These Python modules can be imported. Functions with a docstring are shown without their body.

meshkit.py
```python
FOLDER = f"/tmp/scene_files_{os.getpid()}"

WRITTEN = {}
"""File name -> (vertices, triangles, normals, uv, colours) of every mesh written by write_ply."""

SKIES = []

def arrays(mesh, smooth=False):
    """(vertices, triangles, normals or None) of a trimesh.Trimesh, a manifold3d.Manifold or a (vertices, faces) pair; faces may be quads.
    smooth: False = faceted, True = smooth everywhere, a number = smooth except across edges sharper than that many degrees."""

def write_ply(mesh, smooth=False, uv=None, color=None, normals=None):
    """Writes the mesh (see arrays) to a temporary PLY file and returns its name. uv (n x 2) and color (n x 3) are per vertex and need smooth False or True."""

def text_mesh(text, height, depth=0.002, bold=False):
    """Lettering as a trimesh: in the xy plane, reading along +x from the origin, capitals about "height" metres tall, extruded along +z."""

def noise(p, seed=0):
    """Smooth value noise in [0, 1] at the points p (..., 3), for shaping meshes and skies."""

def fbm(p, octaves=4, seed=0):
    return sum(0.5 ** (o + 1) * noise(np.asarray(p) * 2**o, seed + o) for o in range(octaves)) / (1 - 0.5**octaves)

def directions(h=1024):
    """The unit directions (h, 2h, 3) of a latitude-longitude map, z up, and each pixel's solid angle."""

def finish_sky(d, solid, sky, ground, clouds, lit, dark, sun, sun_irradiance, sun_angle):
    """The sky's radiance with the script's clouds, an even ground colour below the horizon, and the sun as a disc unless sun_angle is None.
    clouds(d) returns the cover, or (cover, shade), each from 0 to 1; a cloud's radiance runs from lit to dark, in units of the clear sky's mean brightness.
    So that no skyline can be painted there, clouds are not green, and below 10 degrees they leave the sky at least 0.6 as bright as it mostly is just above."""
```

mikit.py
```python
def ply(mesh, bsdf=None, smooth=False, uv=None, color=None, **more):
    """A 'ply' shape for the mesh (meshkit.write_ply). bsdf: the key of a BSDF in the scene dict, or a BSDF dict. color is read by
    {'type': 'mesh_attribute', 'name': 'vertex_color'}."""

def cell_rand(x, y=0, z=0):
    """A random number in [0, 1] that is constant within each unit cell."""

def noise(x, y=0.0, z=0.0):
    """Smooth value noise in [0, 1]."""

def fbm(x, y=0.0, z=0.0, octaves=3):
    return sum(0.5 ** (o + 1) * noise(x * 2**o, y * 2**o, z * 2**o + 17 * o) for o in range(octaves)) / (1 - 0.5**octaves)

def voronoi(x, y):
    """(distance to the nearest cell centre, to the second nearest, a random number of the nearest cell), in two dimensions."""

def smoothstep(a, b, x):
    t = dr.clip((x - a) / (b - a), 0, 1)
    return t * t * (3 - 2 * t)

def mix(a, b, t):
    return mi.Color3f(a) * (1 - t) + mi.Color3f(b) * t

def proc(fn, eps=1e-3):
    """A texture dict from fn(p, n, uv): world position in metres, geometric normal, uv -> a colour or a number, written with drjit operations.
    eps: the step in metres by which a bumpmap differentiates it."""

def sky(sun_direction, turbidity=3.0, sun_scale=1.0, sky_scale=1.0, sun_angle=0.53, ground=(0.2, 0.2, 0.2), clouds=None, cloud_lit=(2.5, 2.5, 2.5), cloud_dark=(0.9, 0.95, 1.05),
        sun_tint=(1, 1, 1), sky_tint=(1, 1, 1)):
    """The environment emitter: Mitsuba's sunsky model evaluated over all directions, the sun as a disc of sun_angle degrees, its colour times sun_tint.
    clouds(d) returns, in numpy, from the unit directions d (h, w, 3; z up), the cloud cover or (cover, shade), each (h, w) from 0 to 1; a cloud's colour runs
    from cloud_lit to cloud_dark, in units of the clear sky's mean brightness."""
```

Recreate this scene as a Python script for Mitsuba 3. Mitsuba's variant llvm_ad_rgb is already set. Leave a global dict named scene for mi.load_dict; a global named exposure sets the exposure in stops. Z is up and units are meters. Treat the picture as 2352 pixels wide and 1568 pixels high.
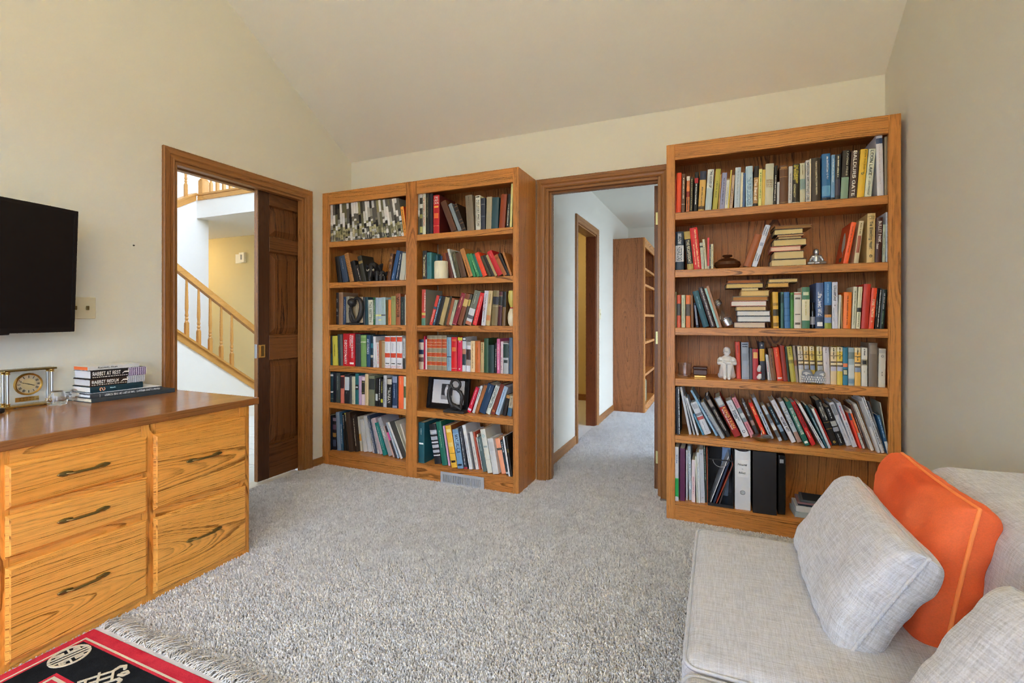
import math, random
import numpy as np
import trimesh
import drjit as dr
import mitsuba as mi
import mikit
from mikit import proc, noise, fbm, voronoi, cell_rand, smoothstep, mix
import meshkit
from meshkit import text_mesh
from shapely.geometry import Polygon, box as sbox
from shapely import affinity

T = mi.ScalarTransform4f
scene, labels = {}, {}

# ---------------------------------------------------------------- camera
YAW = 23.3288
CAM = np.array([2.8183, -3.1317, 1.13])
FWD = np.array([-math.sin(math.radians(YAW)), math.cos(math.radians(YAW)), 0.0])
scene['camera'] = {
    'type': 'perspective', 'fov_axis': 'x', 'fov': 2 * math.degrees(math.atan(1176 / 1094.1)),
    'near_clip': 0.05, 'far_clip': 200.0,
    'principal_point_offset_y': (784 - 731.6) / 1568,
    'to_world': T().look_at(origin=CAM.tolist(), target=(CAM + FWD).tolist(), up=[0, 0, 1]),
}
exposure = 5.3

# ---------------------------------------------------------------- light: daylight through the windows, warm lamps
scene['sky'] = mikit.sky([0.3, 0.85, 0.6], turbidity=4.0, sun_scale=0.0, sky_scale=1.0, ground=(0.32, 0.32, 0.32), sky_tint=(0.83, 0.99, 1.19),
                         clouds=lambda d: (np.full(d.shape[:2], .85), np.full(d.shape[:2], .3)), cloud_lit=(2.15, 2.5, 3.05), cloud_dark=(0.85, 0.95, 1.15))


# ---------------------------------------------------------------- helpers
def lin(c):
    """#rrggbb or an (r, g, b) of 0..255 in sRGB -> linear rgb"""
    if isinstance(c, str):
        c = c.lstrip('#'); c = ''.join(q * 2 for q in c) if len(c) == 3 else c
        c = [int(c[i:i + 2], 16) for i in (0, 2, 4)]
    c = np.asarray(c, float) / 255
    return np.where(c < 0.04045, c / 12.92, ((c + 0.055) / 1.055) ** 2.4)

def rgb(c):
    return {'type': 'rgb', 'value': lin(c).tolist()}

_used = {}
def numbered(key):
    n = _used.get(key, -1) + 1
    _used[key] = n
    return key if n == 0 else f'{key}_{n:03d}'

def thing(name, label=None, cat=None, group=None, kind=None):
    k = numbered(name)
    d = {}
    if label: d['label'] = label
    if cat: d['category'] = cat
    if group: d['group'] = group
    if kind: d['kind'] = kind
    if d: labels[k] = d
    return k

def put(key, mesh, bsdf, smooth=False, uv=None, color=None, **more):
    scene[key] = mikit.ply(mesh, bsdf, smooth=smooth, uv=uv, color=color, **more)
    return key

def part(parent, name, mesh, bsdf, smooth=False, uv=None, color=None, label=None, kind=None, **more):
    k = numbered(parent + '__' + name)
    put(k, mesh, bsdf, smooth, uv, color, **more)
    d = {}
    if label: d['label'] = label
    if kind: d['kind'] = kind
    if d: labels[k] = d
    return k

def solo(name, mesh, bsdf, label=None, cat=None, group=None, kind=None, **kw):
    k = thing(name, label, cat, group, kind)
    put(k, mesh, bsdf, **kw)
    return k

def cat(*ms):
    ms = [m for m in ms if m is not None]
    return trimesh.util.concatenate(ms)

def bx(lo, hi, bevel=0.0):
    lo, hi = np.minimum(lo, hi).astype(float), np.maximum(lo, hi).astype(float)
    b = min(bevel, 0.45 * (hi - lo).min())
    if b <= 0:
        m = trimesh.creation.box(extents=hi - lo)
        m.apply_translation((lo + hi) / 2)
        return m
    pts = []
    for sx in (0, 1):
        for sy in (0, 1):
            for sz in (0, 1):
                c = np.array([(lo, hi)[sx][0], (lo, hi)[sy][1], (lo, hi)[sz][2]])
                s = np.array([1 - 2 * sx, 1 - 2 * sy, 1 - 2 * sz]) * b
                for k in range(3):
                    q = c + s
                    q[k] = c[k]
                    pts.append(q)
    return trimesh.convex.convex_hull(np.array(pts))

def roundbox(size, r, n=8):
    """box centred on the origin with edges of radius r"""
    s = np.asarray(size, float) / 2
    g = np.linspace(-1, 1, n + 1)
    V, F = [], []
    for ax in range(3):
        for sg in (-1, 1):
            a, b = [(1, 2), (2, 0), (0, 1)][ax]
            A, B = np.meshgrid(g, g, indexing='ij')
            P = np.zeros((n + 1, n + 1, 3))
            # denser near the edges
            w = lambda t: np.sign(t) * np.abs(t) ** 0.6
            P[..., a], P[..., b], P[..., ax] = w(A) * s[a], w(B) * s[b], sg * s[ax]
            o = sum(len(v) for v in V)
            V.append(P.reshape(-1, 3))
            i, j = np.meshgrid(range(n), range(n), indexing='ij')
            q = np.stack([i * (n + 1) + j, (i + 1) * (n + 1) + j, (i + 1) * (n + 1) + j + 1, i * (n + 1) + j + 1], -1).reshape(-1, 4)
            if sg < 0: q = q[:, ::-1]
            F.append(q + o)
    V, F = np.vstack(V), np.vstack(F)
    q = np.clip(V, -(s - r), s - r)
    d = V - q
    l = np.linalg.norm(d, axis=1, keepdims=True)
    V = q + r * d / np.maximum(l, 1e-9)
    m = trimesh.Trimesh(V, np.vstack([F[:, [0, 1, 2]], F[:, [0, 2, 3]]]), process=True)
    m.merge_vertices(digits_vertex=6)
    return m

def tube(pts, r, n=8, closed=False, caps=True):
    P = np.asarray(pts, float)
    R = np.broadcast_to(np.asarray(r, float), (len(P),))
    Tn = np.gradient(P, axis=0) if not closed else (np.roll(P, -1, 0) - np.roll(P, 1, 0))
    Tn /= np.maximum(np.linalg.norm(Tn, axis=1, keepdims=True), 1e-12)
    up = np.array([0, 0, 1.0]) if abs(Tn[0][2]) < 0.9 else np.array([1.0, 0, 0])
    N = np.cross(Tn[0], up); N /= np.linalg.norm(N)
    V = []
    for i in range(len(P)):
        N = N - Tn[i] * (N @ Tn[i]); N /= max(np.linalg.norm(N), 1e-12)
        B = np.cross(Tn[i], N)
        a = np.arange(n) * 2 * np.pi / n
        V.append(P[i] + R[i] * (np.cos(a)[:, None] * N + np.sin(a)[:, None] * B))
    V = np.vstack(V)
    F = []
    m = len(P)
    for i in range(m if closed else m - 1):
        for k in range(n):
            a, b = i * n + k, i * n + (k + 1) % n
            c, d = ((i + 1) % m) * n + (k + 1) % n, ((i + 1) % m) * n + k
            F += [[a, b, c], [a, c, d]]
    if caps and not closed:
        V = np.vstack([V, P[0], P[-1]])
        for k in range(n):
            F += [[len(V) - 2, (k + 1) % n, k], [len(V) - 1, (m - 1) * n + k, (m - 1) * n + (k + 1) % n]]
    return trimesh.Trimesh(V, np.array(F), process=False)

def lathe(prof, n=32):
    """solid of revolution about z from (r, z) points, bottom to top"""
    return trimesh.creation.revolve(np.asarray(prof, float), sections=n)

def at(m, loc=(0, 0, 0), rz=0.0, rx=0.0, ry=0.0, s=1.0):
    m = m.copy()
    M = np.eye(4)
    if s != 1.0: M = np.diag([s, s, s, 1.0]) @ M
    for ang, ax in ((rx, [1, 0, 0]), (ry, [0, 1, 0]), (rz, [0, 0, 1])):
        if ang: M = trimesh.transformations.rotation_matrix(math.radians(ang), ax) @ M
    M[:3, 3] += np.asarray(loc, float)
    m.apply_transform(M)
    return m

def extr(poly, h):
    return trimesh.creation.extrude_polygon(poly, h, engine='earcut')

def plate(poly, axis, c0, c1):
    """polygon extruded along an axis: 'x': polygon is in (y, z); 'y': in (x, z); 'z': in (x, y)"""
    if hasattr(poly, 'geoms'):
        return cat(*[plate(g, axis, c0, c1) for g in poly.geoms if g.area > 1e-12])
    m = extr(poly, c1 - c0)
    V = m.vertices.copy()
    if axis == 'x': V = np.stack([V[:, 2] + c0, V[:, 0], V[:, 1]], 1)
    elif axis == 'y': V = np.stack([V[:, 0], V[:, 2] + c0, V[:, 1]], 1)
    else: V = V + [0, 0, c0]
    m = trimesh.Trimesh(V, m.faces, process=False)
    if axis == 'y': m.faces = m.faces[:, ::-1]
    return m

_board_id = [0]
def wood(m, g, seed=None, c=None):
    """(faceted mesh, uv) with the wood's grain along axis g ('x', 'y' or 'z'): u runs along the grain, v across, in metres"""
    if seed is None:
        _board_id[0] += 1
        seed = _board_id[0]
    gi = 'xyz'.index(g)
    V = np.asarray(m.triangles).reshape(-1, 3)
    N = np.abs(np.repeat(m.face_normals, 3, axis=0))
    lo, hi = m.bounds
    ctr = (lo + hi) / 2 if c is None else np.asarray(c, float)
    k = N.argmax(1)
    others = [i for i in range(3) if i != gi]
    ext = hi - lo
    main = others[0] if ext[others[1]] > ext[others[0]] else others[1]     # normal of the widest face along the grain
    across = np.where(k == others[0], others[1], others[0])
    u = V[:, gi] - ctr[gi]
    v = V[np.arange(len(V)), across] - ctr[across]
    v = v + np.where(k == main, 0.0, 0.17)
    end = k == gi
    u = np.where(end, (V[:, others[0]] - ctr[others[0]]) * 0.4 + (V[:, others[1]] - ctr[others[1]]) * 0.3, u)
    v = np.where(end, (V[:, others[0]] + V[:, others[1]]) * 0.12 + 0.3, v)
    uv = np.stack([u + 16.0 * seed + 8.0, v], 1)
    return trimesh.Trimesh(V, np.arange(len(V)).reshape(-1, 3), process=False), uv

def wpart(parent, name, m, g, bsdf, seed=None, **kw):
    w, uv = wood(m, g, seed)
    return part(parent, name, w, bsdf, uv=uv, **kw)

def colour(m, c):
    return np.tile(lin(c), (len(m.vertices), 1))

def merge_col(items):
    """[(mesh, colour)] -> one faceted mesh and its vertex colours"""
    V, F, C, o = [], [], [], 0
    for m, c in items:
        V.append(m.vertices); F.append(m.faces + o); o += len(m.vertices)
        C.append(colour(m, c))
    return trimesh.Trimesh(np.vstack(V), np.vstack(F), process=False), np.vstack(C)

# ---------------------------------------------------------------- materials
def M(key, d):
    if d['type'] in ('principled', 'diffuse'):
        d = {'type': 'twosided', 'bsdf': d}
    scene[key] = d
    return key

def plain(key, c, rough=0.5, spec=0.5, **kw):
    return M(key, {'type': 'principled', 'base_color': rgb(c), 'roughness': rough, 'specular': spec, **kw})

def oak(light, mid, dark, ring=0.006, contrast=1.0, figure=1.0, streak=1.0, streaks_dark=0.55):
    L, Md, D = lin(light).tolist(), lin(mid).tolist(), lin(dark).tolist()
    def fn(p, n, uv):
        u, v = uv.x, uv.y
        b = dr.floor(u / 16.0)
        ul = u - 16.0 * b - 8.0
        r1, r2, r3, r4 = (cell_rand(b, k, 5) for k in (1, 2, 3, 4))
        side = dr.select(r1 > 0.5, 1.0, -1.0)
        sway = (noise(ul * 1.1 + r3 * 40, v * 2.5, b) - 0.5) * 0.05 + (noise(ul * 4.5 + r2 * 30, v * 9, b) - 0.5) * 0.014
        vc = v + side * r2 * r2 * 0.10 + sway * figure
        slope = (0.015 + 0.05 * r3) * figure
        depth = 0.012 + 0.03 * r4 + dr.abs(ul + (r1 - 0.5) * 1.4) * slope + (noise(ul * 2.2 + 7 * r2, 3.3, b) - 0.5) * 0.05 * figure
        rad = dr.sqrt(vc * vc + depth * depth)
        q = rad / ring
        rg = q + 1.6 * noise(q * 0.45, b, 3.0) + (fbm(ul * 8, v * 60, b) - 0.5) * 0.8
        k = dr.floor(rg)
        t = rg - k
        wide = cell_rand(k, b, 2)
        late = smoothstep(0.30, 0.88, t) * (1 - smoothstep(0.90, 1.0, t)) * (0.12 + 0.88 * wide * wide)
        dash = noise(ul * 30 + 5 * r1, v * 800, b)
        pores = smoothstep(0.52, 0.8, dash) * streak
        late = late * (0.62 + 0.38 * smoothstep(0.25, 0.6, noise(ul * 14, v * 420, b + 3)))
        grain = fbm(ul * 5 + 11 * r2, v * 240, b)
        broad = noise(ul * 1.5 + 3 * r1, v * 14, b + 7)
        base = mix(L, Md, dr.clip(grain * 0.7 + broad * 0.5 - 0.1 + (r4 - 0.5) * 0.5, 0, 1))
        a = dr.clip((late * 0.85 + pores * (0.14 + streaks_dark * late)) * contrast, 0, 1)
        return mix(base, D, a)
    return proc(fn)

def woodmat(key, light, mid, dark, rough=0.38, spec=0.45, bump=0.0, **kw):
    return M(key, {'type': 'principled', 'base_color': oak(light, mid, dark, **kw), 'roughness': rough, 'specular': spec})

woodmat('oak_shelf', '#cd8d47', '#b27034', '#68360f', ring=0.0078, contrast=1.2)
woodmat('oak_shelf_inside', '#cd8d47', '#b27034', '#68360f', ring=0.010, contrast=1.15, rough=0.5, figure=1.5)
woodmat('oak_side', '#cd8d47', '#b27034', '#68360f', ring=0.009, contrast=0.6)
woodmat('oak_ply', '#a5673a', '#8f5530', '#4a260f', ring=0.013, figure=1.5)
woodmat('oak_dresser', '#efaf55', '#db923a', '#874a12', ring=0.0062, rough=0.33, contrast=1.1, figure=1.3)
woodmat('oak_dresser_top', '#9c6a3c', '#87572e', '#553014', ring=0.008, rough=0.16, spec=0.5, contrast=0.5)
woodmat('oak_trim', '#a0703e', '#8a5a2c', '#553214', ring=0.007, contrast=0.75)
woodmat('oak_jamb', '#8a4a26', '#703a1c', '#40200e', ring=0.004, figure=2.2, contrast=0.9)
woodmat('oak_stair', '#cf9a55', '#bd8844', '#84561f', ring=0.007, contrast=0.5)
woodmat('door_wood', '#7c4e28', '#5e3818', '#331a09', ring=0.016, contrast=0.9, figure=1.3, rough=0.4)
woodmat('door_wood_dark', '#54351f', '#452a16', '#2a170a', ring=0.01, contrast=0.6)

def wallmat(key, c, amount=0.03):
    L = lin(c)
    def fn(p, n, uv):
        f = fbm(p.x * 1.7 + p.y * 1.3, p.z * 1.6, p.y * 1.1) - 0.5
        g = noise(p.x * 300 + p.y * 280, p.z * 300) - 0.5
        return mi.Color3f(*L.tolist()) * (1 + amount * f + 0.02 * g)
    M(key, {'type': 'diffuse', 'reflectance': proc(fn)})
wallmat('wall_paint', '#dcdccf')
wallmat('ceiling_paint', '#e2e2d6')
wallmat('foyer_paint', '#e9e7e2')
wallmat('foyer_yellow', '#dccb9c')
wallmat('hall_paint', '#dcd9cc')
wallmat('tile_white', '#e2e4e4', 0.01)
plain('tile_grout', '#b9babb', 0.9)
plain('carpet_base', '#8d8f92', 0.95, 0.1)

M('carpet_yarn', {'type': 'twosided', 'bsdf': {'type': 'diffuse', 'reflectance': {'type': 'mesh_attribute', 'name': 'vertex_color'}}})
M('book_print', {'type': 'twosided', 'bsdf': {'type': 'principled', 'base_color': {'type': 'mesh_attribute', 'name': 'vertex_color'}, 'roughness': 0.42, 'specular': 0.4}})
M('paper_print', {'type': 'twosided', 'bsdf': {'type': 'principled', 'base_color': {'type': 'mesh_attribute', 'name': 'vertex_color'}, 'roughness': 0.8, 'specular': 0.2}})
plain('tv_black', '#141416', 0.28)
plain('tv_screen', '#0d0b0d', 0.35, 0.4)
plain('black_matte', '#1b1a1a', 0.55)
plain('black_gloss', '#151516', 0.2)
plain('black_stone', '#2b2a2a', 0.45)
plain('grey_plastic', '#8e9094', 0.5)
plain('white_plastic', '#e6e2d4', 0.4)
plain('ivory_plastic', '#d8cfae', 0.4)
plain('vent_metal', '#a9abaf', 0.45)
plain('white_ceramic', '#dcdcda', 0.3)
plain('grey_ceramic', '#8a9099', 0.35)
plain('brown_glaze', '#4a2815', 0.18)
plain('candle_wax', '#e3dfc0', 0.6)
plain('leather_brown', '#5a3217', 0.35)
plain('binder_black', '#232224', 0.35)
plain('binder_white', '#d9dadd', 0.35)
plain('ink', '#1c1c1f', 0.6)
M('brass', {'type': 'principled', 'base_color': rgb('#d3ae62'), 'metallic': 1.0, 'roughness': 0.22})
M('brass_old', {'type': 'principled', 'base_color': rgb('#8d7a4c'), 'metallic': 1.0, 'roughness': 0.35})
M('hinge_brass', {'type': 'principled', 'base_color': rgb('#c3bd86'), 'metallic': 0.7, 'roughness': 0.4})
M('steel', {'type': 'principled', 'base_color': rgb('#c2c6cb'), 'metallic': 1.0, 'roughness': 0.25})
M('silver', {'type': 'principled', 'base_color': rgb('#b4b8bf'), 'metallic': 0.9, 'roughness': 0.3})
M('pewter', {'type': 'principled', 'base_color': rgb('#b0aa98'), 'metallic': 1.0, 'roughness': 0.25})
M('glass', {'type': 'dielectric', 'int_ior': 1.5, 'ext_ior': 1.0})
M('glass_sheet', {'type': 'thindielectric', 'int_ior': 1.5, 'ext_ior': 1.0})
M('smoke_plastic', {'type': 'twosided', 'bsdf': {'type': 'principled', 'base_color': rgb('#2a2a2e'), 'roughness': 0.25}})

def weave(key, c, amp, f1, f2, rough=0.9):
    L = lin(c)
    def fn(p, n, uv):
        a = noise(uv.x * f1, uv.y * f2) - 0.5
        b = noise(uv.x * f2, uv.y * f1, 5) - 0.5
        d = noise(uv.x * f2 * 1.1, uv.y * f2 * 1.1, 9) - 0.5
        return mi.Color3f(*L.tolist()) * (1 + amp * (a + b) + amp * 0.7 * d)
    M(key, {'type': 'twosided', 'bsdf': {'type': 'principled', 'base_color': proc(fn), 'roughness': rough, 'specular': 0.15, 'sheen': 0.2}})
weave('sofa_fabric', '#b7bac2', 0.26, 45, 700)
weave('pillow_fabric', '#b9bcc4', 0.28, 45, 560)
def velvet():
    A, B = lin('#dd6a40').tolist(), lin('#c9522c').tolist()
    def fn(p, n, uv):
        return mix(A, B, smoothstep(0.3, 0.75, fbm(uv.x * 9, uv.y * 7, 2))) * (1 + 0.12 * (noise(uv.x * 500, uv.y * 500) - 0.5))
    M('orange_velvet', {'type': 'twosided', 'bsdf': {'type': 'principled', 'base_color': proc(fn), 'roughness': 0.75, 'specular': 0.2, 'sheen': 0.8, 'sheen_tint': 0.8}})
velvet()
plain('orange_cord', '#ef8a4a', 0.7)
def pile(key, A, B, f):
    A, B = lin(A).tolist(), lin(B).tolist()
    def fn(p, n, uv):
        return mix(A, B, dr.clip(0.65 * fbm(p.x * f, p.y * f) + 0.5 * (noise(p.x * 700, p.y * 700) - 0.2), 0, 1))
    M(key, {'type': 'diffuse', 'reflectance': proc(fn)})
pile('rug_black', '#2c3036', '#15171b', 22)
pile('rug_red', '#e04a5c', '#b51f36', 30)
plain('rug_cream', '#cfc8b4', 0.9, 0.1)
plain('rug_binding', '#cfd0d6', 0.8, 0.1)
M('fringe', {'type': 'twosided', 'bsdf': {'type': 'diffuse', 'reflectance': rgb('#d3d2d0')}})

# ---------------------------------------------------------------- the room shell
W, HC, RAKE, RIDGE, YF = 3.642, 2.436, 0.6232, -2.75, -5.5
ZR = HC - RAKE * RIDGE

def struct(name, mesh, bsdf, label, **kw):
    return solo(name, mesh, bsdf, label, kind='structure', **kw)

gable = Polygon([(0.0, 0), (0.0, HC), (RIDGE, ZR), (YF, HC), (YF, 0)])
def wall_x(name, poly, x0, x1, label, bsdf='wall_paint'):
    return struct(name, plate(poly, 'x', x0, x1), bsdf, label)

door1 = sbox(-1.416, -0.05, -0.494, 2.022)
gl = gable.difference(door1)
pocket = sbox(-0.494, 0.02, 0.0, 2.022)
wall_left = cat(plate(gl, 'x', -0.036, 0.0), plate(gl, 'x', -0.13, -0.094), plate(gl.difference(pocket), 'x', -0.094, -0.036))
struct('wall_left', wall_left, 'wall_paint', 'tall warm white gable wall with the pocket door and the television')
wall_x('wall_right', gable.difference(sbox(-5.2, .75, -3.4, 2.2)), W, W + 0.12, 'plain off-white gable wall beside the sofa')
back = sbox(-0.13, -0.05, W + 0.12, HC + 0.05).difference(sbox(1.726, -0.1, 2.489, 2.03))
struct('wall_back', plate(back, 'y', 0.0, 0.115), 'wall_paint', 'off-white wall behind the oak bookcases')
struct('ceiling', cat(
    trimesh.Trimesh([[-.13, 0.1, HC - 0.0623], [W + .12, 0.1, HC - 0.0623], [W + .12, RIDGE, ZR], [-.13, RIDGE, ZR]], [[0, 2, 1], [0, 3, 2]], process=False),
    trimesh.Trimesh([[-.13, RIDGE, ZR], [W + .12, RIDGE, ZR], [W + .12, YF, HC], [-.13, YF, HC]], [[0, 2, 1], [0, 3, 2]], process=False)),
    'ceiling_paint', 'smooth vaulted ceiling rising from the bookcase wall')
struct('floor', bx([-0.02, YF - 0.1, -0.1], [W + 0.12, 0.12, 0.0]), 'carpet_base', 'floor below the grey carpet')

# ---- casings: a moulded profile swept around an opening, one board per side
PROFILE = np.array([[0.0, 0.0], [0.0, 0.009], [0.006, 0.013], [0.012, 0.010], [0.024, 0.012], [0.034, 0.018], [0.054, 0.018], [0.060, 0.020], [0.066, 0.016], [0.066, 0.0]])
def casing(parent, a0, a1, H, to3, z0=0.0, bsdf='oak_trim', scale=1.0):
    """to3(a, z, t) -> world point; a along the wall, t out of the wall"""
    P = PROFILE * [scale, 1]
    arc = np.r_[0, np.cumsum(np.linalg.norm(np.diff(P, axis=0), axis=1))]
    legs = [([a0 - P[:, 0], np.full(len(P), z0)], [a0 - P[:, 0], H + P[:, 0]]),
            ([a0 - P[:, 0], H + P[:, 0]], [a1 + P[:, 0], H + P[:, 0]]),
            ([a1 + P[:, 0], H + P[:, 0]], [a1 + P[:, 0], np.full(len(P), z0)])]
    for li, (s, e) in enumerate(legs):
        _board_id[0] += 1
        V, UV, F = [], [], []
        for i in range(len(P) - 1):
            o = len(V)
            for (q, k) in ((s, i), (s, i + 1), (e, i + 1), (e, i)):
                V.append(to3(q[0][k], q[1][k], P[k, 1]))
                along = q[1][k] if li != 1 else q[0][k]
                UV.append([along + 16 * _board_id[0] + 8, arc[k] - 0.03 + 0.11])
            F += [[o, o + 1, o + 2], [o, o + 2, o + 3]]
        part(parent, 'casing_board', trimesh.Trimesh(V, F, process=False), bsdf, uv=np.array(UV))

fp = sbox(-.13, -.05, W + .12, HC + .02).difference(sbox(.45, .25, 3.25, 2.2))
struct('wall_front', plate(fp, 'y', YF - .12, YF), 'wall_paint', 'window wall opposite the bookcases')
wn = thing('window_1', 'wide window opposite the bookcases', kind='structure')
for a, b in ((.45, .50), (1.36, 1.41), (2.29, 2.34), (3.20, 3.25)):
    wpart(wn, 'mullion', bx([a, YF - .10, .25], [b, YF - .02, 2.2], .003), 'z', 'oak_trim')
for a, b in ((.25, .30), (2.15, 2.20)):
    wpart(wn, 'window_rail', bx([.45, YF - .09, a], [3.25, YF - .03, b], .003), 'x', 'oak_trim')
casing(wn, .45, 3.25, 2.2, lambda a, z, t: [a, YF + t, z], z0=.25)
wn = thing('window_2', 'window in the gable wall behind the sofa end', kind='structure')
for a, b in ((-5.2, -5.15), (-4.35, -4.30), (-3.45, -3.40)):
    wpart(wn, 'mullion', bx([W + .02, a, .75], [W + .10, b, 2.2], .003), 'z', 'oak_trim')
for a, b in ((.75, .80), (2.15, 2.20)):
    wpart(wn, 'window_rail', bx([W + .03, -5.2, a], [W + .09, -3.4, b], .003), 'y', 'oak_trim')
casing(wn, -5.2, -3.4, 2.2, lambda a, z, t: [W - t, a, z], z0=.75)
# warm lamps
def emitter(c, k): return {'type': 'area', 'radiance': {'type': 'rgb', 'value': (np.array(c) * k).tolist()}}
fan = thing('uplighter', 'tall uplighter with a brass bowl near the gable wall behind the view', 'floor lamp')
fx, fy, fz = 3.2, -4.5, 1.85
part(fan, 'foot', at(lathe([(0, 0), (.15, 0), (.15, .015), (.03, .035), (0, .035)], 28), (fx, fy, 0)), 'brass_old', smooth=40)
part(fan, 'pole', tube([[fx, fy, .03], [fx, fy, fz - .10]], .012, 10), 'brass_old', smooth=40)
part(fan, 'bowl', at(lathe([(.012, -.11), (.08, -.09), (.15, -.04), (.19, .02), (.186, .022), (.146, -.034), (.078, -.084), (0, -.10)], 32), (fx, fy, fz)), 'brass_old', smooth=40)
gm = trimesh.creation.icosphere(3, .07); gm.apply_translation([fx, fy, fz - .012])
g_ = part(fan, 'globe_lamp', gm, 'candle_wax', smooth=True)
scene[g_]['emitter'] = emitter((1, .79, .44), 25.0)
# warm lamp in the corridor below the landing, and in the side room off the hall
cl = thing('ceiling_light', 'round warm ceiling light in the corridor below the landing', 'ceiling light')
c_ = part(cl, 'diffuser', at(lathe([(0, 0), (.14, 0), (.15, .02), (.15, .05), (0, .05)], 24), (-5.05, 1.35, 2.40)), 'candle_wax', smooth=40)
scene[c_]['emitter'] = emitter((1, .72, .36), 1.0)
cl = thing('ceiling_light', 'round warm ceiling light in the side room off the hall', 'ceiling light')
c_ = part(cl, 'diffuser', at(lathe([(0, 0), (.14, 0), (.15, .02), (.15, .05), (0, .05)], 24), (.7, 2.3, 2.36)), 'candle_wax', smooth=40)
scene[c_]['emitter'] = emitter((1, .74, .40), 0.7)

# pocket door opening in the left wall
t1 = thing('trim_1', 'oak casing around the pocket door opening', kind='structure')
casing(t1, -1.416, -0.494, 2.022, lambda a, z, t: [t, a, z])
wpart(t1, 'side_jamb', bx([-0.13, -1.418, 0], [0.001, -1.400, 2.022], .001), 'z', 'oak_trim')
wpart(t1, 'split_jamb', bx([-0.046, -0.512, 0], [0.001, -0.494, 2.022], .001), 'z', 'oak_trim')
wpart(t1, 'split_jamb', bx([-0.13, -0.512, 0], [-0.090, -0.494, 2.022], .001), 'z', 'oak_trim')
wpart(t1, 'head_jamb', bx([-0.044, -1.400, 2.004], [0.001, -0.512, 2.022], .001), 'y', 'oak_trim')
wpart(t1, 'head_jamb', bx([-0.13, -1.400, 2.004], [-0.090, -0.512, 2.022], .001), 'y', 'oak_trim')

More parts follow.
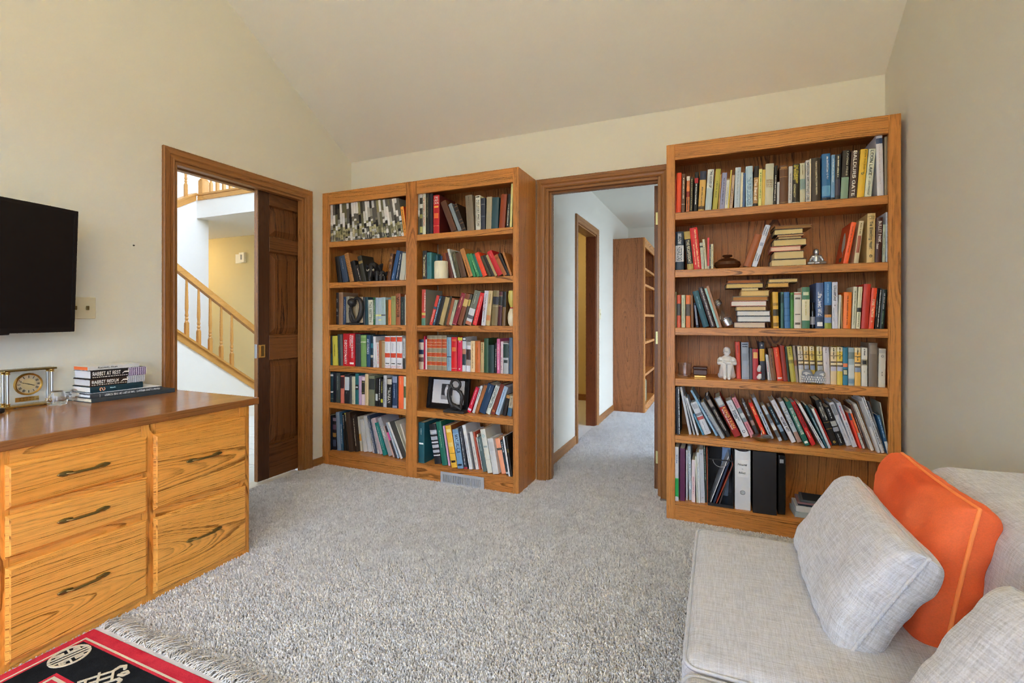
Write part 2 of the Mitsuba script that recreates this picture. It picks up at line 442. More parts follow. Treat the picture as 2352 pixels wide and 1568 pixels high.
# pocket door, slid half way out of its pocket
d1 = thing('door_1', 'dark stained panelled pocket door slid half open', kind='structure')
X0, X1, YA, YB = -0.085, -0.050, -0.840, -0.06
ZB, ZT = 0.018, 2.018
wpart(d1, 'stile', bx([X0, YA, ZB], [X1, -0.752, ZT], .002), 'z', 'door_wood_dark', label='dark stile at the leading edge')
wpart(d1, 'stile', bx([X0, YB - 0.1, ZB], [X1, YB, ZT], .002), 'z', 'door_wood_dark')
wpart(d1, 'mullion', bx([X0, -0.475, ZB], [X1, -0.405, ZT], .002), 'z', 'door_wood_dark')
wpart(d1, 'edge_strip', bx([X0 + .001, YA - 0.004, ZB], [X1 - .001, YA - .0002, ZT], .001), 'z', 'oak_trim', label='pale oak edge of the door')
for z0, z1 in ((ZB, 0.25), (0.841, 1.014), (1.599, 1.703), (1.92, ZT)):
    wpart(d1, 'rail', bx([X0 + .001, -0.752, z0], [X1 - .001, -0.475, z1], .002), 'y', 'door_wood')
def raised_panel(parent, y0, y1, z0, z1):
    f, x = 0.045, X1 - 0.012
    V, F = [], []
    ring = lambda m, xx: [[xx, y0 + m, z0 + m], [xx, y1 - m, z0 + m], [xx, y1 - m, z1 - m], [xx, y0 + m, z1 - m]]
    rings = [ring(0, X1 - 0.002), ring(0.006, x - 0.004), ring(0.010, x - 0.006), ring(f, X1 - 0.006), ring(f + .004, X1 - 0.004)]
    V = np.vstack(rings)
    for r in range(len(rings) - 1):
        for k in range(4):
            a, b = r * 4 + k, r * 4 + (k + 1) % 4
            F += [[a, b, b + 4], [a, b + 4, a + 4]]
    o = 4 * (len(rings) - 1)
    F += [[o, o + 1, o + 2], [o, o + 2, o + 3]]
    m = trimesh.Trimesh(V, F, process=False)
    w, uv = wood(m, 'z')
    part(parent, 'raised_panel', w, 'door_wood', uv=uv)
for z0, z1 in ((0.25, 0.841), (1.014, 1.599), (1.703, 1.92)):
    raised_panel(d1, -0.752, -0.475, z0, z1)
pl = part(d1, 'pull_plate', cat(bx([X1, YA + .001, .864], [X1 + .002, YA + .012, .951]), bx([X1, YA + .012, .864], [X1 + .003, YA + .052, .872]), bx([X1, YA + .012, .943], [X1 + .003, YA + .052, .951]), bx([X1, YA + .044, .872], [X1 + .003, YA + .052, .943]), bx([X1, YA + .012, .872], [X1 + .003, YA + .02, .943])), 'brass', label='square brass flush pull')
part(pl, 'cup', at(roundbox([.003, .03, .072], .001, 4), (X1 + .001, YA + .032, .9075)), 'brass_old')
part(d1, 'edge_plate', bx([X0 + .006, YA - .0065, .86], [X1 - .006, YA - .0042, .955], .001), 'steel', label='steel latch plate on the door edge')

# baseboard stub between door and bookcase
bb = thing('baseboard_left', 'oak baseboard between pocket door and bookcase', kind='structure')
wpart(bb, 'board', bx([0, -0.426, 0], [.014, -0.001, .062], .003), 'y', 'oak_trim')

# doorway to the hall
t2 = thing('trim_2', 'oak casing around the hall doorway', kind='structure')
casing(t2, 1.726, 2.489, 2.03, lambda a, z, t: [a, -t, z])
wpart(t2, 'side_jamb', bx([1.720, 0, 0], [1.743, .115, 2.03], .001), 'z', 'oak_trim')
wpart(t2, 'side_jamb', bx([2.472, 0, 0], [2.495, .115, 2.03], .001), 'z', 'oak_trim')
wpart(t2, 'head_jamb', bx([1.743, 0, 2.012], [2.472, .115, 2.03], .001), 'x', 'oak_trim')
wpart(t2, 'door_stop', bx([1.743, .03, 0], [1.755, .065, 2.012], .001), 'z', 'oak_trim')
wpart(t2, 'door_stop', bx([1.755, .03, 2.0], [2.472, .065, 2.012], .001), 'x', 'oak_trim')
d2 = thing('door_2', 'brown wooden door swung open into the hall seen edge on', kind='structure')
wpart(d2, 'leaf', bx([2.437, .119, .012], [2.472, .87, 2.004], .002), 'z', 'door_wood')
for z in (1.7875, 1.0045, .22):
    hp = bx([2.4455, .1165, z - .041], [2.4705, .1188, z + .041], .001)
    part(d2, 'hinge_leaf', hp, 'hinge_brass', label='pale brass hinge leaf')

# ---------------------------------------------------------------- the hall behind
HX = 1.648
hw = sbox(.115, -.05, 3.9, 2.45).difference(sbox(1.074, -.1, 1.807, 2.005))
struct('wall_hall_left', plate(hw, 'x', HX - .1, HX), 'hall_paint', 'pale hall wall with an open panelled door')
struct('wall_hall_far', bx([HX - .1, 3.76, -.05], [5.2, 3.88, 2.45]), 'hall_paint', 'pale wall at the far end of the hall')
hr = sbox(.115, -.05, 3.9, 2.45).difference(sbox(.3, .3, 3.4, 2.25))
struct('wall_hall_right', plate(hr, 'x', 5.1, 5.2), 'hall_paint', 'window wall on the far side of the hall room')
struct('wall_hall_near', bx([W + .1, .1, -.05], [5.2, .115, 2.45]), 'hall_paint', 'near wall of the hall room')
struct('ceiling_hall', bx([HX - .1, .115, 2.415], [5.2, 3.9, 2.45]), 'ceiling_paint', 'flat white hall ceiling')
struct('floor_hall', bx([HX - .11, .121, -.1], [5.2, 3.9, 0]), 'carpet_base', 'hall floor below the grey carpet')
t3 = thing('trim_3', 'oak casing around the side door in the hall', kind='structure')
casing(t3, 1.074, 1.807, 2.005, lambda a, z, t: [HX + t, a, z])
wpart(t3, 'side_jamb', bx([HX - .105, 1.068, 0], [HX + .001, 1.086, 2.005], .001), 'z', 'oak_jamb')
wpart(t3, 'side_jamb', bx([HX - .105, 1.795, 0], [HX + .001, 1.813, 2.005], .001), 'z', 'oak_jamb', label='strongly figured oak jamb')
wpart(t3, 'head_jamb', bx([HX - .105, 1.086, 1.99], [HX + .001, 1.795, 2.005], .001), 'y', 'oak_trim')
# its door, swung into the lit side room
d3 = thing('door_3', 'grey brown panelled side door ajar in the hall', kind='structure')
def leaf3(lo, hi): return at(bx(lo, hi, .002), (HX - .04, 1.09, 0), rz=12)
for lo, hi, g in (((-.035, 0, .012), (0, .1, 1.98), 'z'), ((-.035, .6, .012), (0, .70, 1.98), 'z')):
    w, uv = wood(bx(lo, hi, .002), g); part(d3, 'stile', at(w, (HX - .04, 1.09, 0), rz=12), 'door_wood', uv=uv)
for z0, z1 in ((.012, .25), (.85, 1.02), (1.58, 1.70), (1.88, 1.98)):
    w, uv = wood(bx((-.034, .1, z0), (-.001, .6, z1), .002), 'y'); part(d3, 'rail', at(w, (HX - .04, 1.09, 0), rz=12), 'door_wood', uv=uv)
for z0, z1 in ((.25, .85), (1.02, 1.58), (1.70, 1.88)):
    w, uv = wood(bx((-.026, .1, z0), (-.012, .6, z1), .001), 'z'); part(d3, 'sunk_panel', at(w, (HX - .04, 1.09, 0), rz=12), 'door_wood_dark', uv=uv)
bb2 = thing('baseboard_hall', 'dark oak baseboard along the hall wall', kind='structure')
wpart(bb2, 'board', bx([HX, .115, 0], [HX + .013, 1.01, .085], .003), 'y', 'oak_trim')
wpart(bb2, 'board', bx([HX, 1.872, 0], [HX + .013, 2.69, .085], .003), 'y', 'oak_trim')
sw = thing('light_switch', 'ivory switch plate on the hall wall beside the side door', 'light switch')
part(sw, 'plate', bx([HX, 1.94, 1.123], [HX + .006, 2.015, 1.235], .002), 'ivory_plastic')
part(sw, 'toggle', bx([HX + .006, 1.972, 1.168], [HX + .016, 1.984, 1.19], .002), 'ivory_plastic')
# side room with warm light
struct('wall_side_room', cat(bx([.02, .2, 0], [.06, 3.4, 2.45]), bx([.02, 3.3, 0], [HX - .1, 3.4, 2.45]), bx([.02, .2, 0], [HX - .1, .28, 2.45])), 'foyer_yellow', 'yellowish walls of the lit side room')
struct('ceiling_side_room', bx([.02, .2, 2.42], [HX - .1, 3.4, 2.46]), 'ceiling_paint', 'ceiling of the side room')
struct('floor_side_room', bx([.02, .2, -.08], [HX - .02, 3.4, .004]), 'tile_white', 'pale smooth floor of the side room')
bb3 = thing('baseboard_side_room', 'oak baseboard in the lit side room', kind='structure')
wpart(bb3, 'board', bx([.06, .28, .004], [.075, 3.3, .09], .002), 'y', 'oak_trim')
wpart(bb3, 'board', bx([.08, 3.285, .004], [HX - .1, 3.3, .09], .002), 'x', 'oak_trim')

# ---------------------------------------------------------------- the foyer with the stairs
struct('floor_foyer', bx([-5.4, -2.8, -.12], [-.132, 3.0, -.012]), 'tile_grout', 'grout bed of the white tiled foyer floor')
i = 0
for ix in range(7):
    for iy in range(7):
        x0, y0 = -.135 - .305 * (ix + 1), -1.15 + .305 * iy
        part('floor_foyer', 'tile', bx([x0 + .0035, y0 + .0035, -.013], [x0 + .3015, y0 + .3015, .0], .0015), 'tile_white')
part('floor_foyer', 'threshold', bx([-.131, -1.4, -.012], [-.021, -.512, .004], .002), 'white_ceramic')
# wall below the lower flight
zs = lambda y: 1.012 - .7115 * (y + .098)
stair_poly = Polygon([(-1.9, 0), (-1.9, zs(-1.9) - .03), (1.25, zs(1.25) - .03), (1.25, 0)])
struct('wall_stair', plate(stair_poly, 'x', -2.26, -2.14), 'foyer_paint', 'white wall below the sloping stair string')
def sloped(y0, y1, f0, f1, x0, x1, g='y'):
    m = plate(Polygon([(y0, f0(y0)), (y1, f0(y1)), (y1, f1(y1)), (y0, f1(y0))]), 'x', x0, x1)
    return m
st = thing('staircase', 'oak staircase descending behind the pocket door with turned balusters', 'staircase')
for a, b, x0, x1 in ((-.085, -.05, -2.27, -2.125), (-.05, -.012, -2.265, -2.13), (-.012, .012, -2.28, -2.11)):
    wpart(st, 'stringer_moulding', sloped(-1.9, 1.25, lambda y, a=a: zs(y) + a, lambda y, b=b: zs(y) + b, x0, x1), 'y', 'oak_stair')
zr = lambda y: 1.671 - .732 * (y + .098)
wpart(st, 'handrail', sloped(-1.9, 1.25, lambda y: zr(y) - .035, lambda y: zr(y) + .015, -2.225, -2.165), 'y', 'oak_stair')
wpart(st, 'handrail_cap', sloped(-1.9, 1.25, lambda y: zr(y) + .015, lambda y: zr(y) + .042, -2.218, -2.172), 'y', 'oak_stair')
def baluster(x, y, z0, z1, sq=.16, r=.017):
    h = z1 - z0
    prof = [(0, z0 + sq - .012), (r * .9, z0 + sq - .010), (r * 1.05, z0 + sq + .008), (r * .6, z0 + sq + .022), (r * .95, z0 + sq + .034), (r * .95, z0 + sq + .044), (r * .62, z0 + sq + .058), (r * .95, z0 + sq + .07), (r * .95, z0 + sq + .08),
            (r * .72, z0 + sq + .10), (r * .98, z0 + sq + .15), (r * .62, z1 - .002), (0, z1)]
    return cat(at(bx([-r, -r, z0], [r, r, z0 + sq], .002), (x, y, 0)), at(lathe(prof, 12), (x, y, 0)))
for k in range(-6, 5):
    y = .042 + .124 * k if k > -8 else 0
    wpart(st, 'baluster', baluster(-2.195, y, zs(y) + .002, zr(y) - .03, .175), 'z', 'oak_stair')
for k in range(12):   # treads and risers behind the string
    y1 = 1.2 - .245 * k
    z1 = .174 * (k + 1)
    part(st, 'tread', bx([-3.48, y1 - .27, z1 - .03], [-2.262, y1, z1], .004), 'carpet_base')
    part(st, 'riser', bx([-3.48, y1 - .27, z1 - .174], [-2.262, y1 - .25, z1 - .03]), 'foyer_paint')
# upper flight and landing on the far side
zu = lambda y: 2.699 + .62 * (y - .999)
up = Polygon([(-2.7, 0), (-2.7, zu(-2.7)), (.999, zu(.999)), (1.0, 2.455), (1.158, 2.455), (1.158, 0)])
struct('wall_stair_far', plate(up, 'x', -3.62, -3.5), 'foyer_paint', 'grey white wall behind the stair rail')
uf = thing('upper_stair_rail', 'oak string and balusters rising to the upper landing', 'stair rail')
for a, b, x0, x1 in ((-.005, .05, -3.63, -3.488), (.05, .075, -3.635, -3.482), (.075, .098, -3.65, -3.47)):
    wpart(uf, 'stringer_moulding', sloped(-2.7, .985, lambda y, a=a: zu(y) + a, lambda y, b=b: zu(y) + b, x0, x1), 'y', 'oak_stair')
for y in (.32, .462, .604, .745, .886):
    wpart(uf, 'baluster', baluster(-3.545, y, zu(y) + .09, zu(y) + .92, .16), 'z', 'oak_stair')
wpart(uf, 'handrail', sloped(-2.7, .985, lambda y: zu(y) + .92, lambda y: zu(y) + .98, -3.575, -3.515), 'y', 'oak_stair')
struct('ceiling_landing', bx([-5.4, 1.0, 2.455], [-.132, 3.0, 2.70]), 'foyer_paint', 'white landing edge and soffit above the foyer')
lr = thing('landing_rail', 'oak landing rail with turned balusters and a square newel', 'stair rail')
wpart(lr, 'nosing_moulding', bx([-3.47, .985, 2.685], [-.14, 1.0, 2.745], .004), 'x', 'oak_stair')
wpart(lr, 'shoe_rail', bx([-3.47, .975, 2.745], [-.14, 1.06, 2.772], .004), 'x', 'oak_stair')
nw = cat(bx([-3.455, .985, 2.772], [-3.365, 1.075, 2.95], .006), at(lathe([(0, 2.95), (.047, 2.95), (.047, 2.96), (.034, 2.972), (.034, 3.0), (.04, 3.06), (.03, 3.5), (.045, 3.55), (.045, 3.66), (0, 3.66)], 16), (-3.41, 1.03, 0)))
wpart(lr, 'newel_post', nw, 'z', 'oak_stair', label='stout newel with a square base')
for k in range(9):
    wpart(lr, 'baluster', baluster(-3.262 + .1245 * k, 1.03, 2.772, 3.6, .13), 'z', 'oak_stair')
wpart(lr, 'handrail', bx([-3.4, 1.0, 3.6], [-.14, 1.06, 3.66], .01), 'x', 'oak_stair')
struct('wall_corridor', bx([-5.4, 2.17, -.05], [-.132, 2.25, 2.456]), 'foyer_yellow', 'yellow lit wall of the corridor below the landing')
struct('wall_foyer', cat(bx([-5.5, -2.8, -.05], [-5.4, 3.0, 5.2]), bx([-5.4, 2.9, 2.70], [-.132, 3.0, 5.2])), 'foyer_paint', 'white outer walls of the foyer')
ff = sbox(-5.5, -.1, -.1, 5.2).difference(sbox(-2.8, 1.4, -2.1, 2.5))
struct('wall_foyer_front', plate(ff, 'y', -2.9, -2.8), 'foyer_paint', 'window wall of the foyer')
struct('ceiling_foyer', bx([-5.5, -2.9, 5.2], [-.1, 3.0, 5.3]), 'ceiling_paint', 'high ceiling of the foyer')
th = thing('thermostat', 'white thermostat on the yellow corridor wall', 'thermostat')
part(th, 'back_plate', bx([-4.33, 2.163, 2.02], [-4.19, 2.17, 2.165], .002), 'white_plastic')
b_ = part(th, 'housing', bx([-4.205, 2.125, 2.025], [-4.085, 2.17, 2.185], .006), 'white_plastic')
part(b_, 'display', bx([-4.165, 2.1235, 2.07], [-4.125, 2.126, 2.15]), 'grey_plastic', label='narrow dark display')

# ---------------------------------------------------------------- bookcases
LS = [1.720, 1.406, 1.083, 0.769, 0.484, 0.112]
RS = [1.723, 1.402, 1.080, 0.797, 0.479, 0.108]
ST = 0.042

def bookcase(label, x0, x1, yf, stiles, shelves, ztop, rail):
    k = thing('bookcase', label, 'bookcase')
    D = -yf
    yb = -0.002
    wpart(k, 'side_panel', bx([x0, yf + .018, .0], [x0 + .02, yb, ztop - .001], .001), 'z', 'oak_side')
    wpart(k, 'side_panel', bx([x1 - .02, yf + .018, .0], [x1, yb, ztop - .001], .001), 'z', 'oak_side')
    for a, b in stiles:
        wpart(k, 'stile', bx([a, yf, .0], [b, yf + .019, ztop], .0015), 'z', 'oak_shelf')
    wpart(k, 'top_board', bx([x0 + .02, yf + .019, ztop - .03], [x1 - .02, yb, ztop - .008], .001), 'x', 'oak_side')
    for i in range(len(stiles) - 1):
        a, b = stiles[i][1], stiles[i + 1][0]
        wpart(k, 'top_rail', bx([a, yf, rail], [b, yf + .019, ztop], .0015), 'x', 'oak_shelf')
        wpart(k, 'plinth', bx([a, yf, .0], [b, yf + .019, shelves[-1]], .0015), 'x', 'oak_shelf')
        la = a - (.02 if i > 0 else a - x0 - .02)
        lb = b + (.02 if i < len(stiles) - 2 else x1 - .02 - b)
        wpart(k, 'back_panel', bx([la, yb - .006, .05], [lb, yb, ztop - .03]), 'z', 'oak_shelf_inside')
        for z in shelves[:-1]:
            s_ = wpart(k, 'shelf', bx([la, yf + .02, z - .022], [lb, yb - .006, z], .001), 'x', 'oak_side')
            wpart(s_, 'edge', bx([a, yf + .002, z - ST], [b, yf + .02, z], .002), 'x', 'oak_shelf')
        wpart(k, 'bottom_board', bx([la, yf + .019, shelves[-1] - .02], [lb, yb - .006, shelves[-1]], .001), 'x', 'oak_side')
    for i in range(1, len(stiles) - 1):
        c = sum(stiles[i]) / 2
        wpart(k, 'divider', bx([c - .02, yf + .019, .0], [c + .02, yb - .006, ztop - .03], .001), 'z', 'oak_side')
    return k
bc1 = bookcase('wide oak bookcase with two bays of six shelves between the two doorways', .004, 1.652, -.321, [(.004, .068), (.784, .876), (1.612, 1.652)], LS, 2.100, 2.007)
bc2 = bookcase('tall single oak bookcase of six shelves behind the sofa', 2.555, 3.619, -.326, [(2.555, 2.600), (3.570, 3.619)], RS, 2.105, 2.016)

# register set into the plinth of the wide bookcase
v_ = thing('floor_register', 'grey metal air register in the plinth of the wide bookcase', 'vent')
fr = sbox(1.077, .006, 1.409, .085)
slots = [sbox(1.0965 + .01335 * i, .018, 1.0965 + .01335 * i + .0075, .068) for i in range(22)]
from shapely import union_all
part(v_, 'face_plate', plate(fr.difference(union_all(slots)), 'y', -.330, -.3265), 'vent_metal')
part(v_, 'damper', bx([1.09, -.3245, .014], [1.396, -.3215, .073]), 'vent_metal')
for i in range(22):
    part(v_, 'louvre', at(bx([-.0008, -.0035, -.025], [.0008, .001, .025]), (1.1 + .01335 * i, -.3262, .043), rz=-25 if i < 11 else 25), 'grey_plastic')
part(v_, 'lever', bx([1.2455, -.334, .036], [1.2485, -.3295, .05]), 'vent_metal')

# bookcase in the hall: its side faces this room, its shelves face the hall
k = thing('bookcase', 'oak bookcase standing against the hall wall showing its figured side', 'bookcase')
hx0, hx1, hy0, hy1, hz = HX + .002, 2.025, 2.692, 3.74, 2.098
wpart(k, 'side_panel', bx([hx0, hy0, 0], [hx1 - .018, hy0 + .02, hz], .001), 'z', 'oak_ply', label='side with bold figured grain')
wpart(k, 'side_panel', bx([hx0, hy1 - .02, 0], [hx1 - .018, hy1, hz], .001), 'z', 'oak_ply')
wpart(k, 'back_panel', bx([hx0, hy0 + .02, 0], [hx0 + .008, hy1 - .02, hz]), 'z', 'oak_shelf_inside')
wpart(k, 'stile', bx([hx1 - .018, hy0, 0], [hx1, hy0 + .045, hz], .001), 'z', 'oak_shelf')
wpart(k, 'stile', bx([hx1 - .018, hy1 - .045, 0], [hx1, hy1, hz], .001), 'z', 'oak_shelf')
wpart(k, 'top_rail', bx([hx1 - .018, hy0 + .045, 1.99], [hx1, hy1 - .045, hz], .001), 'y', 'oak_shelf')
wpart(k, 'plinth', bx([hx1 - .018, hy0 + .045, 0], [hx1, hy1 - .045, .10], .001), 'y', 'oak_shelf')
wpart(k, 'top_board', bx([hx0, hy0 + .02, hz - .03], [hx1 - .018, hy1 - .02, hz - .008]), 'y', 'oak_side')
HSH = [1.745, 1.55, 1.184, .855, .466, .098]
for z in HSH:
    wpart(k, 'shelf', bx([hx0 + .008, hy0 + .02, z - .03], [hx1 - .004, hy1 - .02, z], .001), 'y', 'oak_shelf')

# ---------------------------------------------------------------- dresser
dk = thing('dresser', 'low light oak dresser with five drawers against the gable wall', 'dresser')
DY0, DY1, DXF = -2.46, -1.525, .745
wpart(dk, 'side_panel', bx([.02, DY1 - .018, 0], [DXF - .018, DY1, .713], .001), 'z', 'oak_dresser')
wpart(dk, 'side_panel', bx([.02, DY0, 0], [DXF - .018, DY0 + .018, .713], .001), 'z', 'oak_dresser')
wpart(dk, 'back_panel', bx([.02, DY0 + .018, 0], [.03, DY1 - .018, .713]), 'z', 'oak_dresser')
wpart(dk, 'counter', bx([.001, DY0 - .03, .714], [.768, -1.487, .747], .003), 'y', 'oak_dresser_top', label='darker glossy counter top')
xa, xb = DXF - .018, DXF
for a, b in ((DY0, -2.372), (-1.992, -1.942), (-1.577, DY1)):
    wpart(dk, 'frame_stile', bx([xa, a, 0], [xb, b, .713], .001), 'z', 'oak_dresser')
for a, b, zz in ((-2.372, -1.992, ((.0, .055), (.325, .388), (.49, .545), (.648, .713))), (-1.942, -1.577, ((0, .052), (.318, .385), (.65, .713)))):
    for z0, z1 in zz:
        wpart(dk, 'frame_rail', bx([xa, a, z0], [xb - .001, b, z1], .001), 'y', 'oak_dresser')
def drawer(y0, y1, z0, z1, hz_, hy0, hy1):
    # front with a milled edge
    x0, x1, m, e = xb + .0005, xb + .020, .010, .007
    V, F = [], []
    for xx, g in ((x0, .002), (x0 + .006, 0), (x0 + .010, 0), (x1 - .004, e), (x1, m)):
        V += [[xx, y0 + g, z0 + g], [xx, y1 - g, z0 + g], [xx, y1 - g, z1 - g], [xx, y0 + g, z1 - g]]
    for r in range(4):
        for k_ in range(4):
            a, b = r * 4 + k_, r * 4 + (k_ + 1) % 4
            F += [[a, b, b + 4], [a, b + 4, a + 4]]
    F += [[16, 17, 18], [16, 18, 19], [0, 2, 1], [0, 3, 2]]
    d = wpart(dk, 'drawer', trimesh.Trimesh(V, F, process=False), 'y', 'oak_dresser')
    L = hy1 - hy0
    t = np.linspace(0, 1, 33)
    up_ = lambda q: q * q * (3 - 2 * q)
    stand = .003 + .017 * up_(np.clip((t - .04) / .18, 0, 1)) * up_(np.clip((.96 - t) / .18, 0, 1))
    rad_ = .0032 + .0014 * up_(np.clip((t - .24) / .06, 0, 1)) * up_(np.clip((.76 - t) / .06, 0, 1)) + .0016 * np.exp(-((t - .24) / .018) ** 2) + .0016 * np.exp(-((t - .76) / .018) ** 2)
    bar = tube(np.stack([x1 + stand, hy0 + L * t, np.full(33, hz_)], 1), rad_, 10)
    tips = [at(lathe([(0, -.022), (.005, -.016), (.0088, -.004), (.0075, .008), (.004, .022), (0, .024)], 12), (0, 0, 0), rx=sg_) for sg_ in (-90, 90)]
    for q, y, dx_ in zip(tips, (hy0 + .010, hy1 - .010), (0, 0)):
        q.vertices[:, 0] *= .55
        q.apply_translation([x1 + .006, y, hz_])
    part(d, 'handle', cat(bar, *tips), 'brass_old', smooth=40, label='bronze bail handle with leaf tips')
drawer(-2.385, -1.978, .525, .668, .600, -2.252, -2.120)
drawer(-2.385, -1.978, .370, .506, .440, -2.252, -2.120)
drawer(-2.385, -1.978, .038, .342, .198, -2.252, -2.120)
drawer(-1.955, -1.552, .366, .668, .529, -1.826, -1.690)
drawer(-1.955, -1.552, .034, .336, .193, -1.826, -1.690)

# ---------------------------------------------------------------- television on its arm
tv = thing('television', 'black flat television on a wall arm above the dresser', 'television')
def tvp(m): return at(at(m, ry=2.6), (.178, -1.940, 1.341), rz=8.3)
part(tv, 'housing', tvp(cat(at(roundbox([.018, .955, .543], .005, 6), (-.012, -.4775, 0)), at(roundbox([.03, .70, .36], .012, 6), (-.033, -.4775, -.03)))), 'tv_black', smooth=40)
part(tv, 'bezel', tvp(plate(sbox(-.951, -.268, -.004, .268).difference(sbox(-.937, -.250, -.018, .254)), 'x', -.003, .0005)), 'black_gloss')
part(tv, 'screen', tvp(bx([-.004, -.938, -.251], [-.0015, -.017, .255])), 'tv_screen')
part(tv, 'indicator', tvp(bx([-.002, -.335, -.263], [.0012, -.327, -.257], .001)), plain('red_led', '#c02020', .4), label='small red standby light')
part(tv, 'chin', tvp(at(roundbox([.016, .26, .014], .005, 4), (-.008, -.36, -.272))), 'tv_black', smooth=40)
part(tv, 'wall_arm', cat(bx([0, -2.47, 1.22], [.012, -2.33, 1.46], .002), bx([.01, -2.42, 1.31], [.10, -2.38, 1.37], .003)), 'black_matte')
solo('power_cable', tube([[.115, -2.215, 1.075], [.112, -2.205, 1.05], [.10, -2.20, 1.02], [.085, -2.215, .985], [.07, -2.25, .94], [.06, -2.32, .88], [.05, -2.42, .80], [.05, -2.46, .752]], .0035, 6), 'black_matte', 'thin black cable hanging below the television', 'cable', smooth=True)
sw = thing('light_switch', 'ivory two-gang switch plate on the gable wall beside the television', 'light switch')
part(sw, 'plate', bx([0, -1.905, 1.129], [.005, -1.788, 1.234], .002), 'ivory_plastic')
part(sw, 'toggle', bx([.005, -1.829, 1.172], [.015, -1.818, 1.192], .002), 'brass_old')
part(sw, 'toggle', bx([.005, -1.877, 1.172], [.015, -1.866, 1.192], .002), 'brass_old')
solo('wall_anchor', at(lathe([(0, 0), (.004, 0), (.004, .003), (0, .004)], 10), (0, -1.62, 1.515), ry=90), 'black_matte', 'small screw hole plug in the gable wall between television and door', 'wall plug')

# ---------------------------------------------------------------- clock, glass, base and books on the dresser
CT = .747
ck = thing('mantel_clock', 'glass and brass mantel clock with four pillars on the dresser', 'clock')
cx0, cx1, cy0, cy1 = .030, .085, -2.142, -1.977
part(ck, 'base', cat(bx([cx0, cy0, CT + .004], [cx1, cy1, CT + .012], .002), *[bx([x - .01, y - .012, CT], [x + .01, y + .012, CT + .005], .001) for x in (cx0 + .012, cx1 - .012) for y in (cy0 + .015, cy1 - .015)]), 'brass')
part(ck, 'top_plate', bx([cx0 - .003, cy0 - .005, CT + .158], [cx1 + .003, cy1 + .005, CT + .166], .002), 'brass_old')
for x in (cx0 + .008, cx1 - .008):
    for y in (cy0 + .01, cy1 - .01):
        pr = part(ck, 'pillar', at(lathe([(0, CT + .012), (.0045, CT + .012), (.0045, CT + .158), (0, CT + .158)], 14), (x, y, 0)), 'steel', smooth=40)
        for z in (CT + .012, CT + .146):
            part(pr, 'collar', at(lathe([(0, z), (.008, z), (.008, z + .003), (.006, z + .006), (.008, z + .009), (.008, z + .012), (0, z + .012)], 14), (x, y, 0)), 'brass', smooth=30)
part(ck, 'glass_panel', bx([cx0 + .018, cy0 + .022, CT + .014], [cx0 + .024, cy1 - .022, CT + .156], .001), 'glass')
ccx, ccy, ccz = cx0 + .026, (cy0 + cy1) / 2, CT + .098
part(ck, 'dial', at(lathe([(0, 0), (.041, 0), (.041, .006), (0, .006)], 40), (ccx, ccy, ccz), ry=90), M('dial_metal', {'type': 'principled', 'base_color': rgb('#cfc6ac'), 'metallic': .7, 'roughness': .38}), smooth=30)
part(ck, 'bezel', at(lathe([(.039, .004), (.041, .010), (.045, .011), (.048, .006), (.048, 0), (.039, 0), (.039, .004)], 40), (ccx, ccy, ccz), ry=90), 'brass', smooth=40)
part(ck, 'centre_disc', at(lathe([(0, .0062), (.024, .0062), (.024, .0068), (0, .0068)], 32), (ccx, ccy, ccz), ry=90), M('dial_gold', {'type': 'principled', 'base_color': rgb('#c9b98a'), 'metallic': .4, 'roughness': .5}), smooth=30)
num = []
for h in range(12):
    a = math.radians(30 * h)
    m = bx([.0062, -.0012, .027], [.0069, .0012, .037])
    if h in (2, 3, 4, 7, 8): m = cat(m, bx([.0062, -.0042, .027], [.0069, -.0028, .037]), bx([.0062, .0028, .027], [.0069, .0042, .037]))
    num.append(at(at(m, rx=-30 * h), (ccx, ccy, ccz)))
part(ck, 'numerals', cat(*num), 'ink')
for nm, L_, ang, w_ in (('hour_hand', .020, -112, .0016), ('minute_hand', .031, 70, .0011)):
    part(ck, nm, at(at(bx([.0075, -w_, -.006], [.0082, w_, L_]), rx=ang), (ccx, ccy, ccz)), 'ink')
pq = part(ck, 'plaque', bx([ccx - .001, ccy - .042, CT + .024], [ccx + .002, ccy + .036, CT + .043], .001), 'brass')
part(pq, 'engraving', cat(*[bx([ccx + .002, ccy - .03 + .011 * j, CT + z], [ccx + .0024, ccy - .03 + .011 * j + .008, CT + z + .003]) for j in range(6) for z in (.029, .036)]), 'brass_old')
gl_ = thing('glass_ornament', 'clear crystal candle holder with a scrolled side on the dresser', 'ornament')
gx, gy = .135, -1.972
part(gl_, 'cup', at(lathe([(0, .0), (.03, 0), (.034, .006), (.035, .02), (.032, .045), (.024, .06), (.018, .056), (.024, .042), (.026, .026), (.02, .016), (0, .014)], 36), (gx - .02, gy - .012, CT)), 'glass', smooth=50)
tt = np.linspace(0, 1, 40)
part(gl_, 'scroll', tube(np.stack([gx + .016 + .021 * (1 - .55 * tt) * np.cos(2 * np.pi * 1.6 * tt), gy + .030 + .004 * tt, CT + .036 + .022 * (1 - .55 * tt) * np.sin(2 * np.pi * 1.6 * tt)], 1), .012 - .006 * tt, 12), 'glass', smooth=True)
bp = thing('phone_cradle', 'black plastic cradle at the left end of the dresser top', 'charging cradle')
part(bp, 'base', at(roundbox([.09, .09, .022], .010, 6), (.125, -2.215, CT + .011)), 'black_gloss', smooth=40)
part(bp, 'upright', at(roundbox([.02, .05, .05], .008, 6), (.10, -2.235, CT + .045)), 'black_gloss', smooth=40)

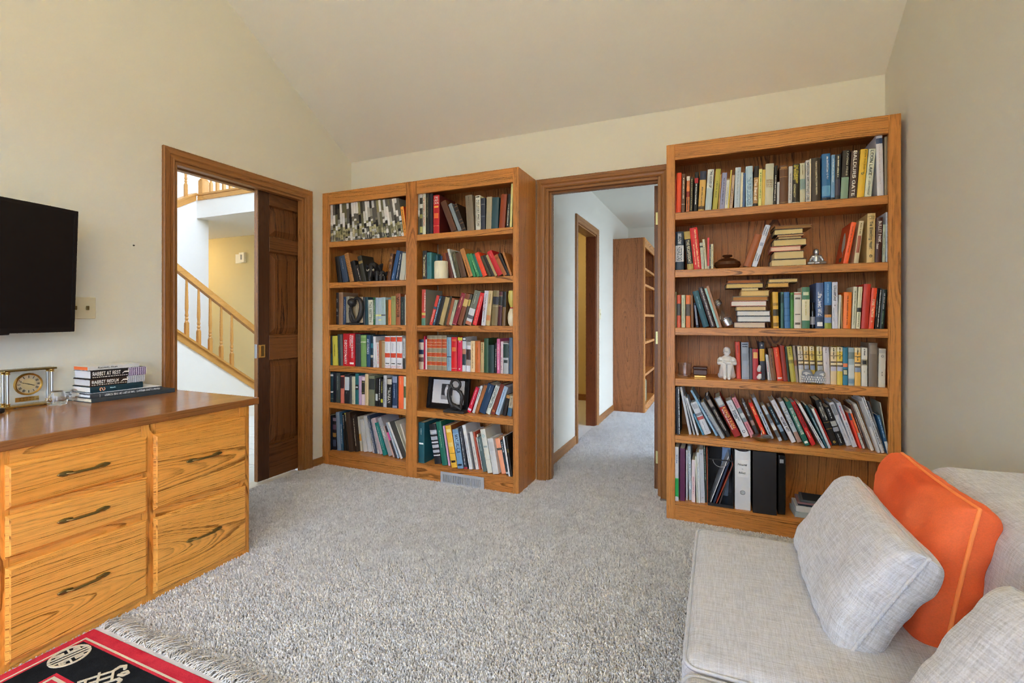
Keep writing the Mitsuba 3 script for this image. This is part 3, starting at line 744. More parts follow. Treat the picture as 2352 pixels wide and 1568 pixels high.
# ---------------------------------------------------------------- rug
rk = thing('rug', 'black chinese rug with red border and cream emblems beside the dresser', 'rug')
RX0, RX1, RY1, RY0 = .776, 2.3, -2.146, -3.9
def rugpart(name, poly, z0, z1, m): return part(rk, name, plate(poly, 'z', z0, z1), m)
full = sbox(RX0, RY0, RX1, RY1)
inner = sbox(RX0 + .030, RY0 + .05, RX1 - .03, RY1 - .052)
rugpart('backing', full, .006, .014, 'rug_black')
rugpart('binding', sbox(RX0, RY1 - .014, RX1, RY1), .012, .0225, 'rug_binding')
rugpart('red_border', sbox(RX0, RY0, RX1, RY1 - .016).difference(inner), .012, .024, 'rug_red')
l1 = inner.buffer(.001, join_style=2)
rugpart('cream_line', inner.difference(inner.buffer(-.007, join_style=2)), .012, .0238, 'rug_cream')
i2 = inner.buffer(-.007, join_style=2)
rugpart('red_line', i2.difference(i2.buffer(-.009, join_style=2)), .012, .0236, 'rug_red')
field = i2.buffer(-.009, join_style=2)
f0 = sbox(RX0 + .147, RY0 + .2, RX1 - .2, RY1 - .183)
rugpart('black_field', field.difference(f0), .012, .024, 'rug_black')
rugpart('red_frame', f0.difference(f0.buffer(-.010, join_style=2)), .012, .0242, 'rug_red')
f1 = f0.buffer(-.010, join_style=2)
rugpart('cream_frame', f1.difference(f1.buffer(-.010, join_style=2)), .012, .0242, 'rug_cream')
rugpart('red_centre', f1.buffer(-.010, join_style=2), .012, .024, 'rug_red')
from shapely.geometry import LineString, Point
def strokes(lines, w): return union_all([LineString(l).buffer(w / 2, cap_style=2, join_style=2) for l in lines])
R_ = .054
ring = Point(0, 0).buffer(R_, 32).difference(Point(0, 0).buffer(R_ - .0075, 32))
med = union_all([ring.difference(sbox(-.06, -.010, .06, -.0045)).difference(sbox(-.06, .0045, .06, .010)),
                 strokes([[(-.046, .0145), (.046, .0145)], [(-.048, .0), (.048, .0)], [(-.046, -.0145), (.046, -.0145)]], .0045),
                 strokes([[(-.036, .031), (-.010, .031), (-.010, .0225), (-.030, .0225)], [(.036, -.031), (.010, -.031), (.010, -.0225), (.030, -.0225)], [(.004, .050), (.004, .0225), (.030, .0225), (.030, .033), (.016, .033)], [(-.004, -.050), (-.004, -.0225), (-.030, -.0225), (-.030, -.033), (-.016, -.033)]], .0045)])
med = affinity.translate(affinity.rotate(med, 78, origin=(0, 0)), .868, -2.272)
part(rk, 'round_emblem', cat(*[plate(g, 'z', .022, .0265) for g in getattr(med, 'geoms', [med])]), 'rug_cream', label='cream round knot emblem')
tt = np.linspace(0, 1, 14)
curl = [(-.05 + .022 * math.sin(3.0 * t), .035 + .03 * t - .006 * math.cos(5 * t)) for t in tt]
mo = union_all([strokes([[(-.03, -.05), (-.03, .035)], [(.02, -.05), (.02, .05)], [(-.045, 0), (.035, 0)], [(-.03, .035), (.02, .035)], [(-.03, -.03), (.02, -.03)], [(-.005, -.03), (-.005, .035)]], .007),
                LineString([(-.03, .035), (-.042, .05), (-.036, .064), (-.022, .064)]).buffer(.005), LineString([(.02, .05), (.034, .058), (.046, .05), (.05, .038)]).buffer(.005),
                LineString([(.0, .05), (.012, .062), (.008, .074), (-.004, .07), (-.004, .058)]).buffer(.004)])
mo = affinity.translate(affinity.rotate(mo, -32, origin=(0, 0)), 1.085, -2.300)
part(rk, 'scroll_emblem', cat(*[plate(g, 'z', .022, .0265) for g in getattr(mo, 'geoms', [mo])]), 'rug_cream', label='cream branching emblem')
rng = np.random.default_rng(5)
strands = []
for i in range(260):
    x = RX0 + .004 + (1.75 - RX0) * (i + rng.random()) / 260
    L_ = rng.uniform(.055, .115); a = rng.normal(0, .45); b = rng.normal(0, .8)
    s = np.linspace(0, 1, 6)
    P = np.stack([x + L_ * s * math.sin(a) + .012 * b * np.sin(2.6 * s), RY1 - .006 + L_ * s * math.cos(a) - .01 * s * s * abs(b), .016 + .012 * np.sin(np.pi * np.minimum(s * 1.3, 1)) + .004 * rng.random() + 0 * s], 1)
    strands.append(tube(P, [.0017, .0016, .0014, .0013, .0011, .0006], 4))
part(rk, 'fringe', cat(*strands), 'fringe', label='tangled cream fringe', kind='stuff')

# ---------------------------------------------------------------- sofa and cushions
def fabric_uv(m, s=1.0):
    """facet-free uv by the dominant axis of the vertex normal"""
    V = m.vertices; N = np.abs(m.vertex_normals); k = N.argmax(1)
    u = np.where(k == 0, V[:, 1], V[:, 0]); v = np.where(k == 2, V[:, 1], V[:, 2])
    return np.stack([u, v], 1) * s
def soft_part(parent, name, m, bsdf, **kw):
    """triangle-wise uv so that the weave does not smear across edges, smooth normals kept by welding in the ply"""
    return part(parent, name, m, bsdf, smooth=True, uv=fabric_uv(m), **kw)
def bumpy(m, amp, f, seed=0):
    m = m.copy()
    m.vertices = m.vertices + m.vertex_normals * (amp * (meshkit.fbm(m.vertices * f, 3, seed) - .5))[:, None]
    return m
def cushion(lo, hi, r, crown, seed):
    lo, hi = np.array(lo, float), np.array(hi, float)
    m = roundbox(hi - lo, r, 28)
    s = (hi - lo) / 2
    w = np.clip(1 - (m.vertices[:, 0] / s[0]) ** 2, 0, 1) * np.clip(1 - (m.vertices[:, 1] / s[1]) ** 2, 0, 1)
    m.vertices[:, 2] += crown * w * (m.vertices[:, 2] > 0)
    m = bumpy(m, .006, 9, seed)
    m.apply_translation((lo + hi) / 2)
    return m
def rect_path(x0, x1, y0, y1, z, r, n=6):
    P = []
    for cx, cy, a0 in ((x1 - r, y1 - r, 0), (x0 + r, y1 - r, 90), (x0 + r, y0 + r, 180), (x1 - r, y0 + r, 270)):
        for i in range(n + 1):
            a = math.radians(a0 + 90 * i / n)
            P.append([cx + r * math.cos(a), cy + r * math.sin(a), z])
    return np.array(P)
sk = thing('sofa', 'light grey armless fabric sofa along the right hand gable wall', 'sofa')
SZ = .455
bm = at(roundbox([.84, 2.1, .19], .03, 10), (3.19, -2.55, .19)); soft_part(sk, 'base', bm, 'sofa_fabric')
for (y0, y1) in ((-2.142, -1.462), (-2.90, -2.150)):
    c = soft_part(sk, 'seat_cushion', cushion([2.752, y0, SZ - .175], [3.40, y1, SZ], .032, .014, int(abs(y0) * 10)), 'sofa_fabric')
    t_ = tube(rect_path(2.757, 3.39, y0 + .005, y1 - .005, SZ - .010, .03), .0042, 6, closed=True); part(c, 'piping', t_, 'sofa_fabric', smooth=True, uv=fabric_uv(t_))
def back_cushion(y0, y1, seed):
    m = roundbox([.30, y1 - y0, .37], .065, 26)
    t = (m.vertices[:, 2] + .18) / .36
    m.vertices[:, 0] += .05 * (t - .5)
    m = bumpy(m, .008, 7, seed)
    m.apply_translation([3.448, (y0 + y1) / 2, .556])
    return m
for (y0, y1) in ((-2.142, -1.468), (-2.90, -2.150)):
    b = soft_part(sk, 'back_cushion', back_cushion(y0, y1, int(abs(y1) * 10)), 'sofa_fabric')
for x in (2.84, 3.54):
    for y in (-1.56, -3.52):
        part(sk, 'leg', at(lathe([(0, 0), (.018, 0), (.026, .10), (0, .10)], 12), (x, y, 0)), 'door_wood_dark')

def pillow(w, h, t, seed, n=56, box=.42, pinch=.05, wr=1.0):
    """pillow in the xz plane, x along w, z along h, y thickness; (mesh, uv, seam path)"""
    g = np.sin(np.linspace(-np.pi / 2, np.pi / 2, n + 1))
    U, Vv = np.meshgrid(g, g, indexing='ij')
    X = w / 2 * U * (1 - pinch * (1 - Vv ** 2) * np.abs(U) ** 1.5)
    Z = h / 2 * Vv * (1 - pinch * (1 - U ** 2) * np.abs(Vv) ** 1.5)
    th = t / 2 * (np.clip(1 - U ** 4, 0, 1) * np.clip(1 - Vv ** 4, 0, 1)) ** box
    P3 = np.stack([X * 6, Z * 6, 0 * X], -1)
    wrk = (meshkit.fbm(P3 * 1.3, 4, seed) - .5) * .030 * wr
    edge = np.exp(-((1 - np.abs(U)) / .25) ** 2) + np.exp(-((1 - np.abs(Vv)) / .25) ** 2)
    gat = .0018 * wr * np.sin(X * 95 + 3 * meshkit.noise(P3 * 2, seed)) * np.exp(-((1 - np.abs(Vv)) / .16) ** 2) + .0022 * wr * np.sin(Z * 80 + 3 * meshkit.noise(P3 * 2, seed + 1)) * np.exp(-((1 - np.abs(U)) / .16) ** 2)
    sh = np.minimum(1, th / (t * .15))
    f = lambda sg: np.stack([X, sg * (th + (wrk * (1 if sg > 0 else -.8) + gat) * sh), Z], -1)
    A, B = f(-1), f(1)
    i, j = np.meshgrid(range(n), range(n), indexing='ij')
    q = np.stack([i * (n + 1) + j, (i + 1) * (n + 1) + j, (i + 1) * (n + 1) + j + 1, i * (n + 1) + j + 1], -1).reshape(-1, 4)
    N1 = (n + 1) ** 2
    V = np.vstack([A.reshape(-1, 3), B.reshape(-1, 3)])
    F = np.vstack([q, q[:, ::-1] + N1])
    def arc(S):
        du = np.linalg.norm(np.diff(S, axis=0), axis=-1); dv = np.linalg.norm(np.diff(S, axis=1), axis=-1)
        a = np.concatenate([np.zeros((1, n + 1)), np.cumsum(du, 0)], 0); b = np.concatenate([np.zeros((n + 1, 1)), np.cumsum(dv, 1)], 1)
        return np.stack([(a - a[n // 2]).ravel(), (b - b[:, n // 2:n // 2 + 1]).ravel()], 1)
    uv = np.vstack([arc(A), arc(B) + [1.7, .9]])
    rim = np.vstack([A[:, 0], A[-1, 1:], A[::-1, -1][1:], A[0, ::-1][1:-1]])
    return trimesh.Trimesh(V, np.vstack([F[:, [0, 1, 2]], F[:, [0, 2, 3]]]), process=False), uv, rim
def place_pillow(name, label, w, h, t, seed, loc, rz, tilt, bsdf, cord, group=None, roll=0, **kw):
    m, uv, rim = pillow(w, h, t, seed, **kw)
    k_ = thing(name, label, 'cushion')
    Mx = trimesh.transformations
    R = Mx.rotation_matrix(math.radians(rz), [0, 0, 1]) @ Mx.rotation_matrix(math.radians(tilt), [1, 0, 0]) @ Mx.rotation_matrix(math.radians(roll), [0, 1, 0])
    R[:3, 3] = loc
    m.apply_transform(R)
    part(k_, 'cover', m, bsdf, smooth=True, uv=uv)
    rim = rim @ R[:3, :3].T + R[:3, 3]
    tb = tube(rim[::2], .0042, 6, closed=True)
    part(k_, 'piping', tb, cord, smooth=True, uv=fabric_uv(tb) if cord == 'pillow_fabric' else None)
    return k_
place_pillow('cushion', 'orange velvet cushion with pale cord leaning on the sofa back', .43, .335, .135, 3, (3.262, -1.695, .590), -90, -10, 'orange_velvet', 'orange_cord', pinch=.03, box=.30, wr=1.3)
place_pillow('cushion', 'light grey woven cushion leaning in front of the orange one', .50, .265, .135, 8, (3.122, -1.735, .558), -90, -30, 'pillow_fabric', 'pillow_fabric', box=.24, pinch=.02)
place_pillow('cushion', 'light grey woven cushion at the near end beside the frame edge', .48, .38, .17, 12, (3.215, -2.42, .565), -68, -38, 'pillow_fabric', 'pillow_fabric', box=.30, pinch=.02)

# ---------------------------------------------------------------- carpet pile: patches of yarn
def pile_patch(seed, size=.25, sp=.0056):
    r_ = np.random.default_rng(seed)
    n = int(size / sp)
    gx_, gy_ = np.meshgrid(np.arange(n), np.arange(n), indexing='ij')
    px = ((gx_ + r_.random((n, n))) * size / n).ravel(); py = ((gy_ + r_.random((n, n))) * size / n).ravel()
    m_ = len(px)
    ang = r_.random(m_) * 2 * np.pi; lean = r_.uniform(.001, .008, m_); h = r_.uniform(.008, .0135, m_); rad = r_.uniform(.0017, .0027, m_); curl = r_.normal(0, .9, m_)
    lv = np.array([0, .55, 1.0]); rr = np.array([1.0, 1.1, .85])
    V, Fc, C = [], [], []
    a = np.arange(4) * np.pi / 2
    for k_, (t_, q_) in enumerate(zip(lv, rr)):
        cx = px + lean * t_ ** 1.5 * np.cos(ang + curl * t_); cy = py + lean * t_ ** 1.5 * np.sin(ang + curl * t_); cz = h * t_ - .0005
        V.append(np.stack([cx[:, None] + rad[:, None] * q_ * np.cos(a + ang[:, None] + t_), cy[:, None] + rad[:, None] * q_ * np.sin(a + ang[:, None] + t_), np.repeat(cz[:, None], 4, 1)], -1))
    V = np.stack(V, 1)                      # m, 3, 4, 3
    base = (np.arange(m_) * 12)[:, None]
    for l_ in range(2):
        for k_ in range(4):
            p_, q_ = l_ * 4 + k_, l_ * 4 + (k_ + 1) % 4
            Fc.append(base + np.array([p_, q_, q_ + 4])); Fc.append(base + np.array([p_, q_ + 4, p_ + 4]))
    Fc.append(base + np.array([8, 9, 10])); Fc.append(base + np.array([8, 10, 11]))
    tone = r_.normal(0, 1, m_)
    pile_shade = (meshkit.fbm(np.stack([px * 22, py * 22, 0 * px + seed], -1), 3, seed) - .5) * 1.6 * np.minimum(1, np.minimum(np.minimum(px, size - px), np.minimum(py, size - py)) / .05)  # shading of leaning pile, painted into the yarn colour as soft blotches
    c = lin('#dbdcde')[None] * (1 + .17 * tone[:, None] + .22 * pile_shade[:, None]) * np.where(tone[:, None] > 0, [1, 1, .99], [1, 1, 1.005])
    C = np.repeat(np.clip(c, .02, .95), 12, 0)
    return trimesh.Trimesh(V.reshape(-1, 3), np.vstack(Fc), process=False), C
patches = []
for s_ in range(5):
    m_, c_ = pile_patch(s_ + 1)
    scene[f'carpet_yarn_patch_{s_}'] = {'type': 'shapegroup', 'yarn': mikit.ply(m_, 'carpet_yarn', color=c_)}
labels['carpet'] = {'label': 'light grey cut pile carpet covering the room and the hall', 'category': 'carpet', 'kind': 'stuff'}
rr_ = random.Random(4)
cnt = 0
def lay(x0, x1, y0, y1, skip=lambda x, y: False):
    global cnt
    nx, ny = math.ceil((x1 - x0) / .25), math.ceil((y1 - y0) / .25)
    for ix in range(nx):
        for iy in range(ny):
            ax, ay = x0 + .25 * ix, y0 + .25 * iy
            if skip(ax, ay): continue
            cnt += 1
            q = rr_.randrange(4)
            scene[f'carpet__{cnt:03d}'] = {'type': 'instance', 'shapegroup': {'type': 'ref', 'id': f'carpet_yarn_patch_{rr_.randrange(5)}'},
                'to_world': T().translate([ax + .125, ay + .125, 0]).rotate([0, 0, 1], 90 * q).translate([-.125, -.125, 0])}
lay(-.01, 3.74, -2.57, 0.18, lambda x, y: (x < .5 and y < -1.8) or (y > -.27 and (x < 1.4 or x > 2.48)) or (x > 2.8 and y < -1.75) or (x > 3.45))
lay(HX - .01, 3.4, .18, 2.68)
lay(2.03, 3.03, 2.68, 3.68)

# ---------------------------------------------------------------- books on the shelves
# ((case, bay, shelf), x of the left foot, y of the spine, thickness, height, lean in degrees, depth, colour, print on the spine, extras)
BOOKS = [
((0,0,0),np.float64(0.046),-0.299,np.float64(0.022),np.float64(0.293),-0.78,np.float64(0.199),'#77766c',[('b',0,0.272,'#5c5b54'),('b',0.272,0.649,'#e3e2dc'),('b',0.649,0.741,'#d8d8d2'),('b',0.741,0.862,'#a19a6c'),('b',0.862,0.911,'#1f1d1a'),('b',0.911,0.989,'#3d3b33'),('b',0.989,1,'#67654a'),('x','#cfcebf',0.7,0.97,0.5)],{'pb': 1,'cn': 'photo spined thin'}),
((0,0,0),np.float64(0.071),-0.299,np.float64(0.022),np.float64(0.2931),-1.17,np.float64(0.199),'#77766c',[('b',0,0.162,'#d8d8d2'),('b',0.162,0.392,'#c9cac4'),('b',0.392,0.489,'#d8d8d2'),('b',0.489,0.535,'#e3e2dc'),('b',0.535,0.569,'#c9cac4'),('b',0.569,0.681,'#8e8c80'),('b',0.681,0.759,'#1f1d1a'),('b',0.759,0.827,'#bab48a'),('b',0.827,0.902,'#5c5b54'),('b',0.902,0.942,'#5c5b54'),('b',0.942,1,'#8e8c80'),('x','#cfcebf',0.7,0.97,0.5)],{'pb': 1,'cn': 'photo spined thin'}),
((0,0,0),np.float64(0.095),-0.299,np.float64(0.022),np.float64(0.2921),-1.37,np.float64(0.199),'#77766c',[('b',0,0.295,'#5c5b54'),('b',0.295,0.533,'#e3e2dc'),('b',0.533,0.621,'#3d3b33'),('b',0.621,0.709,'#77744e'),('b',0.709,0.807,'#c9cac4'),('b',0.807,0.937,'#67654a'),('b',0.937,1,'#8d8960'),('x','#cfcebf',0.7,0.97,0.5)],{'pb': 1,'cn': 'photo spined thin'}),
((0,0,0),np.float64(0.12),-0.299,np.float64(0.021),np.float64(0.2922),-1.96,np.float64(0.199),'#77766c',[('b',0,0.279,'#1f1d1a'),('b',0.279,0.583,'#67654a'),('b',0.583,0.696,'#e3e2dc'),('b',0.696,0.753,'#bab48a'),('b',0.753,0.882,'#a19a6c'),('b',0.882,0.953,'#5c5b54'),('b',0.953,0.985,'#74705e'),('b',0.985,1,'#d8d8d2'),('x','#26241f',0.7,0.97,0.5)],{'pb': 1,'cn': 'photo spined thin'}),
((0,0,0),np.float64(0.144),-0.299,np.float64(0.022),np.float64(0.2912),-2.16,np.float64(0.198),'#77766c',[('b',0,0.133,'#1f1d1a'),('b',0.133,0.417,'#3d3b33'),('b',0.417,0.535,'#8e8c80'),('b',0.535,0.615,'#c9cac4'),('b',0.615,0.676,'#bab48a'),('b',0.676,0.71,'#2c2a26'),('b',0.71,0.769,'#a19a6c'),('b',0.769,0.897,'#a19a6c'),('b',0.897,1,'#74705e'),('x','#26241f',0.7,0.97,0.5)],{'pb': 1,'cn': 'photo spined thin'}),
((0,0,0),np.float64(0.168),-0.299,np.float64(0.022),np.float64(0.2903),-2.57,np.float64(0.197),'#77766c',[('b',0,0.228,'#e3e2dc'),('b',0.228,0.539,'#d8d8d2'),('b',0.539,0.631,'#3d3b33'),('b',0.631,0.688,'#67654a'),('b',0.688,0.742,'#77744e'),('b',0.742,0.824,'#77744e'),('b',0.824,0.953,'#bab48a'),('b',0.953,1,'#5c5b54'),('x','#26241f',0.7,0.97,0.5)],{'pb': 1,'cn': 'photo spined thin'}),
((0,0,0),np.float64(0.192),-0.299,np.float64(0.022),np.float64(0.2903),-2.76,np.float64(0.197),'#77766c',[('b',0,0.251,'#67654a'),('b',0.251,0.627,'#e3e2dc'),('b',0.627,0.728,'#bab48a'),('b',0.728,0.764,'#77744e'),('b',0.764,0.819,'#bab48a'),('b',0.819,0.881,'#77744e'),('b',0.881,0.996,'#8e8c80'),('b',0.996,1,'#74705e'),('x','#26241f',0.7,0.97,0.5)],{'pb': 1,'cn': 'photo spined thin'}),
((0,0,0),np.float64(0.216),-0.299,np.float64(0.021),np.float64(0.2894),-3.17,np.float64(0.197),'#77766c',[('b',0,0.392,'#67654a'),('b',0.392,0.496,'#8e8c80'),('b',0.496,0.576,'#67654a'),('b',0.576,0.686,'#2c2a26'),('b',0.686,0.749,'#bab48a'),('b',0.749,0.788,'#77744e'),('b',0.788,0.886,'#a19a6c'),('b',0.886,0.924,'#1f1d1a'),('b',0.924,1,'#e3e2dc'),('x','#26241f',0.7,0.97,0.5)],{'pb': 1,'cn': 'photo spined thin'}),
((0,0,0),np.float64(0.24),-0.299,np.float64(0.021),np.float64(0.2896),-3.56,np.float64(0.197),'#77766c',[('b',0,0.154,'#d8d8d2'),('b',0.154,0.542,'#5c5b54'),('b',0.542,0.653,'#e3e2dc'),('b',0.653,0.701,'#bab48a'),('b',0.701,0.74,'#a19a6c'),('b',0.74,0.812,'#3d3b33'),('b',0.812,0.869,'#8d8960'),('b',0.869,0.928,'#e3e2dc'),('b',0.928,0.999,'#74705e'),('b',0.999,1,'#c9cac4'),('x','#26241f',0.7,0.97,0.5)],{'pb': 1,'cn': 'photo spined thin'}),
((0,0,0),np.float64(0.263),-0.299,np.float64(0.022),np.float64(0.2886),-3.77,np.float64(0.196),'#77766c',[('b',0,0.294,'#3d3b33'),('b',0.294,0.536,'#1f1d1a'),('b',0.536,0.588,'#1f1d1a'),('b',0.588,0.664,'#67654a'),('b',0.664,0.769,'#8e8c80'),('b',0.769,0.888,'#d8d8d2'),('b',0.888,1,'#d8d8d2'),('x','#cfcebf',0.7,0.97,0.5)],{'pb': 1,'cn': 'photo spined thin'}),
((0,0,0),np.float64(0.287),-0.299,np.float64(0.0209),np.float64(0.2888),-4.17,np.float64(0.196),'#77766c',[('b',0,0.373,'#d8d8d2'),('b',0.373,0.495,'#74705e'),('b',0.495,0.583,'#c9cac4'),('b',0.583,0.661,'#d8d8d2'),('b',0.661,0.708,'#a19a6c'),('b',0.708,0.791,'#bab48a'),('b',0.791,0.832,'#bab48a'),('b',0.832,0.91,'#a19a6c'),('b',0.91,0.952,'#d8d8d2'),('b',0.952,0.999,'#8e8c80'),('b',0.999,1,'#5c5b54'),('x','#cfcebf',0.7,0.97,0.5)],{'pb': 1,'cn': 'photo spined thin'}),
((0,0,0),np.float64(0.31),-0.299,np.float64(0.0209),np.float64(0.2878),-4.38,np.float64(0.196),'#77766c',[('b',0,0.296,'#e3e2dc'),('b',0.296,0.43,'#5c5b54'),('b',0.43,0.485,'#e3e2dc'),('b',0.485,0.568,'#74705e'),('b',0.568,0.603,'#8d8960'),('b',0.603,0.71,'#c9cac4'),('b',0.71,0.818,'#a19a6c'),('b',0.818,0.896,'#c9cac4'),('b',0.896,0.935,'#3d3b33'),('b',0.935,1,'#5c5b54'),('x','#26241f',0.7,0.97,0.5)],{'pb': 1,'cn': 'photo spined thin'}),
((0,0,0),np.float64(0.334),-0.299,np.float64(0.0209),np.float64(0.288),-4.78,np.float64(0.196),'#77766c',[('b',0,0.301,'#d8d8d2'),('b',0.301,0.506,'#5c5b54'),('b',0.506,0.555,'#8d8960'),('b',0.555,0.628,'#5c5b54'),('b',0.628,0.714,'#1f1d1a'),('b',0.714,0.823,'#77744e'),('b',0.823,0.899,'#67654a'),('b',0.899,0.967,'#c9cac4'),('b',0.967,1,'#74705e'),('x','#26241f',0.7,0.97,0.5)],{'pb': 1,'cn': 'photo spined thin'}),
((0,0,0),np.float64(0.357),-0.299,np.float64(0.0209),np.float64(0.2872),-5.19,np.float64(0.195),'#77766c',[('b',0,0.333,'#8d8960'),('b',0.333,0.571,'#1f1d1a'),('b',0.571,0.642,'#c9cac4'),('b',0.642,0.697,'#bab48a'),('b',0.697,0.734,'#a19a6c'),('b',0.734,0.852,'#bab48a'),('b',0.852,0.961,'#8e8c80'),('b',0.961,1,'#1f1d1a'),('x','#26241f',0.7,0.97,0.5)],{'pb': 1,'cn': 'photo spined thin'}),
((0,0,0),np.float64(0.38),-0.299,np.float64(0.0209),np.float64(0.2873),-5.39,np.float64(0.195),'#77766c',[('b',0,0.305,'#3d3b33'),('b',0.305,0.647,'#67654a'),('b',0.647,0.688,'#8d8960'),('b',0.688,0.729,'#e3e2dc'),('b',0.729,0.806,'#2c2a26'),('b',0.806,0.84,'#d8d8d2'),('b',0.84,0.936,'#a19a6c'),('b',0.936,1,'#d8d8d2'),('x','#26241f',0.7,0.97,0.5)],{'pb': 1,'cn': 'photo spined thin'}),
((0,0,0),np.float64(0.403),-0.299,np.float64(0.0199),np.float64(0.2865),-5.81,np.float64(0.195),'#77766c',[('b',0,0.255,'#5c5b54'),('b',0.255,0.537,'#c9cac4'),('b',0.537,0.571,'#e3e2dc'),('b',0.571,0.652,'#1f1d1a'),('b',0.652,0.706,'#3d3b33'),('b',0.706,0.829,'#c9cac4'),('b',0.829,0.946,'#5c5b54'),('b',0.946,1,'#5c5b54'),('x','#cfcebf',0.7,0.97,0.5)],{'pb': 1,'cn': 'photo spined thin'}),
((0,0,0),np.float64(0.426),-0.299,np.float64(0.0199),np.float64(0.2866),-6.01,np.float64(0.195),'#77766c',[('b',0,0.316,'#e3e2dc'),('b',0.316,0.507,'#d8d8d2'),('b',0.507,0.577,'#8d8960'),('b',0.577,0.662,'#d8d8d2'),('b',0.662,0.73,'#2c2a26'),('b',0.73,0.801,'#1f1d1a'),('b',0.801,0.873,'#e3e2dc'),('b',0.873,0.97,'#3d3b33'),('b',0.97,1,'#5c5b54'),('x','#cfcebf',0.7,0.97,0.5)],{'pb': 1,'cn': 'photo spined thin'}),
((0,0,0),np.float64(0.448),-0.299,np.float64(0.0209),np.float64(0.2857),-6.23,np.float64(0.194),'#77766c',[('b',0,0.162,'#d8d8d2'),('b',0.162,0.421,'#b3b2a6'),('b',0.421,0.543,'#3d3b33'),('b',0.543,0.668,'#e3e2dc'),('b',0.668,0.77,'#a19a6c'),('b',0.77,0.815,'#a19a6c'),('b',0.815,0.93,'#3d3b33'),('b',0.93,0.989,'#1f1d1a'),('b',0.989,1,'#e3e2dc'),('x','#cfcebf',0.7,0.97,0.5)],{'pb': 1,'cn': 'photo spined thin'}),
((0,0,0),np.float64(0.471),-0.299,np.float64(0.0199),np.float64(0.2859),-6.63,np.float64(0.194),'#77766c',[('b',0,0.195,'#2c2a26'),('b',0.195,0.401,'#8e8c80'),('b',0.401,0.479,'#74705e'),('b',0.479,0.529,'#e3e2dc'),('b',0.529,0.595,'#8d8960'),('b',0.595,0.673,'#5c5b54'),('b',0.673,0.745,'#bab48a'),('b',0.745,0.796,'#e3e2dc'),('b',0.796,0.908,'#bab48a'),('b',0.908,0.945,'#74705e'),('b',0.945,1,'#c9cac4'),('x','#26241f',0.7,0.97,0.5)],{'pb': 1,'cn': 'photo spined thin'}),
((0,0,0),np.float64(0.493),-0.299,np.float64(0.0209),np.float64(0.285),-6.85,np.float64(0.194),'#77766c',[('b',0,0.186,'#c9cac4'),('b',0.186,0.574,'#5c5b54'),('b',0.574,0.628,'#2c2a26'),('b',0.628,0.736,'#bab48a'),('b',0.736,0.833,'#c9cac4'),('b',0.833,0.889,'#77744e'),('b',0.889,0.928,'#d8d8d2'),('b',0.928,0.97,'#8e8c80'),('b',0.97,1,'#8e8c80'),('x','#26241f',0.7,0.97,0.5)],{'pb': 1,'cn': 'photo spined thin'}),
((0,0,0),np.float64(0.516),-0.299,np.float64(0.0198),np.float64(0.2853),-7.25,np.float64(0.194),'#77766c',[('b',0,0.326,'#5c5b54'),('b',0.326,0.447,'#5c5b54'),('b',0.447,0.511,'#74705e'),('b',0.511,0.589,'#2c2a26'),('b',0.589,0.684,'#1f1d1a'),('b',0.684,0.809,'#77744e'),('b',0.809,0.851,'#77744e'),('b',0.851,0.892,'#3d3b33'),('b',0.892,1,'#d8d8d2'),('x','#cfcebf',0.7,0.97,0.5)],{'pb': 1,'cn': 'photo spined thin'}),
((0,0,0),np.float64(0.538),-0.299,np.float64(0.0198),np.float64(0.2844),-7.47,np.float64(0.193),'#77766c',[('b',0,0.31,'#8d8960'),('b',0.31,0.642,'#8e8c80'),('b',0.642,0.738,'#67654a'),('b',0.738,0.849,'#77744e'),('b',0.849,0.946,'#3d3b33'),('b',0.946,1,'#3d3b33'),('x','#26241f',0.7,0.97,0.5)],{'pb': 1,'cn': 'photo spined thin'}),
((0,0,0),np.float64(0.56),-0.299,np.float64(0.0198),np.float64(0.2847),-7.87,np.float64(0.194),'#77766c',[('b',0,0.31,'#e3e2dc'),('b',0.31,0.638,'#67654a'),('b',0.638,0.732,'#77744e'),('b',0.732,0.851,'#a19a6c'),('b',0.851,0.975,'#5c5b54'),('b',0.975,1,'#67654a'),('x','#cfcebf',0.7,0.97,0.5)],{'pb': 1,'cn': 'photo spined thin'}),
((0,0,0),np.float64(0.582),-0.299,np.float64(0.0198),np.float64(0.2848),-8.07,np.float64(0.194),'#77766c',[('b',0,0.275,'#67654a'),('b',0.275,0.448,'#b3b2a6'),('b',0.448,0.509,'#5c5b54'),('b',0.509,0.61,'#d8d8d2'),('b',0.61,0.711,'#3d3b33'),('b',0.711,0.815,'#77744e'),('b',0.815,0.883,'#bab48a'),('b',0.883,0.941,'#1f1d1a'),('b',0.941,1,'#8d8960'),('x','#cfcebf',0.7,0.97,0.5)],{'pb': 1,'cn': 'photo spined thin'}),
((0,0,0),np.float64(0.604),-0.299,np.float64(0.0198),np.float64(0.284),-8.3,np.float64(0.193),'#77766c',[('b',0,0.246,'#d8d8d2'),('b',0.246,0.464,'#d8d8d2'),('b',0.464,0.509,'#e3e2dc'),('b',0.509,0.549,'#d8d8d2'),('b',0.549,0.636,'#1f1d1a'),('b',0.636,0.677,'#77744e'),('b',0.677,0.774,'#74705e'),('b',0.774,0.879,'#e3e2dc'),('b',0.879,0.995,'#2c2a26'),('b',0.995,1,'#5c5b54'),('x','#cfcebf',0.7,0.97,0.5)],{'pb': 1,'cn': 'photo spined thin'}),
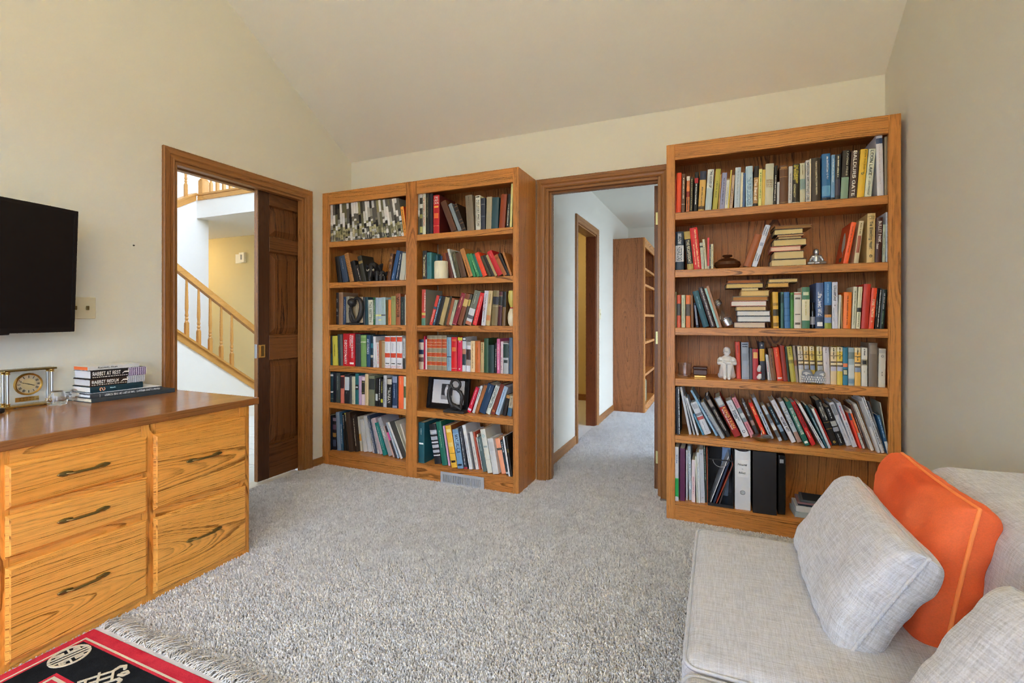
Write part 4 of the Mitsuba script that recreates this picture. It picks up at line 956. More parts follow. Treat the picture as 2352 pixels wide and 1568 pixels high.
((0,0,0),np.float64(0.626),-0.299,np.float64(0.0198),np.float64(0.2843),-8.7,np.float64(0.193),'#77766c',[('b',0,0.19,'#5c5b54'),('b',0.19,0.318,'#e3e2dc'),('b',0.318,0.688,'#e3e2dc'),('b',0.688,0.75,'#77744e'),('b',0.75,0.877,'#67654a'),('b',0.877,0.997,'#67654a'),('b',0.997,1,'#e3e2dc'),('x','#26241f',0.7,0.97,0.5)],{'pb': 1,'cn': 'photo spined thin'}),
((0,0,0),np.float64(0.648),-0.299,np.float64(0.0188),np.float64(0.2836),-9.13,np.float64(0.193),'#77766c',[('b',0,0.15,'#67654a'),('b',0.15,0.336,'#5c5b54'),('b',0.336,0.602,'#b3b2a6'),('b',0.602,0.652,'#bab48a'),('b',0.652,0.775,'#77744e'),('b',0.775,0.901,'#a19a6c'),('b',0.901,0.993,'#c9cac4'),('b',0.993,1,'#e3e2dc'),('x','#26241f',0.7,0.97,0.5)],{'pb': 1,'cn': 'photo spined thin'}),
((0,0,0),np.float64(0.669),-0.299,np.float64(0.0197),np.float64(0.2836),-9.13,np.float64(0.193),'#77766c',[('b',0,0.271,'#5c5b54'),('b',0.271,0.481,'#5c5b54'),('b',0.481,0.581,'#5c5b54'),('b',0.581,0.619,'#e3e2dc'),('b',0.619,0.726,'#c9cac4'),('b',0.726,0.83,'#8d8960'),('b',0.83,0.881,'#d8d8d2'),('b',0.881,0.955,'#2c2a26'),('b',0.955,1,'#d8d8d2'),('x','#cfcebf',0.7,0.97,0.5)],{'pb': 1,'cn': 'photo spined thin'}),
((0,0,0),np.float64(0.691),-0.299,np.float64(0.0187),np.float64(0.2829),-9.56,np.float64(0.192),'#77766c',[('b',0,0.357,'#d8d8d2'),('b',0.357,0.426,'#b3b2a6'),('b',0.426,0.526,'#3d3b33'),('b',0.526,0.641,'#2c2a26'),('b',0.641,0.736,'#77744e'),('b',0.736,0.842,'#77744e'),('b',0.842,0.962,'#77744e'),('b',0.962,1,'#8d8960'),('x','#cfcebf',0.7,0.97,0.5)],{'pb': 1,'cn': 'photo spined thin'}),
((0,0,0),np.float64(0.712),-0.299,np.float64(0.0187),np.float64(0.2831),-9.76,np.float64(0.193),'#77766c',[('b',0,0.121,'#d8d8d2'),('b',0.121,0.313,'#5c5b54'),('b',0.313,0.473,'#e3e2dc'),('b',0.473,0.557,'#5c5b54'),('b',0.557,0.608,'#5c5b54'),('b',0.608,0.696,'#a19a6c'),('b',0.696,0.74,'#77744e'),('b',0.74,0.789,'#77744e'),('b',0.789,0.859,'#1f1d1a'),('b',0.859,0.913,'#c9cac4'),('b',0.913,0.983,'#c9cac4'),('b',0.983,1,'#2c2a26'),('x','#26241f',0.7,0.97,0.5)],{'pb': 1,'cn': 'photo spined thin'}),
((0,0,0),np.float64(0.733),-0.299,np.float64(0.0197),np.float64(0.2823),-10.0,np.float64(0.192),'#77766c',[('b',0,0.173,'#5c5b54'),('b',0.173,0.468,'#5c5b54'),('b',0.468,0.589,'#e3e2dc'),('b',0.589,0.624,'#1f1d1a'),('b',0.624,0.683,'#b3b2a6'),('b',0.683,0.809,'#77744e'),('b',0.809,0.842,'#8d8960'),('b',0.842,0.907,'#77744e'),('b',0.907,1,'#e3e2dc'),('x','#cfcebf',0.7,0.97,0.5)],{'pb': 1,'cn': 'photo spined thin'}),
((0,0,0),np.float64(0.7534),-0.299,np.float64(0.0267),np.float64(0.2155),-8.81,np.float64(0.147),'#e39a3c',[('x','#3a2510',0.1,0.9,0.5)],{'cover': '#c8401e','cn': 'orange red'}),
((0,0,1),np.float64(0.112),-0.271,np.float64(0.0406),np.float64(0.2052),-8.41,np.float64(0.14),'#1f1d1c',[],{}),
((0,0,1),np.float64(0.1634),-0.271,np.float64(0.054),np.float64(0.2079),-11.09,np.float64(0.141),'#37485e',[('x','#8c95a0',0.1,0.5,0.5)],{}),
((0,0,1),np.float64(0.2336),-0.271,np.float64(0.0404),np.float64(0.2279),-14.81,np.float64(0.155),'#b07c45',[('l','#5a3a1c',0.06),('l','#5a3a1c',0.12),('l','#5a3a1c',0.18),('l','#5a3a1c',0.24),('l','#5a3a1c',0.3),('l','#5a3a1c',0.36),('l','#5a3a1c',0.42),('l','#5a3a1c',0.48),('l','#5a3a1c',0.54),('l','#5a3a1c',0.6),('l','#5a3a1c',0.66),('l','#5a3a1c',0.72)],{}),
((0,0,1),np.float64(0.2766),-0.271,np.float64(0.0444),np.float64(0.1628),-15.19,0.12,'#1d1b1a',[],{}),
((0,0,1),np.float64(0.327),-0.271,np.float64(0.023),np.float64(0.1338),-16.95,0.12,'#2b2522',[('x','#c8c3b4',0.2,0.9,0.5)],{}),
((0,0,1),np.float64(0.3512),-0.271,np.float64(0.0398),np.float64(0.1998),-13.9,np.float64(0.136),'#34342b',[('b',0.2,0.3,'#8a7444')],{}),
((0,0,1),np.float64(0.582),-0.271,np.float64(0.0267),np.float64(0.2023),8.37,np.float64(0.138),'#613f27',[('h','o','#b58a50',0.15,0.8),('h','o','#b58a50',0.35,0.8),('h','o','#b58a50',0.6,0.8)],{}),
((0,0,1),np.float64(0.615),-0.271,np.float64(0.0311),np.float64(0.223),13.8,np.float64(0.152),'#28507f',[('x','#a9bdd2',0.75,0.95,0.5)],{}),
((0,0,1),np.float64(0.6552),-0.271,np.float64(0.0235),np.float64(0.2156),11.51,np.float64(0.147),'#1e3048',[('x','#c9d2da',0.1,0.95,0.5)],{}),
((0,0,1),np.float64(0.6894),-0.271,np.float64(0.0426),np.float64(0.2071),8.75,np.float64(0.141),'#bdbdac',[('b',0,0.05,'#54504a')],{}),
((0,0,1),np.float64(0.7374),-0.271,np.float64(0.0219),np.float64(0.1357),6.67,0.12,'#c9c3ab',[],{}),
((0,0,2),np.float64(0.076),-0.251,np.float64(0.024),np.float64(0.25),0.0,np.float64(0.17),'#2b2322',[('x','#b9b2a6',0.2,0.3,0.5),('x','#b9b2a6',0.5,0.6,0.5),('l','#b9b2a6',0.72)],{}),
((0,0,2),np.float64(0.103),-0.251,np.float64(0.041),np.float64(0.252),0.0,np.float64(0.171),'#98785c',[],{}),
((0,0,2),np.float64(0.146),-0.251,np.float64(0.025),np.float64(0.2164),1.58,np.float64(0.147),'#2b4163',[('x','#7f8da0',0.1,0.9,0.5)],{}),
((0,0,2),np.float64(0.1768),-0.251,np.float64(0.029),np.float64(0.2189),0.0,np.float64(0.149),'#989481',[],{}),
((0,0,2),np.float64(0.2064),-0.251,np.float64(0.035),np.float64(0.216),0.0,np.float64(0.147),'#8c7b62',[],{}),
((0,0,2),np.float64(0.242),-0.251,np.float64(0.048),np.float64(0.213),0.0,np.float64(0.145),'#9d8f72',[],{}),
((0,0,2),np.float64(0.293),-0.251,np.float64(0.046),np.float64(0.212),0.0,np.float64(0.144),'#bda988',[('x','#6a4a30',0.1,0.9,0.5)],{}),
((0,0,2),np.float64(0.34),-0.251,np.float64(0.02),np.float64(0.211),0.0,np.float64(0.143),'#4c4c4e',[],{}),
((0,0,2),np.float64(0.362),-0.251,np.float64(0.026),np.float64(0.2109),0.0,np.float64(0.143),'#2b4a52',[],{}),
((0,0,2),np.float64(0.3938),-0.251,np.float64(0.044),np.float64(0.1881),-1.52,np.float64(0.128),'#cbd0be',[('t','THE BRITISH','#3a4038',0.08,0.9,0.5,0.55)],{}),
((0,0,2),np.float64(0.4376),-0.251,np.float64(0.02),np.float64(0.207),0.0,np.float64(0.141),'#1f5a33',[('x','#d0d6c4',0.1,0.8,0.5)],{}),
((0,0,2),np.float64(0.4584),-0.251,np.float64(0.026),np.float64(0.205),0.0,np.float64(0.139),'#a3b6c0',[('b',0.62,0.68,'#d8dc9a')],{}),
((0,0,2),np.float64(0.4854),-0.251,np.float64(0.027),np.float64(0.204),0.0,np.float64(0.139),'#a7bcc6',[('b',0.62,0.68,'#d6d884'),('b',0.8,0.84,'#d8dc9a')],{}),
((0,0,2),np.float64(0.513),-0.251,np.float64(0.039),np.float64(0.206),0.0,np.float64(0.14),'#a9c2c2',[('b',0.62,0.67,'#54606a'),('x','#6d8288',0.05,0.6,0.5)],{}),
((0,0,2),np.float64(0.556),-0.251,np.float64(0.019),np.float64(0.186),-1.23,np.float64(0.127),'#4d451f',[],{}),
((0,0,2),np.float64(0.576),-0.251,np.float64(0.025),np.float64(0.189),0.0,np.float64(0.129),'#e28644',[('x','#6b3a14',0.7,0.95,0.5)],{}),
((0,0,2),np.float64(0.603),-0.251,np.float64(0.04),np.float64(0.213),0.0,np.float64(0.145),'#96985a',[('l','#5c5d30',0.1),('l','#5c5d30',0.16)],{}),
((0,0,2),np.float64(0.646),-0.251,np.float64(0.039),np.float64(0.231),0.0,np.float64(0.157),'#a66038',[('t','MOTHER','#3c1c0e',0.1,0.75,0.5,0.55)],{}),
((0,0,2),np.float64(0.688),-0.251,np.float64(0.035),np.float64(0.2067),0.0,np.float64(0.141),'#232a26',[('x','#69806f',0.2,0.8,0.5)],{}),
((0,0,2),np.float64(0.725),-0.251,np.float64(0.008),np.float64(0.221),0.0,np.float64(0.15),'#d2cbb2',[],{}),
((0,0,3),np.float64(0.051),-0.291,np.float64(0.022),np.float64(0.2287),0.75,np.float64(0.156),'#33504e',[('b',0,0.6,'#34352d')],{}),
((0,0,3),np.float64(0.0806),-0.291,np.float64(0.05),np.float64(0.227),-1.01,np.float64(0.154),'#c9c04a',[('x','#4a4a20',0.3,0.7,0.5)],{}),
((0,0,3),np.float64(0.1396),-0.291,np.float64(0.022),np.float64(0.2414),-3.09,np.float64(0.164),'#22363a',[],{}),
((0,0,3),np.float64(0.1614),-0.291,np.float64(0.021),np.float64(0.2392),-2.4,np.float64(0.163),'#585e5e',[],{}),
((0,0,3),np.float64(0.1826),-0.291,np.float64(0.057),np.float64(0.247),0.0,np.float64(0.168),'#bc1f28',[('t','DICTIONARY','#f0dcd8',0.2,0.95,0.5,0.55)],{}),
((0,0,3),np.float64(0.242),-0.291,np.float64(0.054),np.float64(0.248),0.0,np.float64(0.169),'#c9242f',[('t',"Webster's New World",'#f3e6e4',0.05,0.75,0.64,0.3),('t','Dictionary','#f3e6e4',0.05,0.45,0.3,0.3),('b2',0.88,0.94,'#f3e6e4')],{}),
((0,0,3),np.float64(0.305),-0.291,np.float64(0.048),np.float64(0.245),0.0,np.float64(0.167),'#33393f',[('l','#5c646a',0.12),('l','#5c646a',0.3)],{}),
((0,0,3),np.float64(0.357),-0.291,np.float64(0.049),np.float64(0.236),-0.73,np.float64(0.16),'#79a05c',[('b',0.2,0.23,'#d8e0c0'),('b',0.0,0.08,'#8eb56e')],{}),
((0,0,3),np.float64(0.41),-0.291,np.float64(0.033),np.float64(0.238),0.0,np.float64(0.162),'#23486a',[('t','and Dictionary','#d6dde4',0.12,0.6,0.5,0.55)],{}),
((0,0,3),np.float64(0.446),-0.291,np.float64(0.022),np.float64(0.2377),0.72,np.float64(0.162),'#1f3a4a',[('b',0.25,0.4,'#2f7a86'),('b',0.62,0.7,'#b5b4a0'),('b',0.75,1,'#26252a')],{}),
((0,0,3),np.float64(0.471),-0.291,np.float64(0.022),np.float64(0.229),0.0,np.float64(0.156),'#d3d5d9',[('x','#8a8c92',0.7,0.95,0.5)],{}),
((0,0,3),np.float64(0.4988),-0.291,np.float64(0.025),np.float64(0.1861),-1.54,np.float64(0.127),'#d9d7d4',[('x','#c9343c',0.05,0.9,0.75)],{}),
((0,0,3),np.float64(0.5246),-0.291,np.float64(0.024),np.float64(0.201),0.0,np.float64(0.137),'#9c6534',[],{}),
((0,0,3),np.float64(0.5494),-0.291,np.float64(0.028),np.float64(0.2),0.0,np.float64(0.136),'#a8916a',[('l','#6b5636',0.08)],{}),
((0,0,3),np.float64(0.578),-0.291,np.float64(0.046),np.float64(0.233),0.0,np.float64(0.158),'#dcdcdf',[('b',0.03,0.17,'#d4492f'),('b',0.53,0.67,'#d4492f'),('x','#a6abb6',0.22,0.5,0.5),('l','#b8474a',0.93),('l','#b8474a',0.97),('b2',0.84,0.87,'#444444')],{'cn': 'white red banded'}),
((0,0,3),np.float64(0.63),-0.291,np.float64(0.046),np.float64(0.234),0.0,np.float64(0.159),'#dcdcdf',[('b',0.03,0.17,'#d4492f'),('b',0.53,0.67,'#d4492f'),('x','#a6abb6',0.22,0.5,0.5),('l','#b8474a',0.93),('l','#b8474a',0.97),('b2',0.84,0.87,'#444444')],{'cn': 'white red banded'}),
((0,0,3),np.float64(0.685),-0.291,np.float64(0.045),np.float64(0.235),0.0,np.float64(0.16),'#dcdcdf',[('b',0.03,0.17,'#d4492f'),('b',0.53,0.67,'#d4492f'),('x','#a6abb6',0.22,0.5,0.5),('l','#b8474a',0.93),('l','#b8474a',0.97),('b2',0.84,0.87,'#444444')],{'cn': 'white red banded'}),
((0,0,3),np.float64(0.738),-0.291,np.float64(0.019),np.float64(0.218),0.0,np.float64(0.148),'#c9c9c6',[('x','#33332f',0.1,0.6,0.5),('b',0.65,1,'#2c2b29')],{}),
((0,0,4),np.float64(0.046),np.float64(-0.294),np.float64(0.042),np.float64(0.228),0.0,np.float64(0.155),'#1f3a44',[('b',0.06,0.12,'#c9ced0'),('b',0.63,0.68,'#c9ced0'),('l','#c9ced0',0.88)],{}),
((0,0,4),np.float64(0.091),np.float64(-0.294),np.float64(0.023),np.float64(0.23),0.0,np.float64(0.156),'#141a28',[],{}),
((0,0,4),np.float64(0.118),np.float64(-0.295),np.float64(0.037),np.float64(0.2287),0.0,np.float64(0.156),'#3b4646',[('x','#8c9796',0.1,0.6,0.5)],{}),
((0,0,4),np.float64(0.163),np.float64(-0.296),np.float64(0.034),np.float64(0.209),0.0,np.float64(0.142),'#dd7c68',[('b',0.04,0.46,'#3c2028')],{}),
((0,0,4),np.float64(0.202),np.float64(-0.297),np.float64(0.045),np.float64(0.2244),0.76,np.float64(0.153),'#23252a',[('b',0.1,0.55,'#c6d0d4'),('x','#8a8d90',0.6,0.7,0.5)],{}),
((0,0,4),np.float64(0.25),np.float64(-0.297),np.float64(0.021),np.float64(0.2136),1.07,np.float64(0.145),'#4a4e50',[],{}),
((0,0,4),np.float64(0.2752),np.float64(-0.298),np.float64(0.032),np.float64(0.2067),0.0,np.float64(0.141),'#d2d0b4',[('x','#7a7a5c',0.85,0.95,0.5)],{}),
((0,0,4),np.float64(0.308),np.float64(-0.298),np.float64(0.031),np.float64(0.2317),0.0,np.float64(0.158),'#256b70',[('b',0.36,0.52,'#1f2328'),('b2',0.42,0.46,'#cfd8d8')],{}),
((0,0,4),np.float64(0.342),np.float64(-0.299),np.float64(0.025),np.float64(0.2158),0.0,np.float64(0.147),'#c2a5c4',[],{}),
((0,0,4),np.float64(0.369),np.float64(-0.299),np.float64(0.03),np.float64(0.212),0.0,np.float64(0.144),'#e3cdd4',[('b',0.14,0.62,'#2c3028'),('l','#d6b86a',0.2),('l','#d6b86a',0.56)],{}),
((0,0,4),np.float64(0.403),np.float64(-0.3),np.float64(0.03),np.float64(0.2338),0.0,np.float64(0.159),'#dcc69b',[('x','#b39c68',0.3,0.95,0.5)],{}),
((0,0,4),np.float64(0.437),np.float64(-0.301),np.float64(0.054),np.float64(0.223),0.0,np.float64(0.152),'#777c63',[('b',0.1,0.46,'#343a38')],{}),
((0,0,4),np.float64(0.5),np.float64(-0.302),np.float64(0.021),np.float64(0.2058),0.0,np.float64(0.14),'#1b1b1d',[('b',0.55,0.8,'#c2c4c4')],{}),
((0,0,4),np.float64(0.524),np.float64(-0.302),np.float64(0.022),np.float64(0.2115),1.62,np.float64(0.144),'#1a1a1c',[('x','#d5d5d5',0.05,0.8,0.5)],{}),
((0,0,4),np.float64(0.548),np.float64(-0.302),np.float64(0.018),np.float64(0.2027),1.13,np.float64(0.138),'#1d1d1b',[('x','#d8d060',0.1,0.5,0.5),('b',0.72,0.85,'#c9c23a')],{}),
((0,0,4),np.float64(0.572),np.float64(-0.303),np.float64(0.028),np.float64(0.2317),0.74,np.float64(0.158),'#b9bcc1',[('x','#5e6066',0.1,0.9,0.5)],{}),
((0,0,4),np.float64(0.604),np.float64(-0.304),np.float64(0.042),np.float64(0.2104),0.81,np.float64(0.143),'#1c1d1d',[('b',0.02,0.2,'#b9b3a6'),('t','TRUMAN','#cfcfc9',0.3,0.85,0.5,0.55)],{}),
((0,0,4),np.float64(0.655),np.float64(-0.305),np.float64(0.04),np.float64(0.2287),0.0,np.float64(0.155),'#8390ad',[('b',0.2,0.92,'#223a5c'),('x','#b9c6da',0.25,0.7,0.5)],{}),
((0,0,4),np.float64(0.697),np.float64(-0.305),np.float64(0.01),np.float64(0.231),0.0,np.float64(0.157),'#2c2a33',[],{}),
((0,0,4),np.float64(0.71),np.float64(-0.306),np.float64(0.042),np.float64(0.234),0.0,np.float64(0.159),'#f06a38',[('x','#f3b08a',0.05,0.3,0.5)],{}),
((0,0,4),np.float64(0.755),np.float64(-0.306),np.float64(0.019),np.float64(0.231),0.0,np.float64(0.157),'#cdd2bd',[('b',0.3,0.65,'#4c5c34')],{}),
((0,0,5),np.float64(0.035),np.float64(-0.303),np.float64(0.034),np.float64(0.268),0.0,np.float64(0.182),'#161e2c',[('t','National Parks - Remembered','#e2e6e8',0.03,0.95,0.3,0.4)],{}),
((0,0,5),np.float64(0.069),np.float64(-0.279),np.float64(0.0336),np.float64(0.2619),0.0,np.float64(0.178),'#1c1d26',[('b',0.05,0.15,'#8a7a8a'),('b',0.25,0.4,'#57405a'),('b',0.5,0.62,'#94703a'),('b',0.7,0.9,'#3f4a63')],{}),
((0,0,5),np.float64(0.1154),np.float64(-0.281),np.float64(0.032),np.float64(0.2933),-2.74,np.float64(0.199),'#7a90a8',[],{}),
((0,0,5),np.float64(0.15),np.float64(-0.273),np.float64(0.0182),np.float64(0.2936),-3.27,np.float64(0.2),'#2f5878',[('x','#dfe6ea',0.3,0.85,0.5)],{}),
((0,0,5),np.float64(0.17),np.float64(-0.267),np.float64(0.0189),np.float64(0.2858),-3.49,np.float64(0.194),'#1d1c1c',[('x','#d9dad8',0.05,0.42,0.5)],{}),
((0,0,5),np.float64(0.1924),np.float64(-0.265),np.float64(0.0209),np.float64(0.2914),-4.05,np.float64(0.198),'#191919',[('b',0.0,0.05,'#b8b04a'),('x','#d9dad8',0.06,0.25,0.5)],{}),
((0,0,5),np.float64(0.2282),np.float64(-0.276),np.float64(0.0417),np.float64(0.3002),-6.89,np.float64(0.204),'#3f3026',[],{}),
((0,0,5),np.float64(0.271),np.float64(-0.257),np.float64(0.0292),np.float64(0.2783),-6.74,np.float64(0.189),'#33261f',[('x','#e3dbc8',0.1,0.85,0.5)],{}),
((0,0,5),np.float64(0.3006),np.float64(-0.232),np.float64(0.0184),np.float64(0.2639),-6.74,np.float64(0.179),'#cfcab9',[('b',0.5,0.7,'#d9a34e')],{}),
((0,0,5),np.float64(0.3356),np.float64(-0.236),np.float64(0.0335),np.float64(0.2461),-10.42,np.float64(0.167),'#c9cac8',[],{}),
((0,0,5),np.float64(0.3706),np.float64(-0.223),np.float64(0.0347),np.float64(0.274),-10.42,np.float64(0.186),'#cdd0d2',[],{}),
((0,0,5),np.float64(0.4204),np.float64(-0.235),np.float64(0.0167),np.float64(0.2687),-13.34,np.float64(0.183),'#bfc1c2',[('x','#84888c',0.1,0.8,0.5)],{}),
((0,0,5),np.float64(0.445),np.float64(-0.243),np.float64(0.0208),np.float64(0.2884),-14.7,np.float64(0.196),'#3a4a62',[('x','#c4cad2',0.1,0.9,0.5)],{}),
((0,0,5),np.float64(0.4676),np.float64(-0.236),np.float64(0.0149),np.float64(0.2628),-14.7,np.float64(0.179),'#b9bbbf',[('x','#6a5560',0.1,0.9,0.5)],{}),
((0,0,5),np.float64(0.4916),np.float64(-0.242),np.float64(0.0362),np.float64(0.2733),-16.45,np.float64(0.186),'#c8b4bb',[('x','#d6d0d2',0.1,0.9,0.5)],{}),
((0,0,5),np.float64(0.54),np.float64(-0.262),np.float64(0.0333),np.float64(0.2487),-18.77,np.float64(0.169),'#1f7d78',[('x','#c9e0dc',0.1,0.85,0.5)],{}),
((0,0,5),np.float64(0.5882),np.float64(-0.259),np.float64(0.0376),np.float64(0.2919),-21.36,np.float64(0.198),'#a1a1a7',[('t','history','#d9d9dc',0.2,0.55,0.5,0.55)],{}),
((0,0,5),np.float64(0.634),np.float64(-0.269),np.float64(0.0158),np.float64(0.2373),-22.03,np.float64(0.161),'#c2a49a',[],{}),
((0,0,5),np.float64(0.662),np.float64(-0.281),np.float64(0.0166),np.float64(0.2442),-22.89,np.float64(0.166),'#3a3136',[('b',0.2,0.45,'#d8569a')],{}),
((0,0,5),np.float64(0.6822),np.float64(-0.279),np.float64(0.0156),np.float64(0.2723),-23.36,np.float64(0.185),'#9fb0c0',[('x','#d9e0e6',0.1,0.9,0.5)],{}),
((0,0,5),np.float64(0.7098),np.float64(-0.278),np.float64(0.0181),np.float64(0.28),-25.38,np.float64(0.19),'#d3d5d7',[],{'cover': '#5d605e'}),
((0,0,5),np.float64(0.73),np.float64(-0.226),np.float64(0.0071),np.float64(0.279),-24.63,np.float64(0.19),'#cfccb9',[('x','#6e7066',0.05,0.4,0.5)],{}),
((0,0,5),np.float64(0.738),-0.211,np.float64(0.0119),np.float64(0.2503),-20.5,np.float64(0.17),'#ddd6c6',[],{}),
((0,1,0),np.float64(0.873),-0.301,np.float64(0.015),np.float64(0.29),0.0,np.float64(0.197),'#a6a79c',[('b',0.4,0.5,'#d4d4cc'),('b',0.55,1,'#4c4a3a')],{}),
((0,1,0),np.float64(0.889),-0.301,np.float64(0.022),np.float64(0.29),0.0,np.float64(0.197),'#3a382f',[('b',0,0.1,'#c7c8be'),('b',0.25,0.35,'#cfcfc4'),('b',0.5,0.6,'#8d8c4c'),('b',0.8,0.95,'#b5b46a')],{}),
((0,1,0),np.float64(0.913),-0.301,np.float64(0.025),np.float64(0.291),0.0,np.float64(0.198),'#cfd2ba',[('t','THE DUSTBIN OF HISTORY','#b0402e',0.1,0.8,0.5,0.55)],{}),
((0,1,0),np.float64(0.939),-0.301,np.float64(0.025),np.float64(0.285),0.0,np.float64(0.194),'#23231b',[('x','#8c8a62',0.1,0.6,0.5)],{}),
((0,1,0),np.float64(0.967),-0.301,np.float64(0.027),np.float64(0.282),0.0,np.float64(0.192),'#1c1a24',[],{}),
((0,1,0),np.float64(1.001),-0.301,np.float64(0.049),np.float64(0.267),0.0,0.22,'#bb1c24',[('h','THE','#f4dccf',0.07,0.6),('h','LAST','#f4dccf',0.14,0.75),('h','LION','#f4dccf',0.21,0.75),('b2',0.28,0.33,'#e2a04c'),('b2',0.47,0.6,'#e0743c'),('l','#e8b070',0.8)],{'cover': '#5b2320'}),
((0,1,0),np.float64(1.147),-0.301,np.float64(0.0434),np.float64(0.2286),-22.64,0.2,'#5a3722',[],{}),
((0,1,0),np.float64(1.201),-0.301,np.float64(0.0267),np.float64(0.2071),-22.73,np.float64(0.141),'#828f94',[],{}),
((0,1,0),np.float64(1.233),-0.301,np.float64(0.0288),np.float64(0.1993),-21.8,np.float64(0.135),'#2a1f18',[('l','#a97444',0.1),('l','#a97444',0.25),('l','#a97444',0.6),('l','#a97444',0.72),('l','#a97444',0.93)],{}),
((0,1,0),np.float64(1.269),-0.301,np.float64(0.0529),np.float64(0.2395),-3.83,np.float64(0.163),'#7c705d',[('x','#5b5040',0.05,0.3,0.5)],{}),
((0,1,0),np.float64(1.334),-0.301,np.float64(0.036),np.float64(0.231),-0.74,np.float64(0.157),'#d0cfbf',[('t','THE BEST AND THE','#2e2c26',0.12,0.9,0.66,0.34),('x','#56534a',0.12,0.9,0.3),('b2',0.02,0.06,'#4a4438')],{}),
((0,1,0),np.float64(1.372),-0.301,np.float64(0.031),np.float64(0.211),0.0,np.float64(0.143),'#2a3040',[('l','#aab0b4',0.2),('l','#aab0b4',0.58)],{}),
((0,1,0),np.float64(1.409),-0.301,np.float64(0.039),np.float64(0.213),1.61,np.float64(0.145),'#a59b80',[],{}),
((0,1,0),np.float64(1.449),-0.301,np.float64(0.047),np.float64(0.2052),2.49,np.float64(0.14),'#2b4b54',[],{}),
((0,1,0),np.float64(1.504),-0.301,np.float64(0.0409),np.float64(0.2195),4.38,np.float64(0.149),'#8b3d1c',[],{}),
((0,1,0),np.float64(1.555),-0.301,np.float64(0.021),np.float64(0.2171),3.41,np.float64(0.148),'#1d1d1a',[('x','#cfd0c0',0.3,0.95,0.5)],{}),
((0,1,0),np.float64(1.581),-0.301,np.float64(0.014),np.float64(0.2827),2.23,np.float64(0.192),'#d6d58f',[],{}),
((0,1,1),np.float64(0.912),-0.301,np.float64(0.034),np.float64(0.201),0.0,np.float64(0.137),'#26241f',[('t','The Unvanquished','#d8cf9e',0.15,0.9,0.5,0.55)],{}),
((0,1,1),np.float64(0.949),-0.301,np.float64(0.036),np.float64(0.187),0.0,np.float64(0.127),'#3a787c',[('x','#264f54',0.1,0.5,0.5)],{}),
((0,1,1),np.float64(0.987),-0.251,np.float64(0.0182),np.float64(0.1718),-0.66,0.12,'#33606c',[],{}),
((0,1,1),np.float64(1.006),-0.221,np.float64(0.0189),np.float64(0.1698),-0.49,0.12,'#2a3f63',[],{}),
((0,1,1),np.float64(1.025),-0.221,np.float64(0.007),np.float64(0.161),-0.29,0.12,'#9d7c48',[],{}),
((0,1,1),np.float64(1.0326),-0.231,np.float64(0.043),np.float64(0.186),0.0,np.float64(0.126),'#8e4a28',[],{}),
((0,1,1),np.float64(1.111),-0.261,np.float64(0.0294),np.float64(0.1836),-11.31,np.float64(0.125),'#5e2a1e',[],{}),
((0,1,1),np.float64(1.171),-0.301,np.float64(0.0153),np.float64(0.2076),-16.51,np.float64(0.141),'#cfd4cc',[('x','#55655a',0.1,0.5,0.5)],{}),
((0,1,1),np.float64(1.189),-0.301,np.float64(0.0272),np.float64(0.1819),-13.35,np.float64(0.124),'#4e4a2c',[('x','#8f8a62',0.1,0.4,0.5)],{}),
((0,1,1),np.float64(1.2222),-0.301,np.float64(0.0415),np.float64(0.173),-15.08,0.12,'#563a22',[],{}),
((0,1,1),np.float64(1.28),-0.301,np.float64(0.033),np.float64(0.2027),-19.6,np.float64(0.138),'#b87a3c',[('x','#6d461e',0.4,0.95,0.5)],{}),
((0,1,1),np.float64(1.3158),-0.301,np.float64(0.0207),np.float64(0.1667),-19.63,0.12,'#2b8050',[],{}),
((0,1,1),np.float64(1.3436),-0.301,np.float64(0.0205),np.float64(0.1675),-21.36,0.12,'#3f9258',[('x','#a8cf9a',0.3,0.8,0.5)],{}),
((0,1,1),np.float64(1.3676),-0.301,np.float64(0.0185),np.float64(0.1645),-21.93,0.12,'#1f6a58',[],{}),
((0,1,1),np.float64(1.3886),-0.301,np.float64(0.0314),np.float64(0.1708),-22.26,0.12,'#e84a26',[],{}),
((0,1,1),np.float64(1.4304),-0.301,np.float64(0.0181),np.float64(0.1499),-24.86,0.12,'#463d24',[],{}),
((0,1,1),np.float64(1.4536),-0.301,np.float64(0.0196),np.float64(0.1561),-25.96,0.12,'#2a211a',[],{}),
((0,1,1),np.float64(1.4764),-0.301,np.float64(0.0165),np.float64(0.1568),-25.96,0.12,'#b09a68',[],{}),
((0,1,1),np.float64(1.4982),-0.301,np.float64(0.0355),np.float64(0.1801),-26.96,np.float64(0.122),'#c4242c',[('x','#e06a60',0.1,0.3,0.5)],{}),
((0,1,1),np.float64(1.5388),-0.301,np.float64(0.0258),np.float64(0.153),-27.24,0.12,'#a5602f',[('b',0.1,0.2,'#8e4a20')],{}),
((0,1,1),np.float64(1.5674),-0.301,np.float64(0.0171),np.float64(0.1632),-25.78,0.12,'#221b16',[],{}),
((0,1,1),np.float64(1.585),-0.301,np.float64(0.014),np.float64(0.1636),-20.76,0.12,'#b4763c',[('l','#8a5426',0.15),('l','#8a5426',0.3)],{}),
((0,1,2),np.float64(0.899),-0.296,np.float64(0.032),np.float64(0.2525),0.91,0.22,'#c2493c',[('b',0,0.0,'#fff'),('b',0.65,0.72,'#c8b45a'),('b',0.8,1,'#5a8a72'),('x','#e4dccd',0.1,0.6,0.85)],{'cover': '#8f9480'}),
((0,1,2),np.float64(0.965),-0.296,np.float64(0.022),np.float64(0.2136),16.62,np.float64(0.145),'#cf3c2e',[('b',0.38,0.46,'#2c4c60'),('x','#e9cfc4',0.5,0.9,0.5)],{}),
